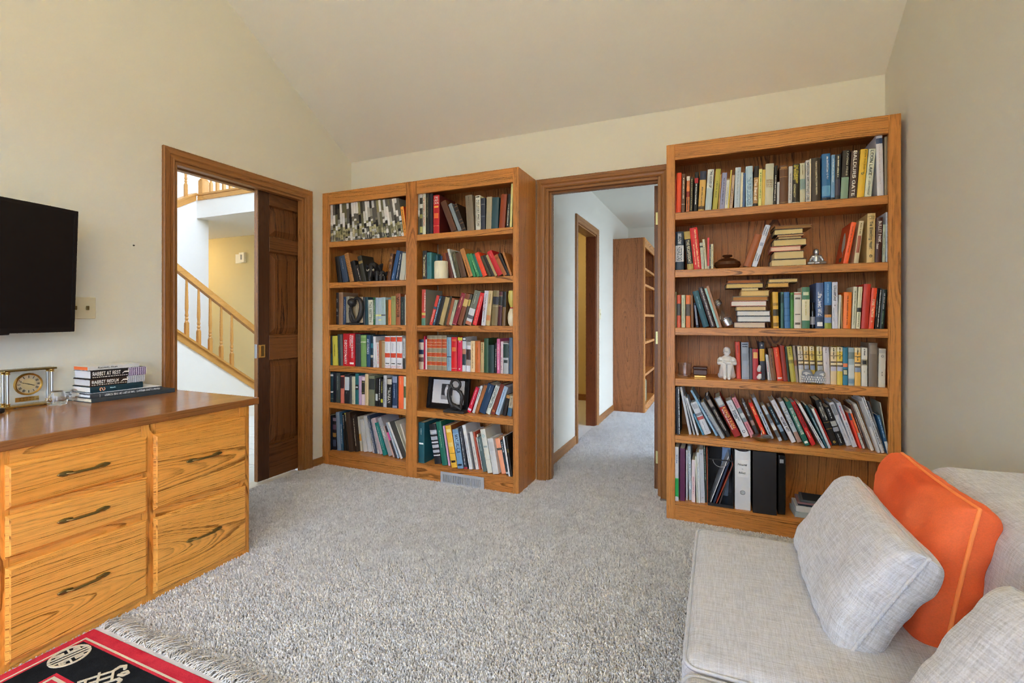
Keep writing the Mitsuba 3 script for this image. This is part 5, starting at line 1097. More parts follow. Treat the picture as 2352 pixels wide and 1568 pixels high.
((0,1,2),np.float64(0.992),-0.296,np.float64(0.0173),np.float64(0.2105),16.16,np.float64(0.143),'#22455a',[('x','#c7d5da',0.1,0.9,0.5)],{}),
((0,1,2),np.float64(1.013),-0.296,np.float64(0.025),np.float64(0.2051),16.13,np.float64(0.139),'#1b1714',[],{}),
((0,1,2),np.float64(1.043),-0.296,np.float64(0.0336),np.float64(0.1954),16.14,np.float64(0.133),'#b09c68',[],{}),
((0,1,2),np.float64(1.086),-0.296,np.float64(0.0136),np.float64(0.2044),13.37,np.float64(0.139),'#3e361e',[],{}),
((0,1,2),np.float64(1.1008),-0.296,np.float64(0.0213),np.float64(0.1907),14.46,np.float64(0.13),'#9a552f',[],{}),
((0,1,2),np.float64(1.1238),-0.296,np.float64(0.0222),np.float64(0.1775),15.47,np.float64(0.121),'#a9ae94',[('x','#6c7260',0.1,0.5,0.5)],{}),
((0,1,2),np.float64(1.1484),-0.296,np.float64(0.0321),np.float64(0.2262),19.43,np.float64(0.154),'#8a2430',[('x','#e2b88f',0.1,0.45,0.5),('l','#d9a9a0',0.97)],{}),
((0,1,2),np.float64(1.1892),-0.296,np.float64(0.0343),np.float64(0.219),17.73,np.float64(0.149),'#7c4423',[('b',0.17,0.4,'#c9ad68')],{}),
((0,1,2),np.float64(1.2314),-0.296,np.float64(0.0164),np.float64(0.2167),15.73,np.float64(0.147),'#4c4438',[('b',0.17,0.38,'#b3a052')],{}),
((0,1,2),np.float64(1.2514),-0.296,np.float64(0.0447),np.float64(0.2378),18.0,np.float64(0.162),'#6d7161',[('x','#c0c4b6',0.1,0.4,0.5),('b',0.52,0.72,'#cdd1d4'),('b',0.72,0.82,'#5a5e66'),('b',0.82,0.9,'#cdd1d4'),('b',0.9,1,'#b97258')],{}),
((0,1,2),np.float64(1.3052),-0.296,np.float64(0.0317),np.float64(0.2218),15.84,0.2,'#db2a2a',[('x','#f2a19a',0.1,0.95,0.5)],{'cover': '#8e1720'}),
((0,1,2),np.float64(1.3722),-0.296,np.float64(0.0298),np.float64(0.2321),6.34,np.float64(0.158),'#ccccd4',[('x','#74747e',0.1,0.9,0.5),('x','#c06a6a',0.2,0.6,0.25)],{}),
((0,1,2),np.float64(1.4052),-0.296,np.float64(0.0299),np.float64(0.2312),5.64,np.float64(0.157),'#c4ad7c',[('x','#7c6036',0.1,0.4,0.5),('b',0.7,0.85,'#c07d4c')],{}),
((0,1,2),np.float64(1.447),-0.296,np.float64(0.0419),np.float64(0.2317),3.91,np.float64(0.158),'#7d6d45',[('b',0.18,0.4,'#23232a'),('l','#d8cfae',0.45)],{}),
((0,1,2),np.float64(1.492),-0.296,np.float64(0.026),np.float64(0.2239),3.31,np.float64(0.152),'#4c1d20',[('b',0.13,0.4,'#26281f'),('l','#c9ae82',0.13),('l','#c9ae82',0.42)],{}),
((0,1,2),np.float64(1.523),-0.296,np.float64(0.024),np.float64(0.2222),2.31,np.float64(0.151),'#6f552f',[('b',0,0.45,'#171812')],{}),
((0,1,3),np.float64(0.8486),np.float64(-0.258),np.float64(0.043),np.float64(0.2128),0.0,np.float64(0.145),'#d5c7ad',[('b',0,0.5,'#1f3550'),('b',0.1,0.35,'#cfc8bb'),('b',0.6,0.75,'#6a4f46')],{}),
((0,1,3),np.float64(0.8924),np.float64(-0.259),np.float64(0.011),np.float64(0.2359),0.73,np.float64(0.16),'#c22449',[],{}),
((0,1,3),np.float64(0.9068),np.float64(-0.259),np.float64(0.014),np.float64(0.2139),0.0,np.float64(0.145),'#e2c9cf',[],{}),
((0,1,3),np.float64(0.9216),np.float64(-0.26),np.float64(0.039),np.float64(0.242),0.0,np.float64(0.165),'#94876d',[('b',0.1,0.37,'#b84a24'),('b',0.49,0.62,'#b84a24'),('b',0.75,0.87,'#b84a24'),('l','#dccf9a',0.1),('l','#dccf9a',0.2),('l','#dccf9a',0.28),('l','#dccf9a',0.37),('l','#dccf9a',0.5),('l','#dccf9a',0.62),('l','#dccf9a',0.76),('l','#dccf9a',0.87)],{'cn': 'taupe rust banded'}),
((0,1,3),np.float64(0.9616),np.float64(-0.261),np.float64(0.041),np.float64(0.242),0.0,np.float64(0.165),'#94876d',[('b',0.1,0.37,'#b84a24'),('b',0.49,0.62,'#b84a24'),('b',0.75,0.87,'#b84a24'),('l','#dccf9a',0.1),('l','#dccf9a',0.2),('l','#dccf9a',0.28),('l','#dccf9a',0.37),('l','#dccf9a',0.5),('l','#dccf9a',0.62),('l','#dccf9a',0.76),('l','#dccf9a',0.87)],{'cn': 'taupe rust banded'}),
((0,1,3),np.float64(1.0032),np.float64(-0.262),np.float64(0.041),np.float64(0.243),0.0,np.float64(0.165),'#94876d',[('b',0.1,0.37,'#b84a24'),('b',0.49,0.62,'#b84a24'),('b',0.75,0.87,'#b84a24'),('l','#dccf9a',0.1),('l','#dccf9a',0.2),('l','#dccf9a',0.28),('l','#dccf9a',0.37),('l','#dccf9a',0.5),('l','#dccf9a',0.62),('l','#dccf9a',0.76),('l','#dccf9a',0.87)],{'cn': 'taupe rust banded'}),
((0,1,3),np.float64(1.048),np.float64(-0.264),np.float64(0.038),np.float64(0.244),0.0,np.float64(0.166),'#94876d',[('b',0.1,0.37,'#b84a24'),('b',0.49,0.62,'#b84a24'),('b',0.75,0.87,'#b84a24'),('l','#dccf9a',0.1),('l','#dccf9a',0.2),('l','#dccf9a',0.28),('l','#dccf9a',0.37),('l','#dccf9a',0.5),('l','#dccf9a',0.62),('l','#dccf9a',0.76),('l','#dccf9a',0.87)],{'cn': 'taupe rust banded'}),
((0,1,3),np.float64(1.089),np.float64(-0.265),np.float64(0.033),np.float64(0.2317),0.0,np.float64(0.158),'#86a7bb',[('x','#4a6680',0.1,0.9,0.5),('b',0.57,0.6,'#2b3c55')],{}),
((0,1,3),np.float64(1.125),np.float64(-0.266),np.float64(0.044),np.float64(0.2328),0.0,np.float64(0.158),'#cf1f24',[('b2',0.06,0.12,'#e06a3a'),('b2',0.3,0.42,'#d8723c'),('l','#f0d0c0',0.92)],{}),
((0,1,3),np.float64(1.173),np.float64(-0.267),np.float64(0.036),np.float64(0.2316),0.74,np.float64(0.157),'#cd1844',[('b',0,0.09,'#d9c93c'),('h','o','#eee',0.12,0.4),('h','o','#eee',0.93,0.35)],{}),
((0,1,3),np.float64(1.212),np.float64(-0.268),np.float64(0.027),np.float64(0.2357),0.73,np.float64(0.16),'#c9ccd0',[('b',0,0.12,'#23363e'),('b2',0.03,0.09,'#dddddd'),('b',0.35,0.5,'#b5785c'),('b',0.5,0.65,'#2f3034'),('b',0.65,0.82,'#1f3a3f')],{}),
((0,1,3),np.float64(1.242),np.float64(-0.269),np.float64(0.033),np.float64(0.2024),1.13,np.float64(0.138),'#cfd4de',[('b',0.0,0.12,'#9fa09c'),('b',0.25,0.6,'#3b2723'),('b',0.6,0.8,'#9a8f88')],{}),
((0,1,3),np.float64(1.2792),np.float64(-0.27),np.float64(0.032),np.float64(0.21),0.0,np.float64(0.143),'#dfc496',[('x','#8d6a3c',0.1,0.9,0.5)],{}),
((0,1,3),np.float64(1.314),np.float64(-0.271),np.float64(0.037),np.float64(0.209),0.0,np.float64(0.142),'#c46a2c',[('x','#8c4416',0.2,0.6,0.5)],{}),
((0,1,3),np.float64(1.353),np.float64(-0.272),np.float64(0.026),np.float64(0.2026),0.85,np.float64(0.138),'#bba16e',[('x','#4e4026',0.05,0.35,0.5)],{}),
((0,1,3),np.float64(1.3822),np.float64(-0.273),np.float64(0.032),np.float64(0.229),0.0,np.float64(0.156),'#2b4f33',[],{}),
((0,1,3),np.float64(1.416),np.float64(-0.274),np.float64(0.04),np.float64(0.186),0.0,np.float64(0.126),'#1f3a38',[],{}),
((0,1,3),np.float64(1.461),np.float64(-0.275),np.float64(0.011),np.float64(0.1998),1.43,np.float64(0.136),'#1d1c1e',[('x','#d7d2cf',0.2,0.8,0.5)],{}),
((0,1,3),np.float64(1.4774),np.float64(-0.275),np.float64(0.022),np.float64(0.228),0.0,np.float64(0.155),'#cc6690',[('x','#f0cfe0',0.15,0.9,0.5)],{}),
((0,1,3),np.float64(1.504),np.float64(-0.276),np.float64(0.017),np.float64(0.2108),0.81,np.float64(0.143),'#dcc4c6',[('x','#7c5c60',0.5,0.9,0.5)],{}),
((0,1,3),np.float64(1.524),np.float64(-0.277),np.float64(0.038),np.float64(0.2008),0.0,np.float64(0.137),'#a8adae',[('b',0.03,0.48,'#1f3a34'),('b2',0.55,0.65,'#25322f')],{}),
((0,1,3),np.float64(1.568),np.float64(-0.278),np.float64(0.023),np.float64(0.2359),0.0,np.float64(0.16),'#4c637a',[],{}),
((0,1,4),np.float64(1.236),np.float64(-0.244),np.float64(0.0269),np.float64(0.1853),21.86,np.float64(0.126),'#d0213f',[('x','#f0b9c0',0.1,0.7,0.5),('b',0.85,0.93,'#d9c9d6')],{}),
((0,1,4),np.float64(1.278),np.float64(-0.249),np.float64(0.0179),np.float64(0.1981),19.14,np.float64(0.135),'#d2d5d3',[('x','#6e7076',0.1,0.5,0.5)],{}),
((0,1,4),np.float64(1.299),np.float64(-0.249),np.float64(0.0234),np.float64(0.2051),20.81,np.float64(0.139),'#a8693a',[],{}),
((0,1,4),np.float64(1.3316),np.float64(-0.248),np.float64(0.0472),np.float64(0.2092),19.4,np.float64(0.142),'#24415f',[('x','#7e93a8',0.05,0.3,0.5)],{}),
((0,1,4),np.float64(1.382),np.float64(-0.247),np.float64(0.0298),np.float64(0.2074),21.41,np.float64(0.141),'#c9d2ca',[('t','CONSTRUCTION','#20302c',0.08,0.8,0.5,0.55)],{}),
((0,1,4),np.float64(1.4194),np.float64(-0.247),np.float64(0.0282),np.float64(0.2175),20.03,np.float64(0.148),'#7c3226',[('b2',0.85,0.92,'#a86a3c')],{}),
((0,1,4),np.float64(1.453),np.float64(-0.246),np.float64(0.0284),np.float64(0.2018),19.03,np.float64(0.137),'#a9c0d4',[('x','#6a90b4',0.1,0.9,0.5)],{}),
((0,1,4),np.float64(1.503),np.float64(-0.246),np.float64(0.0253),np.float64(0.141),13.37,0.12,'#1d1b1a',[('b',0.0,0.15,'#b6864a')],{}),
((0,1,4),np.float64(1.5376),np.float64(-0.245),np.float64(0.0305),np.float64(0.1358),9.8,0.12,'#b6ad94',[('b',0.6,1,'#3c6480'),('x','#6b5a48',0.1,0.5,0.5)],{}),
((0,1,5),np.float64(0.874),np.float64(-0.295),np.float64(0.049),np.float64(0.285),0.0,0.24,'#1f5560',[('x','#c9dadb',0.15,0.3,0.5),('b2',0.5,0.54,'#dfe8e8')],{}),
((0,1,5),np.float64(1.0),np.float64(-0.28),np.float64(0.0541),np.float64(0.2774),-10.18,0.24,'#1e2024',[('b',0.15,0.26,'#aeb2b8'),('b',0.19,0.22,'#d5d8dc'),('b',0.31,0.4,'#a9aeb6'),('b',0.44,0.48,'#c6c9ce'),('b',0.52,0.6,'#b5b8bf'),('b',0.65,0.72,'#b5b8bf'),('b',0.77,0.8,'#c6c9ce')],{}),
((0,1,5),np.float64(1.064),np.float64(-0.286),np.float64(0.0413),np.float64(0.3017),-10.12,0.24,'#1e6a58',[('x','#a9d0b4',0.2,0.6,0.5)],{}),
((0,1,5),np.float64(1.109),np.float64(-0.278),np.float64(0.0138),np.float64(0.275),-9.84,np.float64(0.187),'#d9a9c4',[],{}),
((0,1,5),np.float64(1.15),np.float64(-0.305),np.float64(0.0452),np.float64(0.2848),-10.52,np.float64(0.194),'#e6b23c',[('b2',0.08,0.16,'#f3d98a'),('b2',0.4,0.5,'#f0cf78'),('l','#2a2014',0.66),('b2',0.83,0.88,'#2a2014')],{'cover': '#8a4a22'}),
((0,1,5),np.float64(1.199),np.float64(-0.307),np.float64(0.0434),np.float64(0.2645),-9.36,np.float64(0.18),'#7196b5',[('b',0.1,0.48,'#8fb0ca'),('t','MATERIALS','#1c2a3a',0.13,0.6,0.6,0.5),('b2',0.88,0.93,'#1c2a3a')],{}),
((0,1,5),np.float64(1.2434),np.float64(-0.299),np.float64(0.0276),np.float64(0.2777),-9.33,np.float64(0.189),'#262a33',[('x','#d3d6d9',0.1,0.9,0.5),('b',0.95,1,'#a9333c')],{}),
((0,1,5),np.float64(1.2788),np.float64(-0.291),np.float64(0.0256),np.float64(0.2981),-10.63,np.float64(0.203),'#d5d6d5',[('x','#a9abae',0.3,0.9,0.5)],{}),
((0,1,5),np.float64(1.305),np.float64(-0.277),np.float64(0.0117),np.float64(0.2416),-10.49,np.float64(0.164),'#55565c',[],{}),
((0,1,5),np.float64(1.3216),np.float64(-0.276),np.float64(0.0215),np.float64(0.2538),-11.39,np.float64(0.173),'#d6d3cf',[('x','#8f8d8a',0.4,0.9,0.5)],{}),
((0,1,5),np.float64(1.344),np.float64(-0.266),np.float64(0.0096),np.float64(0.2519),-11.13,np.float64(0.171),'#bf5540',[],{}),
((0,1,5),np.float64(1.359),np.float64(-0.257),np.float64(0.0082),np.float64(0.2164),-12.33,np.float64(0.147),'#dad6d3',[('x','#c06a6a',0.1,0.8,0.5)],{}),
((0,1,5),np.float64(1.368),np.float64(-0.258),np.float64(0.0096),np.float64(0.2373),-12.3,np.float64(0.161),'#cfcdb9',[('x','#4c4c46',0.1,0.9,0.5)],{}),
((0,1,5),np.float64(1.386),np.float64(-0.295),np.float64(0.0294),np.float64(0.2287),-11.6,np.float64(0.155),'#4f6363',[('x','#9fb0ae',0.05,0.4,0.5)],{}),
((0,1,5),np.float64(1.427),np.float64(-0.311),np.float64(0.0363),np.float64(0.2885),-11.19,0.23,'#d0d0c4',[('h','O','#6aa3ad',0.16,0.5),('b2',0.38,0.42,'#8f9c9a'),('l','#a9aaa0',0.7)],{}),
((0,1,5),np.float64(1.47),np.float64(-0.316),np.float64(0.0413),np.float64(0.232),-10.68,np.float64(0.158),'#c9c9c8',[('b2',0.1,0.35,'#b9b9b8')],{}),
((0,1,5),np.float64(1.518),np.float64(-0.288),np.float64(0.0352),np.float64(0.2301),-12.04,np.float64(0.156),'#f0a57f',[('b',0.27,0.33,'#4a443c')],{}),
((0,1,5),np.float64(1.5542),np.float64(-0.294),np.float64(0.0206),np.float64(0.2236),-11.61,np.float64(0.152),'#26343d',[('x','#d5dde0',0.05,0.35,0.5),('b',0.92,0.97,'#b9bec2')],{}),
((0,1,5),np.float64(1.581),np.float64(-0.316),np.float64(0.0108),np.float64(0.2556),-9.68,np.float64(0.174),'#dcdde0',[],{'cover': '#2a241c'}),
((0,1,5),np.float64(1.593),np.float64(-0.314),np.float64(0.0128),np.float64(0.254),-8.83,np.float64(0.173),'#221e1a',[('b',0.3,0.4,'#6b5a2c')],{}),
((1,0,0),np.float64(2.598),-0.301,np.float64(0.006),np.float64(0.195),0.0,np.float64(0.133),'#a8281c',[],{}),
((1,0,0),np.float64(2.605),-0.301,np.float64(0.025),np.float64(0.2257),0.76,np.float64(0.153),'#e0491f',[],{}),
((1,0,0),np.float64(2.632),-0.301,np.float64(0.018),np.float64(0.2167),1.06,np.float64(0.147),'#664733',[('x','#cfc3b0',0.1,0.65,0.5),('l','#e0dccf',0.78)],{}),
((1,0,0),np.float64(2.657),-0.301,np.float64(0.017),np.float64(0.2007),1.14,np.float64(0.136),'#c8784a',[('b',0,0.12,'#d8d4c8'),('b',0.28,0.42,'#e08a50'),('b',0.42,0.58,'#8c2c1e'),('x','#2c1c14',0.6,0.95,0.5)],{}),
((1,0,0),np.float64(2.676),-0.301,np.float64(0.015),np.float64(0.1937),1.48,np.float64(0.132),'#322c22',[('x','#9c9468',0.05,0.95,0.5)],{}),
((1,0,0),np.float64(2.696),-0.301,np.float64(0.019),np.float64(0.2185),2.09,np.float64(0.149),'#181a18',[('b',0.15,0.28,'#a81f2a'),('x','#d3d6d2',0.3,0.85,0.5)],{}),
((1,0,0),np.float64(2.719),-0.301,np.float64(0.0319),np.float64(0.2195),3.37,np.float64(0.149),'#cfa658',[('b',0,0.22,'#28304a'),('x','#5c4622',0.4,0.9,0.5),('b',0.88,0.96,'#4e3a26')],{}),
((1,0,0),np.float64(2.755),-0.301,np.float64(0.0319),np.float64(0.2244),3.8,np.float64(0.153),'#adc0c8',[('b',0,0.46,'#cdd3d0'),('t','THE HOUSE OF','#2a3036',0.03,0.45,0.6,0.34)],{}),
((1,0,0),np.float64(2.792),-0.301,np.float64(0.0249),np.float64(0.2227),4.85,np.float64(0.151),'#aea84a',[('x','#6c6c2c',0.3,0.7,0.5)],{}),
((1,0,0),np.float64(2.8214),-0.301,np.float64(0.006),np.float64(0.192),3.58,np.float64(0.131),'#b58f58',[],{}),
((1,0,0),np.float64(2.8284),-0.301,np.float64(0.0239),np.float64(0.1978),4.31,np.float64(0.134),'#9297b8',[('x','#4c5070',0.15,0.9,0.5)],{}),
((1,0,0),np.float64(2.8534),-0.301,np.float64(0.015),np.float64(0.1644),3.94,0.12,'#d2d5cc',[('b',0,0.05,'#a08a62'),('x','#9fa5a2',0.3,0.9,0.5)],{}),
((1,0,0),np.float64(2.869),-0.301,np.float64(0.007),np.float64(0.21),4.09,np.float64(0.143),'#cdbb52',[],{}),
((1,0,0),np.float64(2.878),-0.301,np.float64(0.014),np.float64(0.1805),4.42,np.float64(0.123),'#c0a58c',[('x','#7c5c4c',0.4,0.9,0.5)],{}),
((1,0,0),np.float64(2.9008),-0.301,np.float64(0.027),np.float64(0.2182),1.83,np.float64(0.148),'#b9c9d4',[('x','#8c9fae',0.1,0.9,0.5)],{}),
((1,0,0),np.float64(2.9296),-0.301,np.float64(0.011),np.float64(0.1898),1.51,np.float64(0.129),'#d0cfb8',[],{}),
((1,0,0),np.float64(2.9418),-0.301,np.float64(0.011),np.float64(0.1858),1.23,np.float64(0.126),'#28568a',[],{}),
((1,0,0),np.float64(2.9574),-0.301,np.float64(0.033),np.float64(0.2187),0.0,np.float64(0.149),'#a9c6d6',[('t','THE PURPLE DECADES','#5c7f9c',0.28,0.95,0.5,0.55)],{}),
((1,0,0),np.float64(2.9912),-0.301,np.float64(0.022),np.float64(0.2144),1.86,np.float64(0.146),'#201c1a',[('b',0.28,0.92,'#a98452'),('t','The Best of','#f0eadc',0.32,0.85,0.5,0.55)],{}),
((1,0,0),np.float64(3.0162),-0.301,np.float64(0.016),np.float64(0.1967),1.16,np.float64(0.134),'#dcd988',[('x','#5c7c3c',0.1,0.8,0.5)],{}),
((1,0,0),np.float64(3.0332),-0.301,np.float64(0.014),np.float64(0.1918),1.19,np.float64(0.13),'#cfb255',[],{}),
((1,0,0),np.float64(3.0472),-0.301,np.float64(0.038),np.float64(0.2193),1.19,np.float64(0.149),'#c2c2ac',[('h','William','#8c6c3c',0.4,0.85),('h','Styron','#8c6c3c',0.45,0.75),('h',"Sophie's",'#8c6c3c',0.5,0.85),('h','Choice','#8c6c3c',0.55,0.75)],{}),
((1,0,0),np.float64(3.086),-0.301,np.float64(0.013),np.float64(0.2057),2.22,np.float64(0.14),'#211f1d',[('x','#cfcfc9',0.25,0.9,0.5)],{}),
((1,0,0),np.float64(3.1024),-0.301,np.float64(0.011),np.float64(0.1188),0.96,0.12,'#b9bcbf',[],{}),
((1,0,0),np.float64(3.1154),-0.301,np.float64(0.039),np.float64(0.2026),0.0,np.float64(0.138),'#5e3f2a',[('l','#a9834e',0.1),('l','#a9834e',0.3),('b2',0.04,0.08,'#9c7442'),('l','#a9834e',0.95)],{}),
((1,0,0),np.float64(3.1546),-0.301,np.float64(0.017),np.float64(0.1938),0.89,np.float64(0.132),'#c9c9c7',[('x','#7c7c84',0.2,0.9,0.5)],{}),
((1,0,0),np.float64(3.173),-0.301,np.float64(0.03),np.float64(0.2016),0.85,np.float64(0.137),'#231e16',[('t','THE ITINERARY','#e0cf4a',0.02,0.5,0.62,0.34),('t','OF BEGGARS','#e0cf4a',0.02,0.4,0.3,0.3),('t','KENNEDY','#cfc890',0.52,0.85,0.3,0.25),('b',0.97,1,'#d9d6c0')],{}),
((1,0,0),np.float64(3.207),-0.301,np.float64(0.023),np.float64(0.203),0.0,np.float64(0.138),'#bfc0a6',[('x','#8a8266',0.05,0.3,0.5),('b',0.4,0.66,'#7f9a96')],{}),
((1,0,0),np.float64(3.233),-0.301,np.float64(0.018),np.float64(0.2149),0.0,np.float64(0.146),'#c2c3c1',[('t','MODERN ARCHITECTURE','#34363c',0.05,0.96,0.5,0.55)],{}),
((1,0,0),np.float64(3.251),-0.301,np.float64(0.005),np.float64(0.221),0.0,np.float64(0.15),'#d9d0b4',[],{}),
((1,0,0),np.float64(3.259),-0.301,np.float64(0.039),np.float64(0.222),-0.77,np.float64(0.151),'#382f25',[('t','TODAYS CONSTRUCTION MANUAL','#ddd6ba',0.08,0.86,0.55,0.16)],{}),
((1,0,0),np.float64(3.303),-0.301,np.float64(0.036),np.float64(0.2369),0.0,np.float64(0.161),'#2a6ba0',[('t','AN INVITATION TO FLY','#e9eef2',0.06,0.55,0.64,0.2),('b',0.68,0.9,'#5f9cc6'),('b',0.93,1,'#1f2c3c')],{}),
((1,0,0),np.float64(3.341),-0.301,np.float64(0.016),np.float64(0.2278),0.75,np.float64(0.155),'#6f9ac0',[('x','#c9d9e4',0.08,0.6,0.5),('b',0.94,1,'#1f2630')],{}),
((1,0,0),np.float64(3.358),-0.301,np.float64(0.021),np.float64(0.2266),1.26,np.float64(0.154),'#2b3034',[('x','#cfcfb4',0.04,0.5,0.5),('b',0.55,0.9,'#3c3a4c')],{}),
((1,0,0),np.float64(3.381),-0.301,np.float64(0.031),np.float64(0.2418),2.59,np.float64(0.164),'#1e1a17',[('t','LIVING FREE','#cfc9b2',0.02,0.52,0.66,0.22),('b',0.55,1,'#7e9c86')],{}),
((1,0,0),np.float64(3.416),-0.301,np.float64(0.032),np.float64(0.2347),2.91,np.float64(0.16),'#4e3d34',[('t','BALDURS GATE','#e6e2da',0.0,0.95,0.5,0.4)],{}),
((1,0,0),np.float64(3.449),-0.301,np.float64(0.0289),np.float64(0.2375),4.07,np.float64(0.162),'#e0b93c',[('t','EDEN ON EARTH','#7a6420',0.02,0.5,0.7,0.25),('h','o','#1f4c44',0.5,0.5)],{}),
((1,0,0),np.float64(3.48),-0.301,np.float64(0.0279),np.float64(0.2345),4.6,np.float64(0.159),'#c9d2c0',[('t','LOON LAKE','#2c3430',0.03,0.55,0.5,0.42),('t','E L DOCTOROW','#4c5450',0.58,0.95,0.5,0.26)],{}),
((1,0,0),np.float64(3.532),-0.301,np.float64(0.026),np.float64(0.2971),-1.16,0.23,'#cfd1da',[('b',0.05,0.14,'#31476c'),('x','#b9b4bf',0.2,0.8,0.5)],{}),
((1,0,0),np.float64(3.561),-0.301,np.float64(0.013),np.float64(0.286),0.0,0.23,'#857a66',[],{}),
((1,0,1),np.float64(2.601),-0.301,np.float64(0.044),np.float64(0.216),0.0,np.float64(0.147),'#1c3040',[('b',0.36,0.78,'#c9cdcf'),('t','HERZOG','#26323c',0.38,0.76,0.5,0.5),('t','BELLOW','#d5dade',0.05,0.32,0.5,0.36)],{}),
((1,0,1),np.float64(2.6646),-0.301,np.float64(0.0318),np.float64(0.2136),-5.24,np.float64(0.145),'#ac9550',[('b',0.2,0.85,'#201d18'),('t','THE SCAPEGOAT','#ded6b6',0.23,0.83,0.5,0.45)],{}),
((1,0,1),np.float64(2.6984),-0.301,np.float64(0.0398),np.float64(0.2321),-5.69,np.float64(0.158),'#cf2a28',[('t','Red Sky Children Tales Told River','#f3cfa0',0.05,0.97,0.68,0.2),('x','#f0b48a',0.4,0.9,0.3)],{}),
((1,0,1),np.float64(2.738),-0.301,np.float64(0.015),np.float64(0.1473),-3.89,0.12,'#b9bba8',[('b',0.12,0.18,'#3c4440'),('x','#8c9084',0.3,0.9,0.5)],{}),
((1,0,1),np.float64(2.7558),-0.301,np.float64(0.012),np.float64(0.1656),-4.85,0.12,'#c8c5a9',[('x','#8a7a50',0.2,0.7,0.5)],{}),
((1,0,1),np.float64(2.7672),-0.301,np.float64(0.01),np.float64(0.173),0.0,0.12,'#cd343a',[('b',0.9,1,'#aaa394')],{}),
((1,0,1),np.float64(2.7782),-0.301,np.float64(0.007),np.float64(0.134),0.0,0.12,'#23211f',[('x','#c6c2b2',0.1,0.9,0.5)],{}),
((1,0,1),np.float64(2.7862),-0.301,np.float64(0.011),np.float64(0.1369),0.0,0.12,'#d0cda9',[('x','#6c6440',0.1,0.9,0.5)],{}),
((1,0,1),np.float64(2.947),-0.301,np.float64(0.0352),np.float64(0.1768),17.95,np.float64(0.12),'#9d562a',[],{}),
((1,0,1),np.float64(2.986),-0.301,np.float64(0.023),np.float64(0.2261),16.96,np.float64(0.154),'#ccd3e0',[('t','ADAM','#2c3648',0.08,0.25,0.72,0.22),('t','GRANT','#2c3648',0.06,0.26,0.28,0.22),('t','THINK','#2c3648',0.7,0.86,0.72,0.22),('t','AGAIN','#2c3648',0.68,0.86,0.28,0.22),('b2',0.42,0.5,'#93a2bd')],{}),
((1,0,1),np.float64(3.393),-0.301,np.float64(0.0207),np.float64(0.2054),9.64,0.19,'#f2642f',[('x','#b8441c',0.1,0.75,0.5)],{'leftcover': '#c2451f','leaf': 1}),
((1,0,1),np.float64(3.437),-0.301,np.float64(0.0189),np.float64(0.2082),6.28,np.float64(0.142),'#cfc09a',[('x','#8c7a54',0.05,0.3,0.5),('b2',0.35,0.75,'#a05a44')],{}),
((1,0,1),np.float64(3.489),-0.301,np.float64(0.032),np.float64(0.2415),0.95,0.21,'#c9ae74',[('h','MARILYN','#3a2c1c',0.07,0.8),('h','FRENCH','#3a2c1c',0.11,0.7),('t','the Bleeding Heart','#2c2014',0.17,0.72,0.5,0.4),('h','o','#2c2014',0.86,0.5)],{}),
((1,0,1),np.float64(3.523),-0.301,np.float64(0.025),np.float64(0.2184),1.57,np.float64(0.149),'#421e18',[('t','BULLET PARK','#e4dcd3',0.08,0.55,0.6,0.45),('t','Cheever','#d9d0c6',0.58,0.7,0.3,0.3)],{}),
((1,0,1),np.float64(3.552),-0.301,np.float64(0.011),np.float64(0.1838),0.93,np.float64(0.125),'#aebaa6',[('x','#5c6a5c',0.2,0.8,0.5)],{}),
((1,0,1),np.float64(3.5662),-0.301,np.float64(0.01),np.float64(0.242),0.0,0.23,'#c3cfda',[('l','#8fa2b6',0.1),('l','#8fa2b6',0.2),('l','#8fa2b6',0.3),('l','#8fa2b6',0.4),('l','#8fa2b6',0.5),('l','#8fa2b6',0.6),('l','#8fa2b6',0.7),('l','#8fa2b6',0.8),('l','#8fa2b6',0.9)],{}),
((1,0,2),np.float64(2.599),-0.301,np.float64(0.007),np.float64(0.201),0.0,np.float64(0.137),'#86794a',[],{}),
((1,0,2),np.float64(2.609),-0.301,np.float64(0.02),np.float64(0.183),0.0,np.float64(0.124),'#cf5530',[('b',0.27,0.63,'#4c4640')],{}),
((1,0,2),np.float64(2.633),-0.301,np.float64(0.019),np.float64(0.182),0.0,np.float64(0.124),'#c2c8ab',[('x','#8c947c',0.1,0.9,0.5)],{}),
((1,0,2),np.float64(2.656),-0.301,np.float64(0.024),np.float64(0.181),0.0,np.float64(0.123),'#d6733a',[('b',0.28,0.64,'#51463e')],{}),
((1,0,2),np.float64(2.684),-0.301,np.float64(0.013),np.float64(0.18),-1.27,np.float64(0.122),'#7d5530',[],{}),
((1,0,2),np.float64(2.709),-0.276,np.float64(0.0139),np.float64(0.1378),-6.25,0.12,'#23283a',[('b2',0.1,0.9,'#8a90a4')],{}),
((1,0,2),np.float64(2.7464),-0.301,np.float64(0.0308),np.float64(0.2067),-15.72,np.float64(0.141),'#235461',[('x','#6f9aa4',0.15,0.5,0.5)],{}),
((1,0,2),np.float64(2.785),-0.301,np.float64(0.0259),np.float64(0.2284),-16.53,np.float64(0.155),'#2c2023',[('t','CHILD DEVELOPMENT AND BEHAVIOR','#d3cbc8',0.03,0.97,0.5,0.3)],{}),
((1,0,2),np.float64(2.817),-0.301,np.float64(0.0115),np.float64(0.2246),-16.82,np.float64(0.153),'#93bab4',[],{}),
((1,0,2),np.float64(2.83),-0.301,np.float64(0.0115),np.float64(0.2379),-16.61,np.float64(0.162),'#a5764f',[],{}),
((1,0,2),np.float64(3.087),-0.301,np.float64(0.025),np.float64(0.189),-1.21,np.float64(0.129),'#d6a93e',[('b',0.3,0.38,'#a07a2a'),('b',0.48,0.66,'#3c3218'),('b',0.85,0.95,'#8a6a26')],{}),
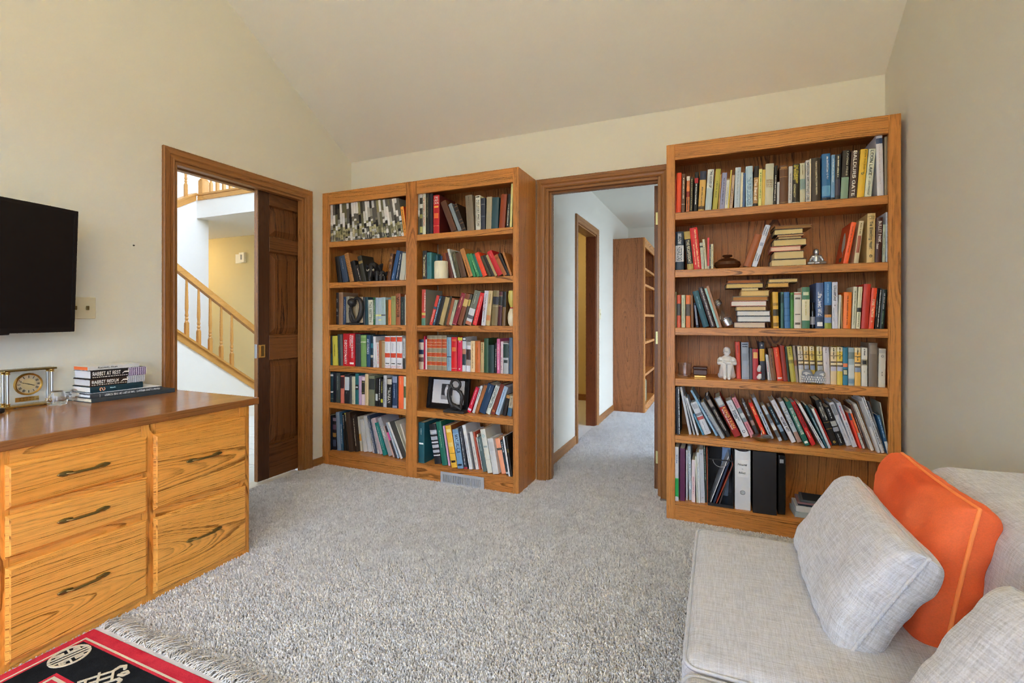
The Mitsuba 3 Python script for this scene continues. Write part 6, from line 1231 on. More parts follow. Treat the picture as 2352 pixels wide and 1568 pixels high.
((1,0,2),np.float64(3.121),-0.301,np.float64(0.013),np.float64(0.188),0.0,np.float64(0.128),'#3a6660',[('b',0.06,0.3,'#1f3c3c')],{}),
((1,0,2),np.float64(3.138),-0.301,np.float64(0.025),np.float64(0.188),-0.91,np.float64(0.128),'#3f72a4',[('l','#234a76',0.15),('l','#234a76',0.45),('l','#234a76',0.65),('l','#234a76',0.8)],{}),
((1,0,2),np.float64(3.165),-0.301,np.float64(0.014),np.float64(0.184),0.0,np.float64(0.125),'#4c8836',[('b2',0.06,0.2,'#2a5a26')],{}),
((1,0,2),np.float64(3.181),-0.301,np.float64(0.032),np.float64(0.186),0.0,np.float64(0.126),'#d2ccc0',[('b',0.03,0.07,'#c07a6a'),('b2',0.15,0.2,'#6c645c'),('b2',0.6,0.63,'#7a706a'),('b2',0.84,0.9,'#5c544c')],{}),
((1,0,2),np.float64(3.216),-0.301,np.float64(0.034),np.float64(0.211),0.0,np.float64(0.143),'#d9d2b0',[('b',0,0.3,'#487a5c'),('b2',0.12,0.2,'#c9d2b4'),('b',0.81,1,'#487a5c'),('x','#b5a96a',0.35,0.7,0.5)],{}),
((1,0,2),np.float64(3.278),-0.301,np.float64(0.032),np.float64(0.231),0.0,0.2,'#4c6490',[('t','Life Lived Wild','#f0f2f5',0.2,0.72,0.5,0.5),('b',0.75,1,'#33435c'),('b2',0.86,0.95,'#e2e6ea')],{}),
((1,0,2),np.float64(3.314),-0.301,np.float64(0.03),np.float64(0.235),0.0,0.2,'#3c77b0',[('x','#8fb8dc',0.05,0.45,0.5),('b',0.5,0.7,'#3f3020'),('b',0.7,0.76,'#c08a4c'),('b',0.76,0.88,'#7a94b8'),('b',0.88,1,'#8d9a38')],{}),
((1,0,2),np.float64(3.347),-0.301,np.float64(0.023),np.float64(0.2328),0.0,np.float64(0.158),'#ced0da',[('t','Unsettled','#34363f',0.08,0.4,0.5,0.5),('h','o','#34363f',0.5,0.35),('t','Steven Koonin','#7c7e88',0.55,0.85,0.3,0.24)],{}),
((1,0,2),np.float64(3.371),-0.301,np.float64(0.009),np.float64(0.1688),1.69,0.12,'#cfcdbf',[],{}),
((1,0,2),np.float64(3.385),-0.301,np.float64(0.005),np.float64(0.164),0.0,0.12,'#a98a5c',[],{}),
((1,0,2),np.float64(3.392),-0.301,np.float64(0.032),np.float64(0.1812),1.57,np.float64(0.123),'#ef7d2a',[('x','#a4481a',0.1,0.9,0.5)],{}),
((1,0,2),np.float64(3.428),-0.301,np.float64(0.016),np.float64(0.2075),2.2,np.float64(0.141),'#cfcdb4',[('x','#8a8c74',0.1,0.9,0.5)],{}),
((1,0,2),np.float64(3.446),-0.301,np.float64(0.016),np.float64(0.2064),3.04,np.float64(0.14),'#d2cdab',[('b',0.5,0.6,'#26241c'),('x','#8c8a6c',0.62,0.95,0.5)],{}),
((1,0,2),np.float64(3.467),-0.301,np.float64(0.028),np.float64(0.2188),3.12,np.float64(0.149),'#bb3424',[],{}),
((1,0,2),np.float64(3.497),-0.301,np.float64(0.0209),np.float64(0.199),4.0,np.float64(0.135),'#e04f2b',[('t','FINE THINGS','#f0dcb4',0.28,0.72,0.5,0.42),('h','o','#f0dcb4',0.82,0.4)],{}),
((1,0,2),np.float64(3.523),-0.301,0.004,np.float64(0.1951),2.94,np.float64(0.133),'#26231f',[('x','#cfcfc9',0.3,0.7,0.5)],{}),
((1,0,2),np.float64(3.528),-0.301,np.float64(0.01),np.float64(0.1978),4.04,np.float64(0.134),'#1c1c1c',[('x','#dcdcd8',0.05,0.95,0.5)],{}),
((1,0,2),np.float64(3.541),-0.301,np.float64(0.018),np.float64(0.1913),3.58,np.float64(0.13),'#16251f',[('x','#5c7a5c',0.55,0.9,0.5),('x','#8a8a8a',0.1,0.5,0.5)],{}),
((1,0,3),np.float64(2.916),-0.216,np.float64(0.022),np.float64(0.2041),-1.97,np.float64(0.139),'#cf4a38',[('x','#9c2c20',0.1,0.3,0.5)],{}),
((1,0,3),np.float64(2.942),-0.216,np.float64(0.037),np.float64(0.202),-1.13,np.float64(0.137),'#9aa6b4',[('b2',0.04,0.07,'#4a5666'),('b2',0.1,0.13,'#4a5666'),('b2',0.3,0.5,'#8694a4'),('l','#76849a',0.96)],{}),
((1,0,3),np.float64(2.98),-0.216,np.float64(0.014),np.float64(0.17),0.0,0.12,'#4e535c',[],{}),
((1,0,3),np.float64(2.996),-0.216,np.float64(0.028),np.float64(0.166),-0.69,0.12,'#b2393f',[('b',0.08,0.3,'#b2393f'),('b2',0.1,0.3,'#d9b36a')],{}),
((1,0,3),np.float64(3.033),-0.216,np.float64(0.024),np.float64(0.2051),-1.68,np.float64(0.139),'#383d4a',[('b',0.0,0.03,'#1d1f26'),('b',0.18,0.5,'#d3a93e'),('h','o','#cfd3d8',0.08,0.4)],{}),
((1,0,3),np.float64(3.07),-0.216,np.float64(0.009),np.float64(0.1386),-5.38,0.12,'#d2d4d6',[('x','#b04444',0.3,0.7,0.5)],{}),
((1,0,3),np.float64(3.0822),-0.216,0.004,np.float64(0.1369),-6.71,0.12,'#bcbcb6',[],{}),
((1,0,3),np.float64(3.087),-0.216,np.float64(0.0229),np.float64(0.1719),-6.01,0.12,'#80593a',[('x','#4c3420',0.2,0.6,0.5)],{}),
((1,0,3),np.float64(3.114),-0.216,np.float64(0.0258),np.float64(0.1781),-6.45,np.float64(0.121),'#de4a2a',[('x','#f0945c',0.05,0.3,0.5),('b2',0.9,0.95,'#f3d9cc')],{}),
((1,0,3),np.float64(3.1404),np.float64(-0.244),np.float64(0.0199),np.float64(0.1909),-5.41,np.float64(0.13),'#8a3124',[],{}),
((1,0,3),np.float64(3.1604),np.float64(-0.246),np.float64(0.008),np.float64(0.1856),-4.64,np.float64(0.126),'#1f3a2c',[],{}),
((1,0,3),np.float64(3.1746),np.float64(-0.248),np.float64(0.0229),np.float64(0.1862),-6.48,np.float64(0.127),'#b3aa48',[('b',0.3,0.4,'#d0c35c'),('x','#6c6828',0.03,0.25,0.5),('b',0.38,0.48,'#857c3c')],{}),
((1,0,3),np.float64(3.1974),np.float64(-0.251),np.float64(0.011),np.float64(0.1908),-5.11,np.float64(0.13),'#94887c',[('b',0.4,0.55,'#8a5636'),('x','#b3a894',0.05,0.3,0.5)],{}),
((1,0,3),np.float64(3.212),np.float64(-0.253),np.float64(0.022),np.float64(0.1883),-3.04,np.float64(0.128),'#d3cdbd',[('b',0,0.12,'#e2d5b0'),('x','#4a4028',0.02,0.22,0.5),('b',0.22,0.24,'#6c5c3c'),('b',0.38,0.52,'#5a4c3c'),('b',0.42,0.48,'#d9c9a0'),('b',0.52,0.64,'#b9bac0'),('x','#5c5238',0.25,0.34,0.5)],{}),
((1,0,3),np.float64(3.237),np.float64(-0.256),np.float64(0.02),np.float64(0.1892),-2.42,np.float64(0.129),'#d9bb76',[('b',0,0.12,'#e2d5b0'),('x','#4a4028',0.02,0.22,0.5),('b',0.22,0.24,'#6c5c3c'),('b',0.38,0.52,'#5a4c3c'),('b',0.42,0.48,'#d9c9a0'),('b',0.52,0.64,'#a2a6b0'),('x','#5c5238',0.25,0.34,0.5)],{}),
((1,0,3),np.float64(3.262),np.float64(-0.26),np.float64(0.021),np.float64(0.1892),-2.42,np.float64(0.129),'#d6b95c',[('b',0,0.12,'#e2d5b0'),('x','#4a4028',0.02,0.22,0.5),('b',0.22,0.24,'#6c5c3c'),('b',0.38,0.52,'#5a4c3c'),('b',0.42,0.48,'#d9c9a0'),('b',0.52,0.64,'#8c98ac'),('x','#5c5238',0.25,0.34,0.5)],{}),
((1,0,3),np.float64(3.293),np.float64(-0.264),np.float64(0.023),np.float64(0.1891),-2.12,np.float64(0.129),'#d8cb7c',[('b',0,0.12,'#e2d5b0'),('x','#4a4028',0.02,0.22,0.5),('b',0.22,0.24,'#6c5c3c'),('b',0.38,0.52,'#5a4c3c'),('b',0.42,0.48,'#d9c9a0'),('b',0.52,0.64,'#a9adb4'),('x','#5c5238',0.25,0.34,0.5)],{}),
((1,0,3),np.float64(3.319),np.float64(-0.267),np.float64(0.026),np.float64(0.1871),-1.84,np.float64(0.127),'#cfc9cb',[('x','#7a727c',0.02,0.15,0.5),('x','#a39ca4',0.4,0.5,0.5)],{}),
((1,0,3),np.float64(3.346),np.float64(-0.271),np.float64(0.025),np.float64(0.188),0.0,np.float64(0.128),'#dcc69c',[('b',0,0.12,'#e2d5b0'),('x','#4a4028',0.02,0.22,0.5),('b',0.22,0.24,'#6c5c3c'),('b',0.38,0.52,'#5a4c3c'),('b',0.42,0.48,'#d9c9a0'),('b',0.52,0.64,'#c2bcc6'),('x','#5c5238',0.25,0.34,0.5)],{}),
((1,0,3),np.float64(3.373),np.float64(-0.274),np.float64(0.023),np.float64(0.19),0.0,np.float64(0.129),'#d9c14c',[('b',0,0.12,'#e2d5b0'),('x','#4a4028',0.02,0.22,0.5),('b',0.22,0.24,'#6c5c3c'),('b',0.38,0.52,'#5a4c3c'),('b',0.42,0.48,'#d9c9a0'),('b',0.52,0.64,'#b5b6c4'),('x','#5c5238',0.25,0.34,0.5)],{}),
((1,0,3),np.float64(3.397),np.float64(-0.277),np.float64(0.02),np.float64(0.188),0.0,np.float64(0.128),'#2f7793',[('b',0.42,0.52,'#d97c50'),('b',0.58,0.74,'#23383f'),('b2',0.6,0.72,'#c9c39c')],{}),
((1,0,3),np.float64(3.419),np.float64(-0.28),np.float64(0.025),np.float64(0.188),0.0,np.float64(0.128),'#9fb0b2',[('b',0.12,0.3,'#75857f'),('b',0.45,0.8,'#c6ccc9'),('b',0.83,0.95,'#6d8ba0')],{}),
((1,0,3),np.float64(3.445),np.float64(-0.283),np.float64(0.024),np.float64(0.1879),0.0,np.float64(0.128),'#e0b458',[('b',0,0.12,'#e2d5b0'),('x','#4a4028',0.02,0.22,0.5),('b',0.22,0.24,'#6c5c3c'),('b',0.38,0.52,'#5a4c3c'),('b',0.42,0.48,'#d9c9a0'),('b',0.52,0.64,'#8c98ac'),('x','#5c5238',0.25,0.34,0.5)],{}),
((1,0,3),np.float64(3.472),np.float64(-0.286),np.float64(0.024),np.float64(0.1889),0.0,np.float64(0.128),'#d2d1c6',[('x','#56524c',0.03,0.22,0.5),('b',0.3,0.46,'#8f8a72'),('b2',0.33,0.43,'#2a2823'),('x','#9a9a92',0.6,0.65,0.5)],{}),
((1,0,3),np.float64(3.5),np.float64(-0.291),np.float64(0.035),np.float64(0.2137),0.0,np.float64(0.145),'#75695a',[('b2',0.05,0.25,'#8a7e6c')],{}),
((1,0,3),np.float64(3.538),np.float64(-0.295),np.float64(0.027),np.float64(0.1866),0.92,np.float64(0.127),'#c9c4b4',[('b',0.02,0.12,'#a9a69c'),('h','O','#4c4a50',0.2,0.4),('x','#7a766c',0.6,0.75,0.5)],{}),
((1,0,4),np.float64(2.6),np.float64(-0.283),np.float64(0.006),np.float64(0.259),0.0,np.float64(0.176),'#1c1e22',[],{'pb': 1}),
((1,0,4),np.float64(2.6102),np.float64(-0.307),np.float64(0.015),np.float64(0.267),-0.86,np.float64(0.182),'#2a2c30',[('x','#dfe2e6',0.0,0.98,0.85)],{'pb': 1}),
((1,0,4),np.float64(2.6726),np.float64(-0.278),np.float64(0.0118),np.float64(0.2679),-10.97,np.float64(0.182),'#c6c9ce',[],{'pb': 1,'leftcover': '#2c5a4c'}),
((1,0,4),np.float64(2.6956),np.float64(-0.278),np.float64(0.0078),np.float64(0.2212),-13.6,np.float64(0.15),'#a7adb2',[],{'pb': 1}),
((1,0,4),np.float64(2.714),np.float64(-0.283),np.float64(0.0096),np.float64(0.2124),-16.13,np.float64(0.144),'#cdd2d6',[],{'pb': 1}),
((1,0,4),np.float64(2.7418),np.float64(-0.27),np.float64(0.0107),np.float64(0.1257),-24.26,0.12,'#2f7494',[('x','#a9d0de',0.1,0.9,0.5)],{}),
((1,0,4),np.float64(2.7534),np.float64(-0.258),np.float64(0.0348),np.float64(0.188),-23.84,np.float64(0.128),'#d0d5da',[('b2',0.05,0.2,'#aeb4bc'),('b',0.34,0.42,'#7c8088'),('b',0.45,0.54,'#c25c58'),('x','#a3abb4',0.6,0.95,0.5)],{}),
((1,0,4),np.float64(2.8106),np.float64(-0.261),np.float64(0.0114),np.float64(0.277),-28.69,np.float64(0.188),'#7fabc6',[('x','#d6e6f0',0.3,0.9,0.5)],{'pb': 1}),
((1,0,4),np.float64(2.8246),np.float64(-0.256),np.float64(0.0069),np.float64(0.2231),-28.69,np.float64(0.152),'#283a4e',[('x','#c2cbd4',0.1,0.9,0.5)],{'pb': 1}),
((1,0,4),np.float64(2.84),np.float64(-0.315),np.float64(0.0174),np.float64(0.215),-29.55,np.float64(0.146),'#9aa2a8',[('l','#d2d6d9',0.75)],{}),
((1,0,4),np.float64(2.865),np.float64(-0.265),np.float64(0.0213),np.float64(0.2424),-27.52,np.float64(0.165),'#211e1c',[('b',0.08,0.28,'#57504a'),('b2',0.1,0.26,'#a3948a'),('t','CHARLES DARWIN','#cfc9bf',0.34,0.85,0.6,0.24),('x','#8a8478',0.34,0.85,0.3)],{}),
((1,0,4),np.float64(2.905),np.float64(-0.248),np.float64(0.034),np.float64(0.2312),-26.45,0.2,'#a02a26',[('b',0,0.24,'#8b9297'),('b2',0.03,0.2,'#c7cacb'),('t','EINSTEIN','#e8b85c',0.27,0.8,0.66,0.36),('t','WALTER ISAACSON','#efe4d8',0.3,0.82,0.28,0.22)],{}),
((1,0,4),np.float64(2.95),np.float64(-0.232),np.float64(0.03),np.float64(0.2103),-24.74,np.float64(0.143),'#d0d6dc',[('t','Benjamin','#3c464e',0.28,0.58,0.64,0.3),('t','Franklin','#3c464e',0.28,0.5,0.32,0.3),('x','#8a929a',0.06,0.25,0.5),('h','O','#5a646c',0.86,0.5)],{}),
((1,0,4),np.float64(2.987),np.float64(-0.218),np.float64(0.0209),np.float64(0.23),-24.67,np.float64(0.156),'#d5909c',[('x','#b84a58',0.04,0.25,0.5),('b',0.27,0.62,'#7a8a92'),('b',0.4,0.52,'#c9d2d6'),('x','#8a4a58',0.66,0.9,0.5)],{}),
((1,0,4),np.float64(3.018),-0.216,np.float64(0.0167),np.float64(0.2059),-21.96,np.float64(0.14),'#36373a',[('t','David McCullough','#cfd2d4',0.03,0.4,0.5,0.55),('b',0.52,0.66,'#9c8078')],{'cover': '#b5443e'}),
((1,0,4),np.float64(3.051),-0.216,np.float64(0.0185),np.float64(0.2019),-22.12,np.float64(0.137),'#e83a28',[('t','PARIS','#f2d07c',0.12,0.34,0.5,0.45),('x','#f2c07c',0.7,0.95,0.5)],{}),
((1,0,4),np.float64(3.081),-0.216,np.float64(0.0176),np.float64(0.2323),-22.26,np.float64(0.158),'#aebccc',[('b',0.4,0.95,'#c6d0d8'),('x','#4a5a70',0.35,0.9,0.5)],{}),
((1,0,4),np.float64(3.119),np.float64(-0.249),np.float64(0.0163),np.float64(0.2004),-24.78,np.float64(0.136),'#b5bcc3',[('b',0.25,0.5,'#6c757c'),('b',0.55,0.7,'#d0d6da'),('b',0.7,0.9,'#56606a')],{}),
((1,0,4),np.float64(3.148),-0.216,np.float64(0.0182),np.float64(0.1906),-24.82,np.float64(0.13),'#1f3a44',[('x','#a9b8bc',0.1,0.5,0.5),('b',0.55,0.75,'#8ea5b4'),('b',0.8,1,'#2c3438')],{}),
((1,0,4),np.float64(3.176),np.float64(-0.259),np.float64(0.0218),np.float64(0.2349),-24.93,np.float64(0.16),'#d2d3d8',[('t','what if?','#34303a',0.4,0.75,0.55,0.5),('x','#a9aab2',0.1,0.35,0.5)],{}),
((1,0,4),np.float64(3.205),np.float64(-0.241),np.float64(0.0204),np.float64(0.2238),-22.32,np.float64(0.152),'#cdd0d2',[('t','My Life','#9aa09f',0.15,0.6,0.5,0.55),('b',0.75,1,'#b08c7c')],{}),
((1,0,4),np.float64(3.231),np.float64(-0.3),np.float64(0.0213),np.float64(0.2351),-21.98,np.float64(0.16),'#1c6656',[('t','BEHIND CLOSED DOORS A HOUSE','#e2ece6',0.15,0.75,0.5,0.55),('b2',0.9,0.95,'#dfe9e4')],{}),
((1,0,4),np.float64(3.262),np.float64(-0.276),np.float64(0.0202),np.float64(0.232),-23.36,np.float64(0.158),'#d8302f',[('t','NATION OF VICTIMS','#3c1014',0.06,0.6,0.55,0.5),('x','#f0b0a8',0.68,0.85,0.5)],{}),
((1,0,4),np.float64(3.303),-0.322,np.float64(0.0116),np.float64(0.2406),-26.67,np.float64(0.164),'#d5d8dc',[('x','#5a5e66',0.4,0.9,0.5)],{'leftcover': '#9fa3a8'}),
((1,0,4),np.float64(3.32),np.float64(-0.309),np.float64(0.0092),np.float64(0.2261),-23.73,np.float64(0.154),'#2c5a66',[('x','#bcd0d4',0.3,0.8,0.5)],{}),
((1,0,4),np.float64(3.331),np.float64(-0.307),np.float64(0.0103),np.float64(0.2058),-21.08,np.float64(0.14),'#cdd4d8',[],{}),
((1,0,4),np.float64(3.35),np.float64(-0.233),np.float64(0.0093),np.float64(0.1948),-21.69,np.float64(0.132),'#c0302a',[],{}),
((1,0,4),np.float64(3.36),np.float64(-0.236),np.float64(0.0274),np.float64(0.2378),-18.89,np.float64(0.162),'#1d1c1a',[('t','ON HALLOWED','#e0dccf',0.05,0.45,0.7,0.24),('t','GROUND','#e0dccf',0.15,0.38,0.35,0.24),('l','#a98a4c',0.5),('l','#a98a4c',0.64),('h','o','#d9b64c',0.93,0.5)],{}),
((1,0,4),np.float64(3.392),np.float64(-0.226),np.float64(0.0247),np.float64(0.2014),-18.52,np.float64(0.137),'#1a1a1b',[('x','#b9bcbd',0.05,0.3,0.5),('b',0.37,0.5,'#b9bcb9'),('b',0.53,0.64,'#a2a6ae'),('x','#9fa2a4',0.7,0.97,0.5)],{}),
((1,0,4),np.float64(3.426),-0.216,np.float64(0.0216),np.float64(0.2287),-19.94,np.float64(0.156),'#cdd0d6',[('b2',0.05,0.3,'#8a9098'),('x','#aeb2ba',0.4,0.9,0.5)],{}),
((1,0,4),np.float64(3.449),np.float64(-0.233),np.float64(0.0181),np.float64(0.2293),-18.04,np.float64(0.156),'#d0d3da',[('t','erma bombeck','#c9264a',0.07,0.4,0.5,0.45),('x','#8aa0ae',0.45,0.85,0.5)],{}),
((1,0,4),np.float64(3.473),np.float64(-0.249),np.float64(0.0096),np.float64(0.1801),-16.12,np.float64(0.122),'#e84a34',[('b',0,0.2,'#3c4a66')],{}),
((1,0,4),np.float64(3.4874),np.float64(-0.246),np.float64(0.0086),np.float64(0.1999),-17.17,np.float64(0.136),'#d8d5cf',[('b',0.1,0.6,'#e8743e'),('x','#4c6a5c',0.6,0.95,0.5)],{}),
((1,0,4),np.float64(3.499),np.float64(-0.235),np.float64(0.0077),np.float64(0.224),-16.33,np.float64(0.152),'#5c3626',[('x','#cfc3b4',0.3,0.75,0.5)],{}),
((1,0,4),np.float64(3.5146),np.float64(-0.274),np.float64(0.0124),np.float64(0.2356),-18.05,np.float64(0.16),'#cdcdc6',[('x','#b39a7c',0.1,0.8,0.5)],{}),
((1,0,4),np.float64(3.5284),np.float64(-0.274),0.004,np.float64(0.2502),-17.2,np.float64(0.17),'#755432',[],{}),
((1,0,4),np.float64(3.5326),np.float64(-0.308),np.float64(0.0106),np.float64(0.256),-16.1,np.float64(0.174),'#d2d5d9',[('b',0,0.5,'#a3a8ac')],{}),
((1,0,4),np.float64(3.5478),np.float64(-0.304),np.float64(0.0124),np.float64(0.2759),-16.86,np.float64(0.188),'#d6d8dd',[('t',"NORMAN ROCKWELL'S CHRISTMAS BOOK",'#23252a',0.0,0.85,0.5,0.5)],{}),
((1,0,4),np.float64(3.561),np.float64(-0.289),np.float64(0.0077),np.float64(0.2518),-15.2,np.float64(0.171),'#57585c',[('b',0.3,0.5,'#85878c'),('x','#c9cbcf',0.75,0.97,0.5)],{}),
((1,0,4),np.float64(3.5694),np.float64(-0.311),np.float64(0.0107),np.float64(0.1856),-12.76,np.float64(0.126),'#2f5c86',[('x','#a9c9e0',0.05,0.6,0.5),('b',0.68,1,'#c9d5da')],{}),
((1,0,4),np.float64(3.581),np.float64(-0.279),0.004,np.float64(0.2424),-8.06,np.float64(0.165),'#bdbda8',[],{'pb': 1}),
((1,0,5),np.float64(2.6),np.float64(-0.311),np.float64(0.018),np.float64(0.302),0.0,np.float64(0.205),'#c9ced6',[('b',0.0,0.35,'#cdd2d8'),('x','#4c6a9c',0.15,0.3,0.5),('b',0.6,0.92,'#1f9a4c'),('b',0.58,0.64,'#3fbf5c')],{'pb': 1,'cn': 'white green'}),
((1,0,5),np.float64(2.625),np.float64(-0.299),np.float64(0.026),np.float64(0.294),0.0,np.float64(0.2),'#582048',[],{'pb': 1,'cn': 'purple'}),
((1,0,5),np.float64(2.656),np.float64(-0.278),np.float64(0.008),np.float64(0.282),0.0,np.float64(0.192),'#d2d6da',[],{'pb': 1}),
((1,0,5),np.float64(2.671),np.float64(-0.269),np.float64(0.015),np.float64(0.3031),-1.32,np.float64(0.206),'#9fabb2',[('t','NOTEBOOK FOUNDATIONS','#dde4e8',0.1,0.8,0.5,0.55)],{'pb': 1}),
((1,0,5),np.float64(2.6866),np.float64(-0.294),np.float64(0.018),np.float64(0.235),0.0,np.float64(0.16),'#d9cdd2',[('x','#b06a7c',0.4,0.8,0.5)],{'pb': 1}),
((1,0,5),np.float64(2.7116),np.float64(-0.294),np.float64(0.008),np.float64(0.2561),-1.79,np.float64(0.174),'#c6c8b8',[],{'pb': 1}),
((1,0,5),np.float64(2.7206),np.float64(-0.295),np.float64(0.011),np.float64(0.2791),-1.64,np.float64(0.19),'#d3d8dc',[('x','#8a9ca8',0.2,0.6,0.5)],{'pb': 1}),
((1,0,5),np.float64(2.7324),np.float64(-0.286),np.float64(0.023),np.float64(0.2942),-1.8,np.float64(0.2),'#bcc1ca',[('h','o','#16181c',0.08,0.3),('h','o','#16181c',0.9,0.3)],{'pb': 1}),
((1,0,5),np.float64(2.7564),np.float64(-0.268),np.float64(0.009),np.float64(0.3041),-1.7,np.float64(0.207),'#2a3a30',[('x','#b5c9b4',0.0,0.6,0.5)],{'pb': 1}),
((1,0,5),np.float64(2.7654),np.float64(-0.265),np.float64(0.005),np.float64(0.303),-0.76,np.float64(0.206),'#a8502c',[],{'pb': 1}),
]
NAMED = {'black': '#1c1c1c', 'charcoal': '#3a3c3e', 'grey': '#7d7f80', 'pale grey': '#b9bcbf', 'white': '#dadbdc', 'cream': '#d2ccb2', 'tan': '#b59a6a', 'brown': '#6b452a', 'dark brown': '#3c2a20', 'rust': '#a5562c', 'orange': '#e8742f', 'vermilion': '#dd4a2c', 'red': '#c5242c', 'dark red': '#7c2426',
         'pink': '#d99aa8', 'lilac': '#bca6c4', 'purple': '#582048', 'navy': '#22344f', 'blue': '#3b70a4', 'pale blue': '#a6c2d2', 'slate': '#47586a', 'teal': '#27646c', 'dark teal': '#20424a', 'green': '#3f8a4c', 'dark green': '#20483a', 'sage': '#80876a', 'olive': '#9c9850', 'dark olive': '#4a4428', 'yellow': '#d8c24c', 'pale yellow': '#d9d890', 'mustard': '#c9a04c', 'peach': '#f0a57f', 'salmon': '#dd7c68', 'pale green': '#abb89c', 'taupe': '#84745f'}
def lab(c):
    r, g, b_ = lin(c)
    m_ = np.array([[.4122, .5363, .0514], [.2119, .6807, .1074], [.0883, .2817, .6300]]) @ [r, g, b_]
    q = np.array([[.2105, .7936, -.0041], [1.978, -2.4286, .4506], [.0259, .7828, -.8087]]) @ np.cbrt(m_)
    return q * [1, 2, 2]
_names = {k_: lab(v) for k_, v in NAMED.items()}
def colour_name(c):
    q = lab(c)
    return min(_names, key=lambda k_: np.sum((_names[k_] - q) ** 2))

_text = {}
def lettering(s):
    if s not in _text:
        m = text_mesh(s, 1.0, .02, bold=True)
        v = m.vertices
        keep = v[m.faces][:, :, 2].min(1) > .01           # front faces only: it is ink
        m = trimesh.Trimesh(v, m.faces[keep], process=True)
        m.vertices[:, 2] = 0
        _text[s] = m
    return _text[s]

def spine_y(xf, w):
    """how far the rounded spine stands out at xf (0..1)"""
    return -min(.10 * w, .004) * (1 - (2 * xf - 1) ** 2)

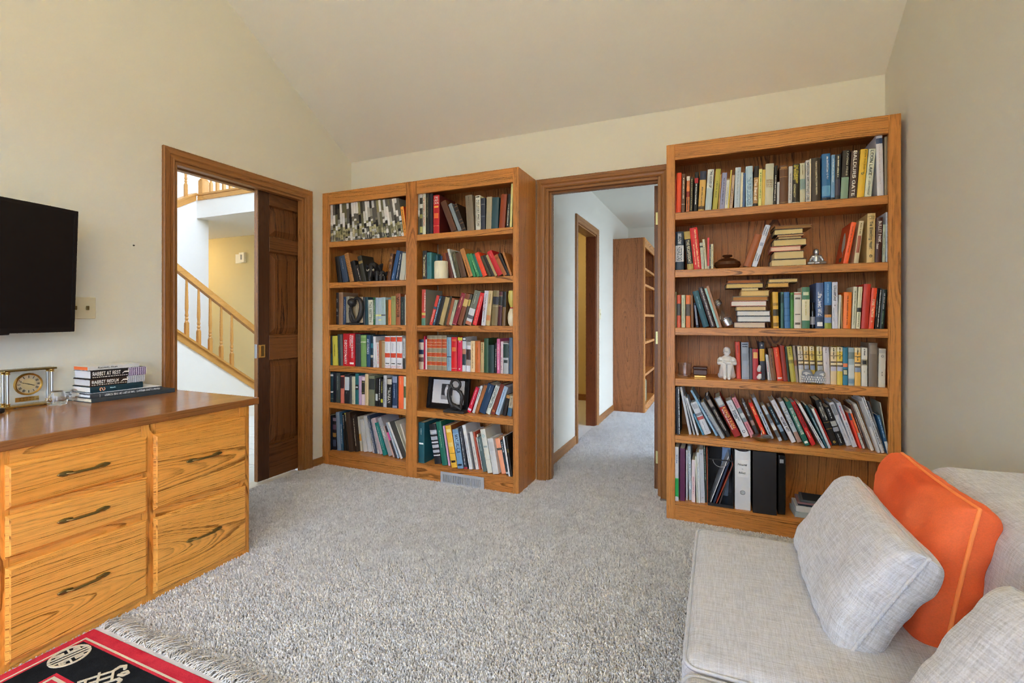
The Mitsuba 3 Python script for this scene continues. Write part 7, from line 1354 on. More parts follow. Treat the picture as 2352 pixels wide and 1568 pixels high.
def make_book(w, h, d, col, deco, pb=False, cover=None, leftcover=None, page='#d9d0b8'):
    """cover, pages and print of an upright book: spine at y = 0 facing -y, x in 0..w, z in 0..h"""
    t = .0012 if pb else min(.0028, w * .16)
    inset = .0006 if pb else .0035
    bands = sorted([(max(0, q[1]), min(1, q[2]), q[3]) for q in deco if q[0] == 'b' and q[2] > q[1]])
    zs_ = sorted({0.0, 1.0, *[1 - q[0] for q in bands], *[1 - q[1] for q in bands]})
    ns = 1 if (pb or w < .012) else 6
    outer = [(0, d)] + [(w * i / ns, 0 if pb else spine_y(i / ns, w)) for i in range(ns + 1)] + [(w, d)]
    outer = np.array(outer)
    inn = np.array([(t, d), (t, t), (w - t, t), (w - t, d)])
    V, F, C = [], [], []
    def quad(p, c):
        o = len(V); V.extend(p); F.extend([[o, o + 1, o + 2], [o, o + 2, o + 3]]); C.extend([c] * 4)
    base = lin(col); lc = lin(leftcover or cover or col); rc = lin(cover or col)
    for i in range(len(outer) - 1):
        a, b_ = outer[i], outer[i + 1]
        side = i == 0 or i == len(outer) - 2
        lv = [0.0, 1.0] if side else zs_
        for z0, z1 in zip(lv[:-1], lv[1:]):
            c = base
            if side: c = lc if i == 0 else rc
            else:
                m_ = 1 - (z0 + z1) / 2
                for q in bands:
                    if q[0] <= m_ <= q[1]: c = lin(q[2])
            quad([[a[0], a[1], z0 * h], [b_[0], b_[1], z0 * h], [b_[0], b_[1], z1 * h], [a[0], a[1], z1 * h]], c)
    for i in range(3):
        a, b_ = inn[i], inn[i + 1]
        quad([[b_[0], b_[1], 0], [a[0], a[1], 0], [a[0], a[1], h], [b_[0], b_[1], h]], base)
    # rims
    for z, fl in ((0, 1), (h, 0)):
        rim = [([outer[0], outer[1], inn[1], inn[0]])] + [([outer[i], outer[i + 1], inn[2] if i >= ns / 2 + 1 else inn[1], inn[1]]) for i in range(1, ns + 1)] + [([outer[-2], outer[-1], inn[3], inn[2]])]
        if ns == 1: rim = [[outer[0], outer[1], inn[1], inn[0]], [outer[1], outer[2], inn[2], inn[1]], [outer[2], outer[3], inn[3], inn[2]]]
        for r_ in rim:
            p = [[q[0], q[1], z] for q in r_]
            quad(p if fl else p[::-1], base)
    for a, b_ in ((outer[0], inn[0]), (inn[3], outer[-1])):
        quad([[b_[0], b_[1], 0], [a[0], a[1], 0], [a[0], a[1], h], [b_[0], b_[1], h]], base)
    cov = trimesh.Trimesh(np.array(V, float), F, process=False), np.array(C)
    pg = bx([t + .0002, t + .0005, inset], [w - t - .0002, d - (.0008 if pb else .004), h - inset])
    # print
    P = []
    def lay_flat(m, x0, zc, c):          # m in the xz plane already
        q = m.copy()
        v = q.vertices
        v[:, 0] += x0; v[:, 2] += zc
        for k_ in range(len(v)): v[k_, 1] = (0 if ns == 1 else spine_y(np.clip(v[k_, 0] / w, 0, 1), w)) - .0005
        q.vertices = v
        P.append((q, c))
    def flat_rect(x0, x1, z0, z1, c):
        xs = np.linspace(x0, x1, 2 if ns == 1 else 5)
        V_ = np.array([[q, 0, z] for q in xs for z in (z0, z1)]); F_ = []
        for i in range(len(xs) - 1): F_ += [[2 * i, 2 * i + 2, 2 * i + 3], [2 * i, 2 * i + 3, 2 * i + 1]]
        lay_flat(trimesh.Trimesh(V_, F_, process=False), 0, 0, c)
    for q in deco:
        if q[0] == 'l': flat_rect(.0, w, (1 - q[2]) * h - .001, (1 - q[2]) * h + .001, q[1])
        elif q[0] == 'b2': flat_rect(w * .14, w * .86, (1 - q[2]) * h, (1 - q[1]) * h, q[3])
        elif q[0] == 'x':                # rows of small marks where the lettering is too small to read
            _, c, a, b_, lat = q
            r_ = random.Random(int(w * 1e5) + int(h * 1e4) + len(P)); z = (1 - a) * h; s_ = min(.0055, w * .30)
            while z > (1 - b_) * h + .004:
                L_ = r_.uniform(.003, .008)
                flat_rect(w * lat - s_ / 2, w * lat + s_ / 2 * r_.choice((1, .6)), max(z - L_, (1 - b_) * h), z, c)
                z -= L_ + r_.choice((.0012, .0012, .0045))
        elif q[0] in ('t', 'h'):
            m = lettering(q[1]).copy()
            lo, hi = m.bounds
            m.apply_translation([-lo[0], 0, 0])
            L_, cap = hi[0] - lo[0], 1.0
            if q[0] == 't':              # reads down the spine
                _, s, c, a, b_, lat, frac = q
                span = (b_ - a) * h; ht = min(w * frac, .022)
                k_ = span / L_
                v = m.vertices.copy()
                m.vertices = np.stack([(v[:, 1] - .5) * ht, 0 * v[:, 0], -v[:, 0] * k_], 1)
                m.faces = m.faces[:, ::-1]
                lay_flat(m, w * lat, (1 - a) * h, c)
            else:
                _, s, c, vv, wf = q
                k_ = w * wf / max(L_, .3); ht = min(.05 * h, k_ * 1.25) if len(s) > 1 else w * wf
                if len(s) == 1: k_ = ht / max(L_, .5) * min(L_, 1)
                v = m.vertices.copy()
                m.vertices = np.stack([(v[:, 0] - L_ / 2) * k_, 0 * v[:, 0], (v[:, 1] - .4) * ht], 1)
                lay_flat(m, w / 2, (1 - vv) * h, c)
    pr = merge_col(P) if P else None
    return cov, pg, pr, page

def leaned(m, X, yy, zz, w, h, lean):
    a = math.radians(lean); c, s = math.cos(a), math.sin(a)
    lift = max(0.0, w * s, -h * 0)       # the lower corner rests on the shelf
    v = m.vertices
    q = m.copy()
    q.vertices = np.stack([X + v[:, 0] * c + v[:, 2] * s, yy + v[:, 1], zz + .0003 + lift - v[:, 0] * s + v[:, 2] * c], 1)
    return q
ORD = ['first', 'second', 'third', 'fourth', 'fifth', 'sixth', 'seventh', 'eighth', 'ninth', 'tenth', 'eleventh', 'twelfth', 'thirteenth', 'fourteenth', 'fifteenth', 'sixteenth', 'seventeenth', 'eighteenth', 'nineteenth', 'twentieth']
def ordinal(n): return ORD[n] if n < 20 else f'{n + 1}{ {0: "st", 1: "nd", 2: "rd"}.get(n % 10, "th") }'
SHELF = ['top', 'second', 'third', 'fourth', 'fifth', 'bottom']
BAY = {(0, 0): ('corner', 'corner bay of wide bookcase'), (0, 1): ('divider', 'doorway bay of wide bookcase'), (1, 0): ('doorway', 'single bookcase')}
_seen = {}
PAGES = ['#ddd5bf', '#d3c6a4', '#e3e0d6', '#cbb78c']
for (case, bay, row), X, Yy, w, h_, lean, d, col, deco, o in BOOKS:
    zz = (RS if case else LS)[row]
    n_ = _seen[(case, bay, row)] = _seen.get((case, bay, row), -1) + 1
    cov, pg, pr, pgc = make_book(w, h_, d, col, deco, pb=bool(o.get('pb')) or w < .010, cover=o.get('cover'), leftcover=o.get('leftcover'), page=PAGES[(n_ * 7 + row) % 4])
    size = 'slim ' if w < .016 else 'thick ' if w > .042 else ''
    cn = o.get('cn') or colour_name(col)
    ref, where = BAY[(case, bay)]
    is_mag = cn == 'photo spined thin'
    nm = 'magazine' if is_mag else 'booklet' if (o.get('pb') or w < .0125) else 'book'
    if is_mag: size = ''
    label = f'{size}{cn} {nm}, {ordinal(n_)} from {ref} on {SHELF[row]} shelf, {where}'
    k = thing(nm, label, nm, f'{nm}s on the {SHELF[row]} shelf of the {where}')
    f_ = lambda m: leaned(m, X, Yy, zz, w, h_, lean)
    part(k, 'cover', f_(cov[0]), 'book_print', color=cov[1])
    part(k, 'pages', f_(pg), 'paper_print', color=colour(pg, pgc))
    if pr is not None:
        part(k, 'spine_print', f_(pr[0]), 'book_print', color=pr[1])
    if o.get('leaf'):        # grey leaf on the front board of the orange book
        tt_ = np.linspace(0, 2 * np.pi, 30)
        lf = affinity.rotate(Polygon([(.030 * math.sin(t_) * (1 - .35 * math.cos(t_)), .055 * math.cos(t_)) for t_ in tt_]), -22, origin=(0, 0))
        lf = affinity.translate(union_all([lf, LineString([(-.018, -.05), (-.036, -.078)]).buffer(.002)]), d * .42, h_ * .56)
        lm = cat(*[plate(g, 'x', -.0006, -.0003) for g in getattr(lf, 'geoms', [lf])])
        pm = bx([-.0006, d * .28, h_ * .07], [-.0003, d * .56, h_ * .17])
        q_, c_ = merge_col([(lm, '#b5b4b0'), (pm, '#40503f')])
        part(k, 'cover_print', f_(q_), 'book_print', color=c_)

# ---------------------------------------------------------------- books lying in stacks: fore edges towards the room
def lying(label, x0, x1, z0, z1, yf, col, page, group, depth=.15, yaw=0, kind='book', spine='back', pages_in=.003, title=None):
    """the long side runs along x; spine 'back' shows the fore edge, 'front' shows the spine"""
    w, h_, d = z1 - z0, x1 - x0, depth
    cov, pg, pr, _ = make_book(w, h_, d, col, title or [], pb=w < .012)
    k = thing(kind, label, kind, group)
    def f_(m):
        v = m.vertices
        q = m.copy()
        if spine == 'back': q.vertices = np.stack([v[:, 2] - h_ / 2, d / 2 - v[:, 1], v[:, 0]], 1)
        else:
            q.vertices = np.stack([v[:, 2] - h_ / 2, v[:, 1] - d / 2, w - v[:, 0]], 1)
        if np.linalg.det(np.array([[0, 0, 1], [0, -1, 0], [1, 0, 0]] if spine == 'back' else [[0, 0, 1], [0, 1, 0], [-1, 0, 0]])) < 0: q.faces = q.faces[:, ::-1]
        return at(q, ((x0 + x1) / 2, yf + d / 2, z0 + .0003), rz=yaw)
    part(k, 'cover', f_(cov[0]), 'book_print', color=cov[1])
    part(k, 'pages', f_(pg), 'paper_print', color=colour(pg, page))
    if pr is not None: part(k, 'spine_print', f_(pr[0]), 'book_print', color=pr[1])
    return k
def stack(group, where, items, z, yf):
    n = len(items)
    for i, (x0, x1, t_, col, page, words, yaw) in enumerate(items):
        pos = 'lowest' if i == 0 else 'topmost' if i == n - 1 else f'{ordinal(i)} from below'
        lying(f'lying {words} book, {pos} of {where}', x0, x1, z, z + t_ - .0008, yf, col, page, group, depth=.13 + .012 * (i % 3), yaw=yaw, kind='lying_book')
        z += t_
    return z
G1 = 'books stacked flat on the second shelf'
stack(G1, 'the tall stack on the second shelf', [(3.077, 3.237, .036, '#46382c', '#dcc995', 'cream edged', 0), (3.087, 3.225, .042, '#3a2c26', '#d6c08c', 'thick cream edged', 1), (3.075, 3.214, .026, '#b8553c', '#e6c9b0', 'pink edged', -1), (3.087, 3.237, .036, '#3c3226', '#d9c288', 'tan edged', 0), (3.106, 3.214, .013, '#6b4a30', '#cbb07c', 'slim tan edged', 2), (3.106, 3.223, .010, '#8c3a24', '#c7a878', 'thin tan edged', 0), (3.09, 3.222, .030, '#2c2622', '#dcc78e', 'cream edged', 0), (3.088, 3.256, .018, '#8c6440', '#9a7448', 'brown', 4)], RS[1], -.305)
G2 = 'books stacked flat on the third shelf'
zt = stack(G2, 'the tall stack on the third shelf', [(2.900, 3.051, .032, '#5c3a30', '#d9c8b2', 'beige edged', 0), (2.917, 3.075, .032, '#3c464c', '#e2e2e0', 'white edged', 0), (2.914, 3.073, .028, '#4a4c50', '#dfdfdc', 'pale edged', 0), (2.909, 3.053, .024, '#6c6250', '#d9bf92', 'tan edged', 1), (2.886, 3.056, .029, '#a4482a', '#e2ddd6', 'white edged rust', 0), (2.895, 3.065, .024, '#7c7a62', '#b5814c', 'brown edged', -2), (2.931, 3.068, .031, '#a9823f', '#d9bd80', 'golden edged', 1), (2.938, 3.016, .012, '#c9bf9c', '#d0bd88', 'small cream', 0)], RS[2], -.308)
stack(G2, 'the pair balanced on the third shelf stack', [(2.859, 3.038, .027, '#4a3a30', '#d3b878', 'tan edged', 3), (2.865, 3.026, .018, '#7c4a28', '#a86a40', 'rust', 3)], zt, -.308)
stack(G2, 'the pair lying across the blue and green books', [(3.060, 3.159, .024, '#8c6a3c', '#d3a860', 'golden edged', 0), (3.066, 3.200, .021, '#6c5838', '#dcc184', 'cream edged', -1)], 1.2935, -.300)

# ---- the stack on the dresser: spines towards the room
S_ = [('large dark grey book lying lowest on the dresser', .215, -1.905, -1.545, .021, '#343c40', '#c9c2ae', [], 'book'),
      ('wide dark book with white lettering on the dresser, second from below', .212, -1.908, -1.605, .018, '#3a4046', '#d6d8d9', [('t', 'FRANK LLOYD WRIGHT  THE STORY OF THE TOWER', '#d9dcde', .04, .82, .5, .5), ('l', '#aab0b4', .88)], 'book'),
      ('teal book with a large curled letter on the dresser, below the brown one', .206, -1.905, -1.690, .029, '#16343f', '#dcdad4', [('h', 'S', '#e0a88c', .80, .75), ('x', '#9fc0c6', .55, .65, .6)], 'book'),
      ('brown black book titled in white on the dresser, below the striped one', .207, -1.906, -1.683, .034, '#2a1d18', '#c3c4c6', [('tu', 'RABBIT REDUX', '#ece8e2', .02, .50), ('b', .0, .34, '#c9ccd2')] , 'book'),
      ('black book with purple striped end on the dresser, second from the top', .208, -1.904, -1.677, .040, '#19171a', '#d3d4d8', [('tu', 'RABBIT AT REST', '#ece8e2', .02, .51), ('b', .0, .34, '#d6d0e2')], 'book'),
      ('slim white paperback with orange edge on top of the dresser stack', .200, -1.912, -1.702, .018, '#d6d6d3', '#e0703c', [('tu', 'Rabbit, Run', '#4a4c4e', .18, .55)], 'book')]
z_ = CT
for i, (lb, xf, y0, y1, t_, col, page, deco, nm) in enumerate(S_):
    w, h_, d = t_ - .0008, y1 - y0, (.198, .205, .148, .140, .142, .115)[i]
    tu = [q for q in deco if q[0] == 'tu']; deco = [q for q in deco if q[0] != 'tu']
    if i == 1: deco_m = deco
    cov, pg, pr, _ = make_book(w, h_, d, col, [q for q in deco if q[0] != 't'], pb=i == 5)
    k = thing('dresser_book', lb, 'book', 'books stacked on the dresser')
    # spine faces +x; head towards -y
    def f_(m, z_=z_, xf=xf, y0=y0, h_=h_, w=w):
        v = m.vertices; q = m.copy()
        q.vertices = np.stack([xf - v[:, 1], y0 + v[:, 2], z_ + .0002 + v[:, 0]], 1)
        q.faces = q.faces[:, ::-1] if np.linalg.det(np.array([[0, -1, 0], [0, 0, 1], [1, 0, 0]])) < 0 else q.faces
        return q
    part(k, 'cover', f_(cov[0]), 'book_print', color=cov[1])
    part(k, 'pages', f_(pg), 'paper_print', color=colour(pg, page))
    if pr is not None: part(k, 'spine_print', f_(pr[0]), 'book_print', color=pr[1])
    P_ = []
    for q in tu + [q for q in deco if q[0] == 't']:
        m = lettering(q[1]).copy(); lo, hi = m.bounds; m.apply_translation([-lo[0], 0, 0]); L_ = hi[0] - lo[0]
        a, b_ = q[3], q[4]
        flip = q[0] == 't'
        ht = min(w * (.42 if not flip else .5), .017)
        v = m.vertices.copy(); k_ = (b_ - a) * h_ / L_
        zc = .60 if not flip else .5
        yy = y0 + a * h_ + v[:, 0] * k_ if not flip else y0 + (a + .10 * 0) * h_ + .14 * h_ + (b_ - a) * h_ - v[:, 0] * k_
        zz = z_ + w * zc + (v[:, 1] - .5) * ht * (1 if not flip else -1)
        m.vertices = np.stack([np.full(len(v), xf + min(.10 * w, .004) + .0004), yy, zz], 1)
        P_.append((m, q[2]))
        if not flip and i in (3, 4):       # small author line below the title, running hare, stripes at the end
            r_ = random.Random(i)
            yq = y0 + .02 * h_
            while yq < y0 + .62 * h_:
                L2 = r_.uniform(.004, .009); P_.append((bx([xf + .0035, yq, z_ + w * .16], [xf + .0042, yq + L2, z_ + w * .25]), '#d3cec6')); yq += L2 + .003
            hare = union_all([affinity.scale(Point(0, 0).buffer(1), .011, .0035), affinity.translate(affinity.scale(Point(0, 0).buffer(1), .004, .003), .012, .003), LineString([(.013, .005), (.007, .010)]).buffer(.0009), LineString([(-.008, -.001), (-.016, -.007)]).buffer(.0011), LineString([(.006, -.001), (.015, -.007)]).buffer(.0011)])
            P_.append((at(plate(hare, 'x', 0, .0006), (xf + .0038, y0 + .585 * h_ + .006, z_ + w * .6)), '#e6e0d6'))
            for j in range(9):
                P_.append((bx([xf + .0036, y0 + h_ * (.675 + .036 * j), z_ + .001], [xf + .0044, y0 + h_ * (.675 + .036 * j) + .0034, z_ + w - .001]), '#4a3060' if i == 4 else '#8a929c'))
    if P_:
        q_, c_ = merge_col(P_); part(k, 'lettering', q_, 'book_print', color=c_)
    z_ += t_
    if i == 1:
        pk = thing('magazine', 'loose white magazine slipped into the dresser book stack', 'magazine')
        part(pk, 'sheets', at(bx([-.17, -.145, 0], [.0, .145, .0035], .001), (.205, -1.760, z_ + .0004), rz=-4), 'paper_print', color=colour(bx([-.17, -.145, 0], [.0, .145, .0035], .001), '#d9dadc'))
        lf = trimesh.Trimesh([[.06, -1.78, z_ + .0045], [.222, -1.80, z_ + .0045], [.235, -1.64, z_ + .02], [.08, -1.63, z_ + .005], [.16, -1.70, z_ + .0045]], [[0, 1, 4], [1, 2, 4], [2, 3, 4], [3, 0, 4]], process=False)
        z_ += .0048

# ---------------------------------------------------------------- ornaments in the wide bookcase
def blob(parts, refine=.004, it=8):
    """balls joined by hulls into one smooth body: [((x, y, z), r), ((x, y, z), r)] pairs"""
    import manifold3d as mf
    tot = mf.Manifold()
    for seg in parts:
        hs = []
        for (c, r_) in seg:
            hs.append(mf.Manifold.sphere(r_, 20).translate(list(c)))
        tot = tot + (mf.Manifold.batch_hull(hs) if len(hs) > 1 else hs[0])
    m = tot.refine_to_length(refine).to_mesh()
    m = trimesh.Trimesh(m.vert_properties[:, :3], m.tri_verts, process=True)
    trimesh.smoothing.filter_taubin(m, iterations=it)
    return m
def elephant(name, label, loc, s, rz):
    body = blob([[((0, 0, .075), .042), ((0, .035, .07), .040)], [((0, -.035, .098), .030), ((0, -.01, .09), .035)],
                 [((0, -.062, .09), .014), ((0, -.075, .06), .010)], [((0, -.075, .06), .010), ((0, -.082, .03), .007)], [((0, -.082, .03), .007), ((0, -.094, .018), .005)],
                 [((.022, -.02, .06), .016), ((.022, -.024, .012), .013)], [((-.022, -.02, .06), .016), ((-.022, -.024, .012), .013)], [((.02, .045, .06), .018), ((.02, .05, .012), .014)], [((-.02, .045, .06), .018), ((-.02, .05, .012), .014)],
                 [((.036, -.03, .10), .008), ((.05, -.015, .112), .008), ((.045, -.015, .075), .007)], [((-.036, -.03, .10), .008), ((-.05, -.015, .112), .008), ((-.045, -.015, .075), .007)], [((0, .072, .085), .004), ((0, .082, .04), .004)]], .005)
    k = thing(name, label, 'bookend')
    part(k, 'body', at(at(body, s=s), loc, rz=rz), 'black_stone', smooth=True)
    for sx in (-1, 1):
        tk = tube([[sx * .013, -.066, .078], [sx * .018, -.082, .066], [sx * .019, -.097, .066], [sx * .018, -.108, .074]], [.0042, .004, .003, .001], 8)
        part(k, 'tusk', at(at(tk, s=s), loc, rz=rz), 'white_plastic', smooth=True)
    part(k, 'plinth', at(at(bx([-.05, -.06, 0], [.05, .075, .008], .002), s=s), loc, rz=rz), 'black_stone')
elephant('elephant_bookend', 'large black elephant bookend on the second shelf of the corner bay', (.402, -.19, LS[1]), 1.22, 22)
elephant('elephant_bookend', 'smaller black elephant bookend with pale tusks on the second shelf', (.505, -.225, LS[1]), .66, 30)
# loop sculpture: seated abstract figure as a ring
k = thing('loop_sculpture', 'black abstract loop sculpture on the third shelf of the corner bay', 'sculpture')
tt = np.linspace(0, 2 * np.pi, 60)
lx, lz = .290, LS[2]
loop = np.stack([lx + .052 * np.cos(tt) + .012 * np.sin(tt), -.272 + 0 * tt, lz + .112 + .090 * np.sin(tt)], 1)
part(k, 'ring', tube(loop[:-1], .015 + .004 * np.cos(tt[:-1] + .6), 12, closed=True), 'black_stone', smooth=True)
part(k, 'head', at(lathe([(0, -.034), (.02, -.028), (.033, -.008), (.034, .010), (.024, .026), (0, .034)], 20), (lx - .034, -.275, lz + .170), rx=10), 'black_stone', smooth=True)
part(k, 'arm', tube([[lx - .05, -.275, lz + .13], [lx - .03, -.28, lz + .08], [lx - .005, -.278, lz + .035], [lx + .02, -.275, lz + .03]], [.013, .012, .012, .014], 10), 'black_stone', smooth=True)
part(k, 'plinth', bx([lx - .075, -.305, lz], [lx + .062, -.235, lz + .016], .003), 'black_stone')
# candle
k = thing('pillar_candle', 'cream pillar candle in front of the books on the second shelf', 'candle')
part(k, 'wax', at(lathe([(0, 0), (.047, 0), (.050, .004), (.050, .117), (.047, .124), (.044, .121), (.040, .106), (.03, .102), (0, .101)], 36), (1.046, -.268, LS[1])), 'candle_wax', smooth=35)
part(k, 'wick', at(tube([[0, 0, .10], [.001, 0, .112], [.004, 0, .118]], .0012, 6), (1.046, -.268, LS[1])), 'ink')
# gourd vase
k = thing('gourd_vase', 'yellow and cream gourd vase tied with red at the end of the third shelf', 'vase')
vx, vy, vz = 1.588, -.281, LS[2]
part(k, 'bulb', at(lathe([(0, 0), (.016, 0), (.0245, .02), (.028, .05), (.025, .082), (.014, .108), (.009, .118), (0, .118)], 28), (vx, vy, vz)), plain('cream_glaze', '#ddd3b4', .25), smooth=40)
part(k, 'flare', at(lathe([(0, .116), (.009, .116), (.014, .13), (.023, .165), (.025, .195), (.021, .226), (.016, .23), (.017, .2), (.010, .15), (0, .14)], 28), (vx, vy, vz)), plain('yellow_glaze', '#c9bb5e', .3), smooth=40)
part(k, 'ribbon', at(lathe([(.008, .112), (.0125, .114), (.0125, .120), (.008, .122)], 20), (vx, vy, vz)), plain('red_ribbon', '#a8242c', .6))
# photograph in a black frame, leaning back
k = thing('photo_frame', 'black framed photograph with a wide mat leaning on the fifth shelf', 'picture frame')
FW, FH = .345, .246
def frm(m): return at(at(m, rx=-9), (1.062, -.215, LS[4] + .0035), rz=-2)
rect = sbox(-FW / 2, 0, FW / 2, FH)
part(k, 'frame', frm(cat(plate(rect.difference(rect.buffer(-.022, join_style=2)), 'y', -.014, .004), plate(rect.buffer(-.006, join_style=2).difference(rect.buffer(-.016, join_style=2)), 'y', -.018, -.013), plate(rect.buffer(-.021, join_style=2).difference(rect.buffer(-.040, join_style=2)), 'y', -.010, .004))), 'black_gloss')
part(k, 'mat', frm(plate(rect.buffer(-.039, join_style=2).difference(sbox(-.060, .068, .035, .178)), 'y', -.0065, -.004)), plain('mat_board', '#cfd1d3', .8))
ph = [(plate(sbox(-.061, .067, .036, .179), 'y', -.004, -.002), '#3c3c3e'), (plate(sbox(-.061, .067, .036, .098), 'y', -.0045, -.0041), '#8f9092'), (plate(affinity.translate(affinity.scale(Point(0, 0).buffer(1), .016, .034), -.016, .126), 'y', -.005, -.0046), '#d3d4d5'), (plate(affinity.translate(affinity.scale(Point(0, 0).buffer(1), .011, .026), .008, .118), 'y', -.005, -.0046), '#1c1c1e'), (plate(affinity.translate(Point(0, 0).buffer(.009), -.014, .163), 'y', -.0052, -.0046), '#a9a9aa')]
q_, c_ = merge_col(ph)
part(k, 'photograph', frm(q_), 'paper_print', color=c_)
part(k, 'easel', at(bx([-.02, -.002, 0], [.02, .002, .2], .001), (1.062, -.13, LS[4] + .002), rx=14), 'black_matte')
# kneeling figure: ring head over folded limbs
k = thing('kneeling_sculpture', 'black abstract kneeling figure in front of the framed photograph', 'sculpture')
kx, ky, kz = 1.155, -.270, LS[4]
tt = np.linspace(0, 2 * np.pi, 48)
part(k, 'ring_head', tube(np.stack([kx + .006 + .036 * np.cos(tt[:-1]), ky + 0 * tt[:-1], kz + .193 + .032 * np.sin(tt[:-1])], 1), .0095, 10, closed=True), 'black_stone', smooth=True)
part(k, 'torso', tube([[kx - .03, ky, kz + .185], [kx - .047, ky, kz + .15], [kx - .05, ky, kz + .11], [kx - .036, ky, kz + .065], [kx - .008, ky, kz + .038], [kx + .02, ky, kz + .03]], [.008, .012, .014, .015, .019, .014], 12), 'black_stone', smooth=True)
part(k, 'arm', tube([[kx + .018, ky, kz + .158], [kx + .044, ky, kz + .142], [kx + .058, ky, kz + .112], [kx + .050, ky, kz + .07], [kx + .045, ky, kz + .026]], [.010, .013, .014, .011, .010], 12), 'black_stone', smooth=True)
part(k, 'thigh', tube([[kx - .026, ky - .006, kz + .032], [kx + .005, ky - .008, kz + .048], [kx + .028, ky - .006, kz + .036], [kx + .05, ky, kz + .022]], [.013, .016, .013, .010], 12), 'black_stone', smooth=True)
part(k, 'plinth', bx([kx - .075, ky - .035, kz], [kx + .088, ky + .035, kz + .017], .003), 'black_stone')

# ---------------------------------------------------------------- ornaments in the single bookcase
k = thing('lidded_bowl', 'low brown glazed bowl with a knobbed lid on the second shelf', 'bowl')
bxx, by = 2.869, -.235
part(k, 'body', at(lathe([(0, 0), (.048, 0), (.058, .008), (.068, .024), (.064, .040), (.05, .048), (0, .05)], 40), (bxx, by, RS[1])), 'brown_glaze', smooth=40)
part(k, 'lid', at(lathe([(.05, .048), (.046, .053), (.03, .060), (.014, .063), (.012, .066), (.023, .070), (.026, .075), (.022, .080), (0, .081)], 40), (bxx, by, RS[1])), 'brown_glaze', smooth=40)
def seated(k, m, loc, s=1.0, cross=True, mat='white_ceramic', rz=0):
    """small figure sitting with knees drawn up and arms folded over them"""
    segs = [[((0, .01, .038), .030), ((0, .012, .075), .030)], [((0, .006, .100), .033), ((0, .012, .07), .03)], [((-.030, .0, .108), .014), ((.030, .0, .108), .014)],
            [((0, .004, .125), .011), ((0, .004, .135), .011)],
            [((0, -.001, .148), .0195), ((0, .003, .160), .0175), ((0, -.006, .14), .012)],
            [((-.036, -.002, .104), .012), ((-.040, -.028, .088), .010)], [((.036, -.002, .104), .012), ((.040, -.028, .088), .010)],
            [((-.040, -.028, .088), .010), ((.018, -.046, .092), .008)], [((.040, -.028, .088), .010), ((-.018, -.044, .098), .008)],
            [((-.020, .0, .028), .022), ((-.017, -.036, .082), .014)], [((.020, .0, .028), .022), ((.017, -.036, .082), .014)],
            [((-.017, -.036, .082), .013), ((-.010, -.034, .016), .009)], [((.017, -.036, .082), .013), ((.010, -.034, .016), .009)],
            [((-.010, -.034, .010), .009), ((-.010, -.054, .008), .0075)], [((.010, -.034, .010), .009), ((.010, -.054, .008), .0075)],
            [((-.028, .016, .018), .018), ((.028, .016, .018), .018)], [((0, -.0245, .147), .0042), ((0, -.021, .152), .003)]]
    b = blob(segs, .0045, 6)
    b.apply_translation([0, 0, -b.bounds[0][2]])
    part(k, 'figure', at(at(b, s=s), loc, rz=rz), mat, smooth=True)
k = thing('seated_figurine', 'white glazed figurine sitting with folded arms on the fourth shelf', 'figurine')
seated(k, None, (2.866, -.235, RS[3]), 1.0)
k = thing('small_figurine', 'small silvery cross-legged figurine beside the stack on the second shelf', 'figurine')
segs = [[((0, .006, .02), .020), ((0, .004, .042), .016)], [((0, .002, .064), .0135), ((0, .002, .072), .013)], [((-.018, 0, .045), .007), ((-.027, -.006, .026), .006)], [((.018, 0, .045), .007), ((.027, -.006, .026), .006)], [((-.016, 0, .045), .008), ((.016, 0, .045), .008)],
        [((.012, 0, .012), .012), ((.033, -.010, .011), .010)], [((-.012, 0, .012), .012), ((-.033, -.010, .011), .010)], [((.033, -.010, .011), .010), ((-.006, -.028, .009), .008)], [((-.033, -.010, .011), .010), ((.006, -.030, .010), .008)]]
b = blob(segs, .0035, 5); b.apply_translation([0, 0, -b.bounds[0][2]])
part(k, 'figure', at(b, (3.282, -.282, RS[1])), 'silver', smooth=True)
# leaning glass of sand with metal caps
k = thing('sand_glass', 'toppled hourglass with metal caps leaning on the third shelf', 'hourglass')
def sg(m): return at(at(m, ry=-24), (2.874, -.272, RS[2] + .0115))
part(k, 'cap', sg(lathe([(0, 0), (.026, 0), (.027, .003), (.027, .036), (.025, .040), (0, .040)], 28)), 'steel', smooth=35)
part(k, 'cap', sg(lathe([(0, .125), (.021, .125), (.022, .129), (.020, .133), (.022, .138), (.019, .143), (.021, .149), (.017, .154), (0, .155)], 28)), 'steel', smooth=35)
part(k, 'bulb', sg(lathe([(0, .041), (.024, .041), (.024, .055), (.012, .076), (.005, .083), (.012, .090), (.020, .108), (.020, .124), (0, .124)], 28)), 'glass', smooth=50)
k = thing('dark_bottle', 'squat dark glass bottle between the green and blue books', 'bottle')
part(k, 'body', at(lathe([(0, 0), (.011, 0), (.0125, .004), (.0125, .085), (.009, .10), (.0065, .108), (.0065, .125), (.008, .127), (.008, .133), (0, .133)], 24), (3.268, -.270, RS[2])), 'black_gloss', smooth=40)
part(k, 'label', at(lathe([(.0128, .02), (.0128, .06)], 24), (3.268, -.270, RS[2])), plain('silver_label', '#9a9ca4', .4), smooth=True)
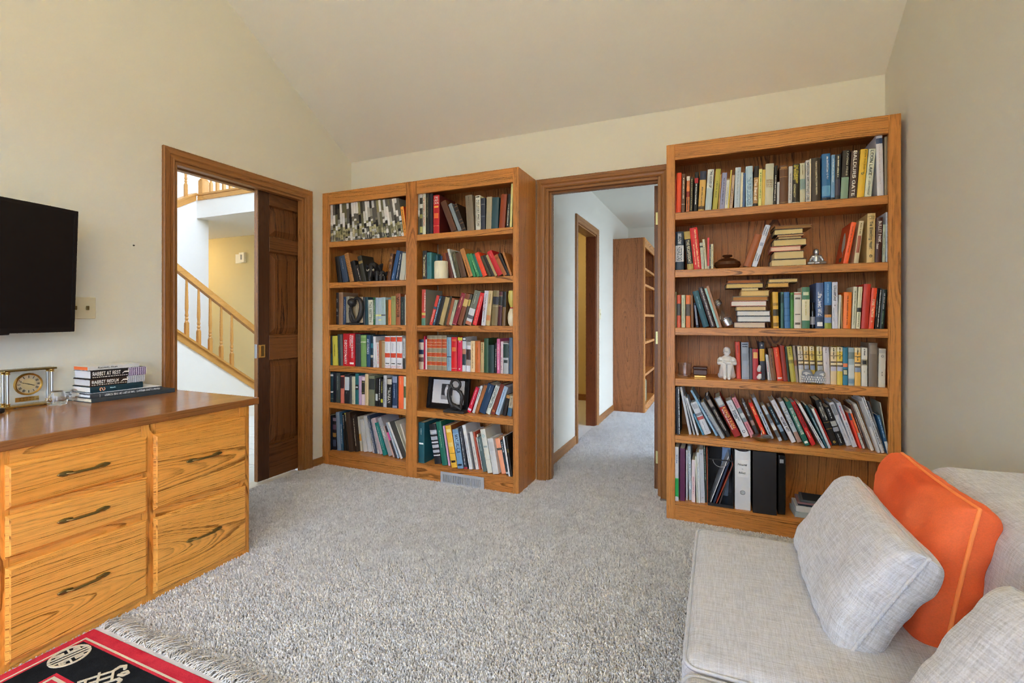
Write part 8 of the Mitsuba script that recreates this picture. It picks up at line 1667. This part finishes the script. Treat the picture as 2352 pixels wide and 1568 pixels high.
# glass tumbler and wooden box
k = thing('glass_tumbler', 'clear glass tumbler at the doorway end of the fourth shelf', 'glass')
part(k, 'wall', at(lathe([(0, 0), (.033, 0), (.036, .006), (.038, .078), (.0355, .078), (.033, .012), (0, .010)], 36), (2.645, -.222, RS[3])), 'glass', smooth=45)
k = thing('trinket_box', 'small brown wooden trinket box beside the glass tumbler', 'box')
part(k, 'body', at(bx([-.037, -.026, .012], [.037, .026, .044], .004), (2.728, -.205, RS[3])), 'brown_glaze')
part(k, 'lid', at(bx([-.039, -.028, .045], [.039, .028, .062], .005), (2.728, -.205, RS[3])), 'brown_glaze')
part(k, 'foot', at(bx([-.032, -.0275, 0], [.032, .024, .012], .002), (2.728, -.205, RS[3])), 'brass')
# small goose figurine in front of the red book
k = thing('goose_figurine', 'small white and red figurine leaning on the dark red book', 'figurine')
part(k, 'body', at(blob([[((0, 0, .016), .012), ((.004, 0, .03), .008)], [((.004, 0, .03), .007), ((-.001, 0, .05), .006)], [((-.001, 0, .055), .010), ((.002, 0, .075), .0075)]], .003, 4), (3.024, -.257, RS[3] + .002)), 'white_ceramic', smooth=True)
part(k, 'ribbon', at(lathe([(.0085, .036), (.0105, .040), (.0085, .046)], 16), (3.026, -.257, RS[3] + .002)), 'red_ribbon')
# pair of birds
k = thing('bird_figurine', 'pair of grey pottery birds with white feathers on the fourth shelf', 'figurine')
def bird(ox, oy, s, rz):
    b = blob([[((0, 0, .026), .026), ((.0, .028, .026), .020)], [((0, -.010, .048), .0215), ((0, 0, .036), .024)], [((0, .040, .026), .012), ((0, .068, .034), .005)]], .004, 6)
    return at(at(b, s=s), (ox, oy, RS[3] + .0005), rz=rz)
birds_ = [(3.243, -.285, 1.08, -18), (3.292, -.290, 1.05, 22)]
for j, (ox, oy, s, rz) in enumerate(birds_):
    bb_ = part(k, 'bird', bird(ox, oy, s, rz), 'grey_ceramic', smooth=True)
    beak = blob([[((0, -.030, .047), .0055), ((0, -.040, .044), .0015)], [((-.010, -.026, .050), .003), ((0, -.036, .056), .002)], [((.010, -.026, .050), .003), ((0, -.036, .056), .002)]], .003, 2)
    part(bb_, 'beak', at(at(beak, s=s), (ox, oy, RS[3] + .0005), rz=rz), 'white_ceramic', smooth=True)
    fe = []
    for r_ in range(3):
        for c_ in range(9):
            a_ = math.radians(-180 + 22.5 * c_ + 11 * (r_ % 2)); z_f = .012 + .011 * r_; R_f = math.sqrt(max(.0275 ** 2 - (z_f - .026) ** 2, 0)) + .0002
            fm = trimesh.creation.icosphere(1, 1.0); fm.vertices *= [.0022, .0034, .0048]
            fe.append(at(at(at(fm, (0, 0, 0), rz=math.degrees(a_) - 90 + 90), (R_f * math.cos(a_), R_f * math.sin(a_), z_f)), s=s))
    part(bb_, 'feathers', at(cat(*fe), (ox, oy, RS[3] + .0005), rz=rz), 'white_ceramic', smooth=True, kind='stuff')
# round metal dish with a finial
k = thing('metal_dish', 'round lidded pewter dish with a thin finial on the fifth shelf', 'dish')
part(k, 'dish', at(lathe([(0, 0), (.016, 0), (.03, .006), (.044, .017), (.048, .024), (.046, .027), (.03, .031), (0, .033)], 40), (3.034, -.272, RS[4])), 'pewter', smooth=45)
part(k, 'finial', at(lathe([(0, .033), (.004, .033), (.0018, .038), (.0018, .048), (.0032, .051), (.002, .055), (0, .056)], 12), (3.034, -.272, RS[4])), 'steel', smooth=40)
# spiral of the notebook
# ---- bottom shelf: file, binders, discs
k = thing('magazine_file', 'black plastic magazine file full of papers on the bottom shelf', 'magazine file')
mx0, mx1, my, mz = 2.770, 2.898, -.312, RS[5] + .0005
def shell(lo, hi): return bx(lo, hi, .0008)
part(k, 'side', shell([mx0, my, mz], [mx0 + .003, my + .24, mz + .305]), 'smoke_plastic')
part(k, 'side', shell([mx1 - .003, my, mz], [mx1, my + .24, mz + .305]), 'smoke_plastic')
part(k, 'floor_tray', shell([mx0 + .003, my, mz], [mx1 - .003, my + .24, mz + .004]), 'smoke_plastic')
part(k, 'back', shell([mx0 + .003, my + .237, mz + .004], [mx1 - .003, my + .24, mz + .305]), 'smoke_plastic')
fp_ = sbox(mx0 + .003, mz + .004, mx1 - .003, mz + .016).union(sbox(mx0 + .003, mz + .252, mx1 - .003, mz + .258))
notch = Point((mx0 + mx1) / 2, mz + .258).buffer(.040, 24)
part(k, 'front_lip', plate(sbox(mx0 + .003, mz + .004, mx1 - .003, mz + .016), 'y', my, my + .003), 'smoke_plastic')
part(k, 'top_bar', plate(sbox(mx0 + .003, mz + .252, mx1 - .003, mz + .258), 'y', my, my + .003), 'smoke_plastic')
part(k, 'notch_rim', tube([[(mx0 + mx1) / 2 + .038 * math.cos(a_), my + .0015, mz + .255 + .038 * math.sin(a_)] for a_ in np.linspace(math.pi, 2 * math.pi, 16)], .0016, 6), 'grey_plastic')
for j, (xb_, lean_, h_, t_, c_, nm_) in enumerate([(2.788, 19, .285, .004, '#c9cbd0', 'white'), (2.802, 18, .255, .010, '#22304a', 'navy'), (2.818, 20, .25, .004, '#b5482c', 'rust red'), (2.832, 16, .235, .007, '#3c3a3c', 'charcoal')]):
    cov, pg, pr, _ = make_book(t_, h_, .2, c_, [], pb=True)
    kk = thing('leaflet', f'{nm_} leaflet leaning inside the black magazine file', 'leaflet')
    part(kk, 'cover', leaned(cov[0], xb_ - .008, my + .018, mz + .0045, t_, h_, lean_), 'book_print', color=cov[1])
    part(kk, 'pages', leaned(pg, xb_ - .008, my + .018, mz + .0045, t_, h_, lean_), 'paper_print', color=colour(pg, '#d6d6d4'))
kk = thing('leaflet', 'blue grey folded brochure standing at the back of the black magazine file', 'leaflet')
part(kk, 'sheet', at(bx([-.022, 0, 0], [.022, .005, .29], .001), (2.852, my + .18, mz + .0045), ry=3), 'paper_print', color=colour(bx([0, 0, 0], [1, 1, 1], .1), '#8fa6c4'))
k = thing('ring_binder', 'white ring binder labelled by hand on the bottom shelf', 'binder')
wx0, wx1 = 2.904, 2.980
sp_ = sbox(wx0 + .002, mz, wx1 - .002, mz + .318).difference(affinity.translate(affinity.scale(Point(0, 0).buffer(1, 32), .034, .014), (wx0 + wx1) / 2, mz + .324)).difference(Point((wx0 + wx1) / 2, mz + .092).buffer(.012, 20))
part(k, 'spine', plate(sp_, 'y', -.304, -.301), 'binder_white')
part(k, 'board', bx([wx0, -.304, mz], [wx0 + .003, -.05, mz + .318], .001), 'binder_white')
part(k, 'board', bx([wx1 - .003, -.304, mz], [wx1, -.05, mz + .318], .001), 'binder_white')
part(k, 'papers', bx([wx0 + .01, -.285, mz + .01], [wx1 - .012, -.07, mz + .29]), 'paper_print', color=colour(bx([0, 0, 0], [1, 1, 1]), '#d9d9d6'))
part(k, 'finger_ring', at(lathe([(.0105, 0), (.0125, 0), (.0125, .0025), (.0105, .0025), (.0105, 0)], 28), ((wx0 + wx1) / 2, -.3035, mz + .092), rx=90), 'grey_plastic')
part(k, 'label_pocket', plate(sbox(wx0 + .014, mz + .175, wx1 - .010, mz + .265), 'y', -.3050, -.3042), plain('label_paper', '#e4e4e4', .5))
hw_ = []
for s_, zt in (('House', .236), ('–', .213), ('Misc', .192)):
    m = lettering(s_).copy(); lo, hi = m.bounds
    v = m.vertices.copy(); k_ = .011
    m.vertices = np.stack([(wx0 + wx1) / 2 - .002 + (v[:, 0] - (lo[0] + hi[0]) / 2) * k_ + v[:, 1] * k_ * .2, np.full(len(v), -.3054), mz + zt + v[:, 1] * k_], 1)
    hw_.append(m)
part(k, 'handwriting', cat(*hw_), M('ink_two', {'type': 'twosided', 'bsdf': {'type': 'diffuse', 'reflectance': rgb('#26282c')}}))
k = thing('ring_binder', 'wide black binder beside the white one on the bottom shelf', 'binder')
part(k, 'case', cat(bx([2.990, -.322, mz], [3.100, -.317, mz + .325], .002), bx([2.990, -.318, mz], [2.994, -.06, mz + .325], .001), bx([3.096, -.318, mz], [3.100, -.06, mz + .325], .001)), 'binder_black')
part(k, 'papers', bx([2.997, -.312, mz + .008], [3.093, -.08, mz + .30]), 'paper_print', color=colour(bx([0, 0, 0], [1, 1, 1]), '#4c4c4e'))
k = thing('ring_binder', 'narrow glossy black binder at the end of the bottom shelf row', 'binder')
part(k, 'case', at(roundbox([.040, .25, .312], .010, 8), (3.126, -.175, mz + .156)), 'black_gloss', smooth=40)
part(k, 'label', bx([3.116, -.3012, mz + .27], [3.134, -.300, mz + .29]), 'grey_plastic')
# discs and boxes
zz = RS[5] + .0004
for j, (x0, w_, t_, dy, yaw, c1, c2, nm_) in enumerate([(3.185, .15, .028, 0, 12, '#9fb0b8', '#d9dcde', 'grey white boxed set'), (3.190, .145, .030, .004, 6, '#c9ccd0', '#dfe1e3', 'white boxed set'), (3.200, .142, .011, .012, -8, '#1e2a3a', '#8a929c', 'navy disc case'), (3.196, .142, .011, .006, -4, '#8c6a70', '#6c7480', 'mauve disc case'), (3.210, .140, .012, .008, -10, '#4c565e', '#2b3138', 'slate disc case')]):
    kk = thing('disc_case', f'{nm_}, {"lowest" if j == 0 else "topmost" if j == 4 else ordinal(j) + " from below"} of the disc stack on the bottom shelf', 'disc case', 'disc cases stacked on the bottom shelf')
    part(kk, 'case', at(bx([0, 0, 0], [w_, .125, t_ - .001], .001), (x0, -.300 + dy, zz), rz=yaw * .4), 'book_print', color=colour(bx([0, 0, 0], [1, 1, 1], .1), c1))
    part(kk, 'insert', at(bx([.012, .006, t_ - .0012], [w_ - .004, .119, t_ - .0006]), (x0, -.300 + dy, zz), rz=yaw * .4), 'paper_print', color=colour(bx([0, 0, 0], [1, 1, 1]), c2))
    zz += t_

# ---------------------------------------------------------------- things in the hall bookcase
k = thing('cream_figurine', 'cream figurine on the upper shelf of the hall bookcase', 'figurine')
part(k, 'body', at(blob([[((0, 0, .03), .026), ((0, 0, .075), .016)], [((0, .002, .10), .015)], [((0, -.02, .06), .008), ((.012, -.03, .03), .007)]], .005, 4), (1.95, 2.83, HSH[0])), 'candle_wax', smooth=True)
k = thing('cream_figurine', 'white figurine behind the cream one on the upper hall shelf', 'figurine')
part(k, 'body', at(blob([[((0, 0, .03), .03), ((0, 0, .09), .02)], [((0, .002, .135), .02)]], .006, 4), (1.90, 2.95, HSH[0])), 'white_ceramic', smooth=True)
for j, (y_, w_, h_, c_) in enumerate([(2.76, .05, .115, '#1f2c30'), (2.82, .05, .10, '#26333a'), (2.89, .06, .16, '#5c3a24'), (2.97, .05, .19, '#3c2a20')]):
    cov, pg, pr, _ = make_book(w_, h_, .16, c_, [])
    kk = thing('hall_book', f'{colour_name(c_)} book, {ordinal(j)} from the near end on the fourth hall shelf', 'book', 'books in the hall bookcase')
    f_ = lambda m: at(m, (1.99, y_, HSH[3] + .0004), rz=90)
    part(kk, 'cover', f_(cov[0]), 'book_print', color=cov[1]); part(kk, 'pages', f_(pg), 'paper_print', color=colour(pg, '#d3c6a4'))
for j, (y_, w_, h_, c_) in enumerate([(2.80, .07, .25, '#6c6a5c'), (2.90, .035, .27, '#a99c78'), (2.95, .05, .26, '#4c4438'), (3.02, .04, .27, '#b5a67c'), (3.08, .05, .25, '#5c4c34')]):
    cov, pg, pr, _ = make_book(w_, h_, .2, c_, [])
    kk = thing('hall_book', f'tall {colour_name(c_)} book, {ordinal(j)} from the near end on the lowest hall shelf', 'book', 'books in the hall bookcase')
    f_ = lambda m: at(m, (1.99, y_, HSH[5] + .0004), rz=90)
    part(kk, 'cover', f_(cov[0]), 'book_print', color=cov[1]); part(kk, 'pages', f_(pg), 'paper_print', color=colour(pg, '#d3c6a4'))
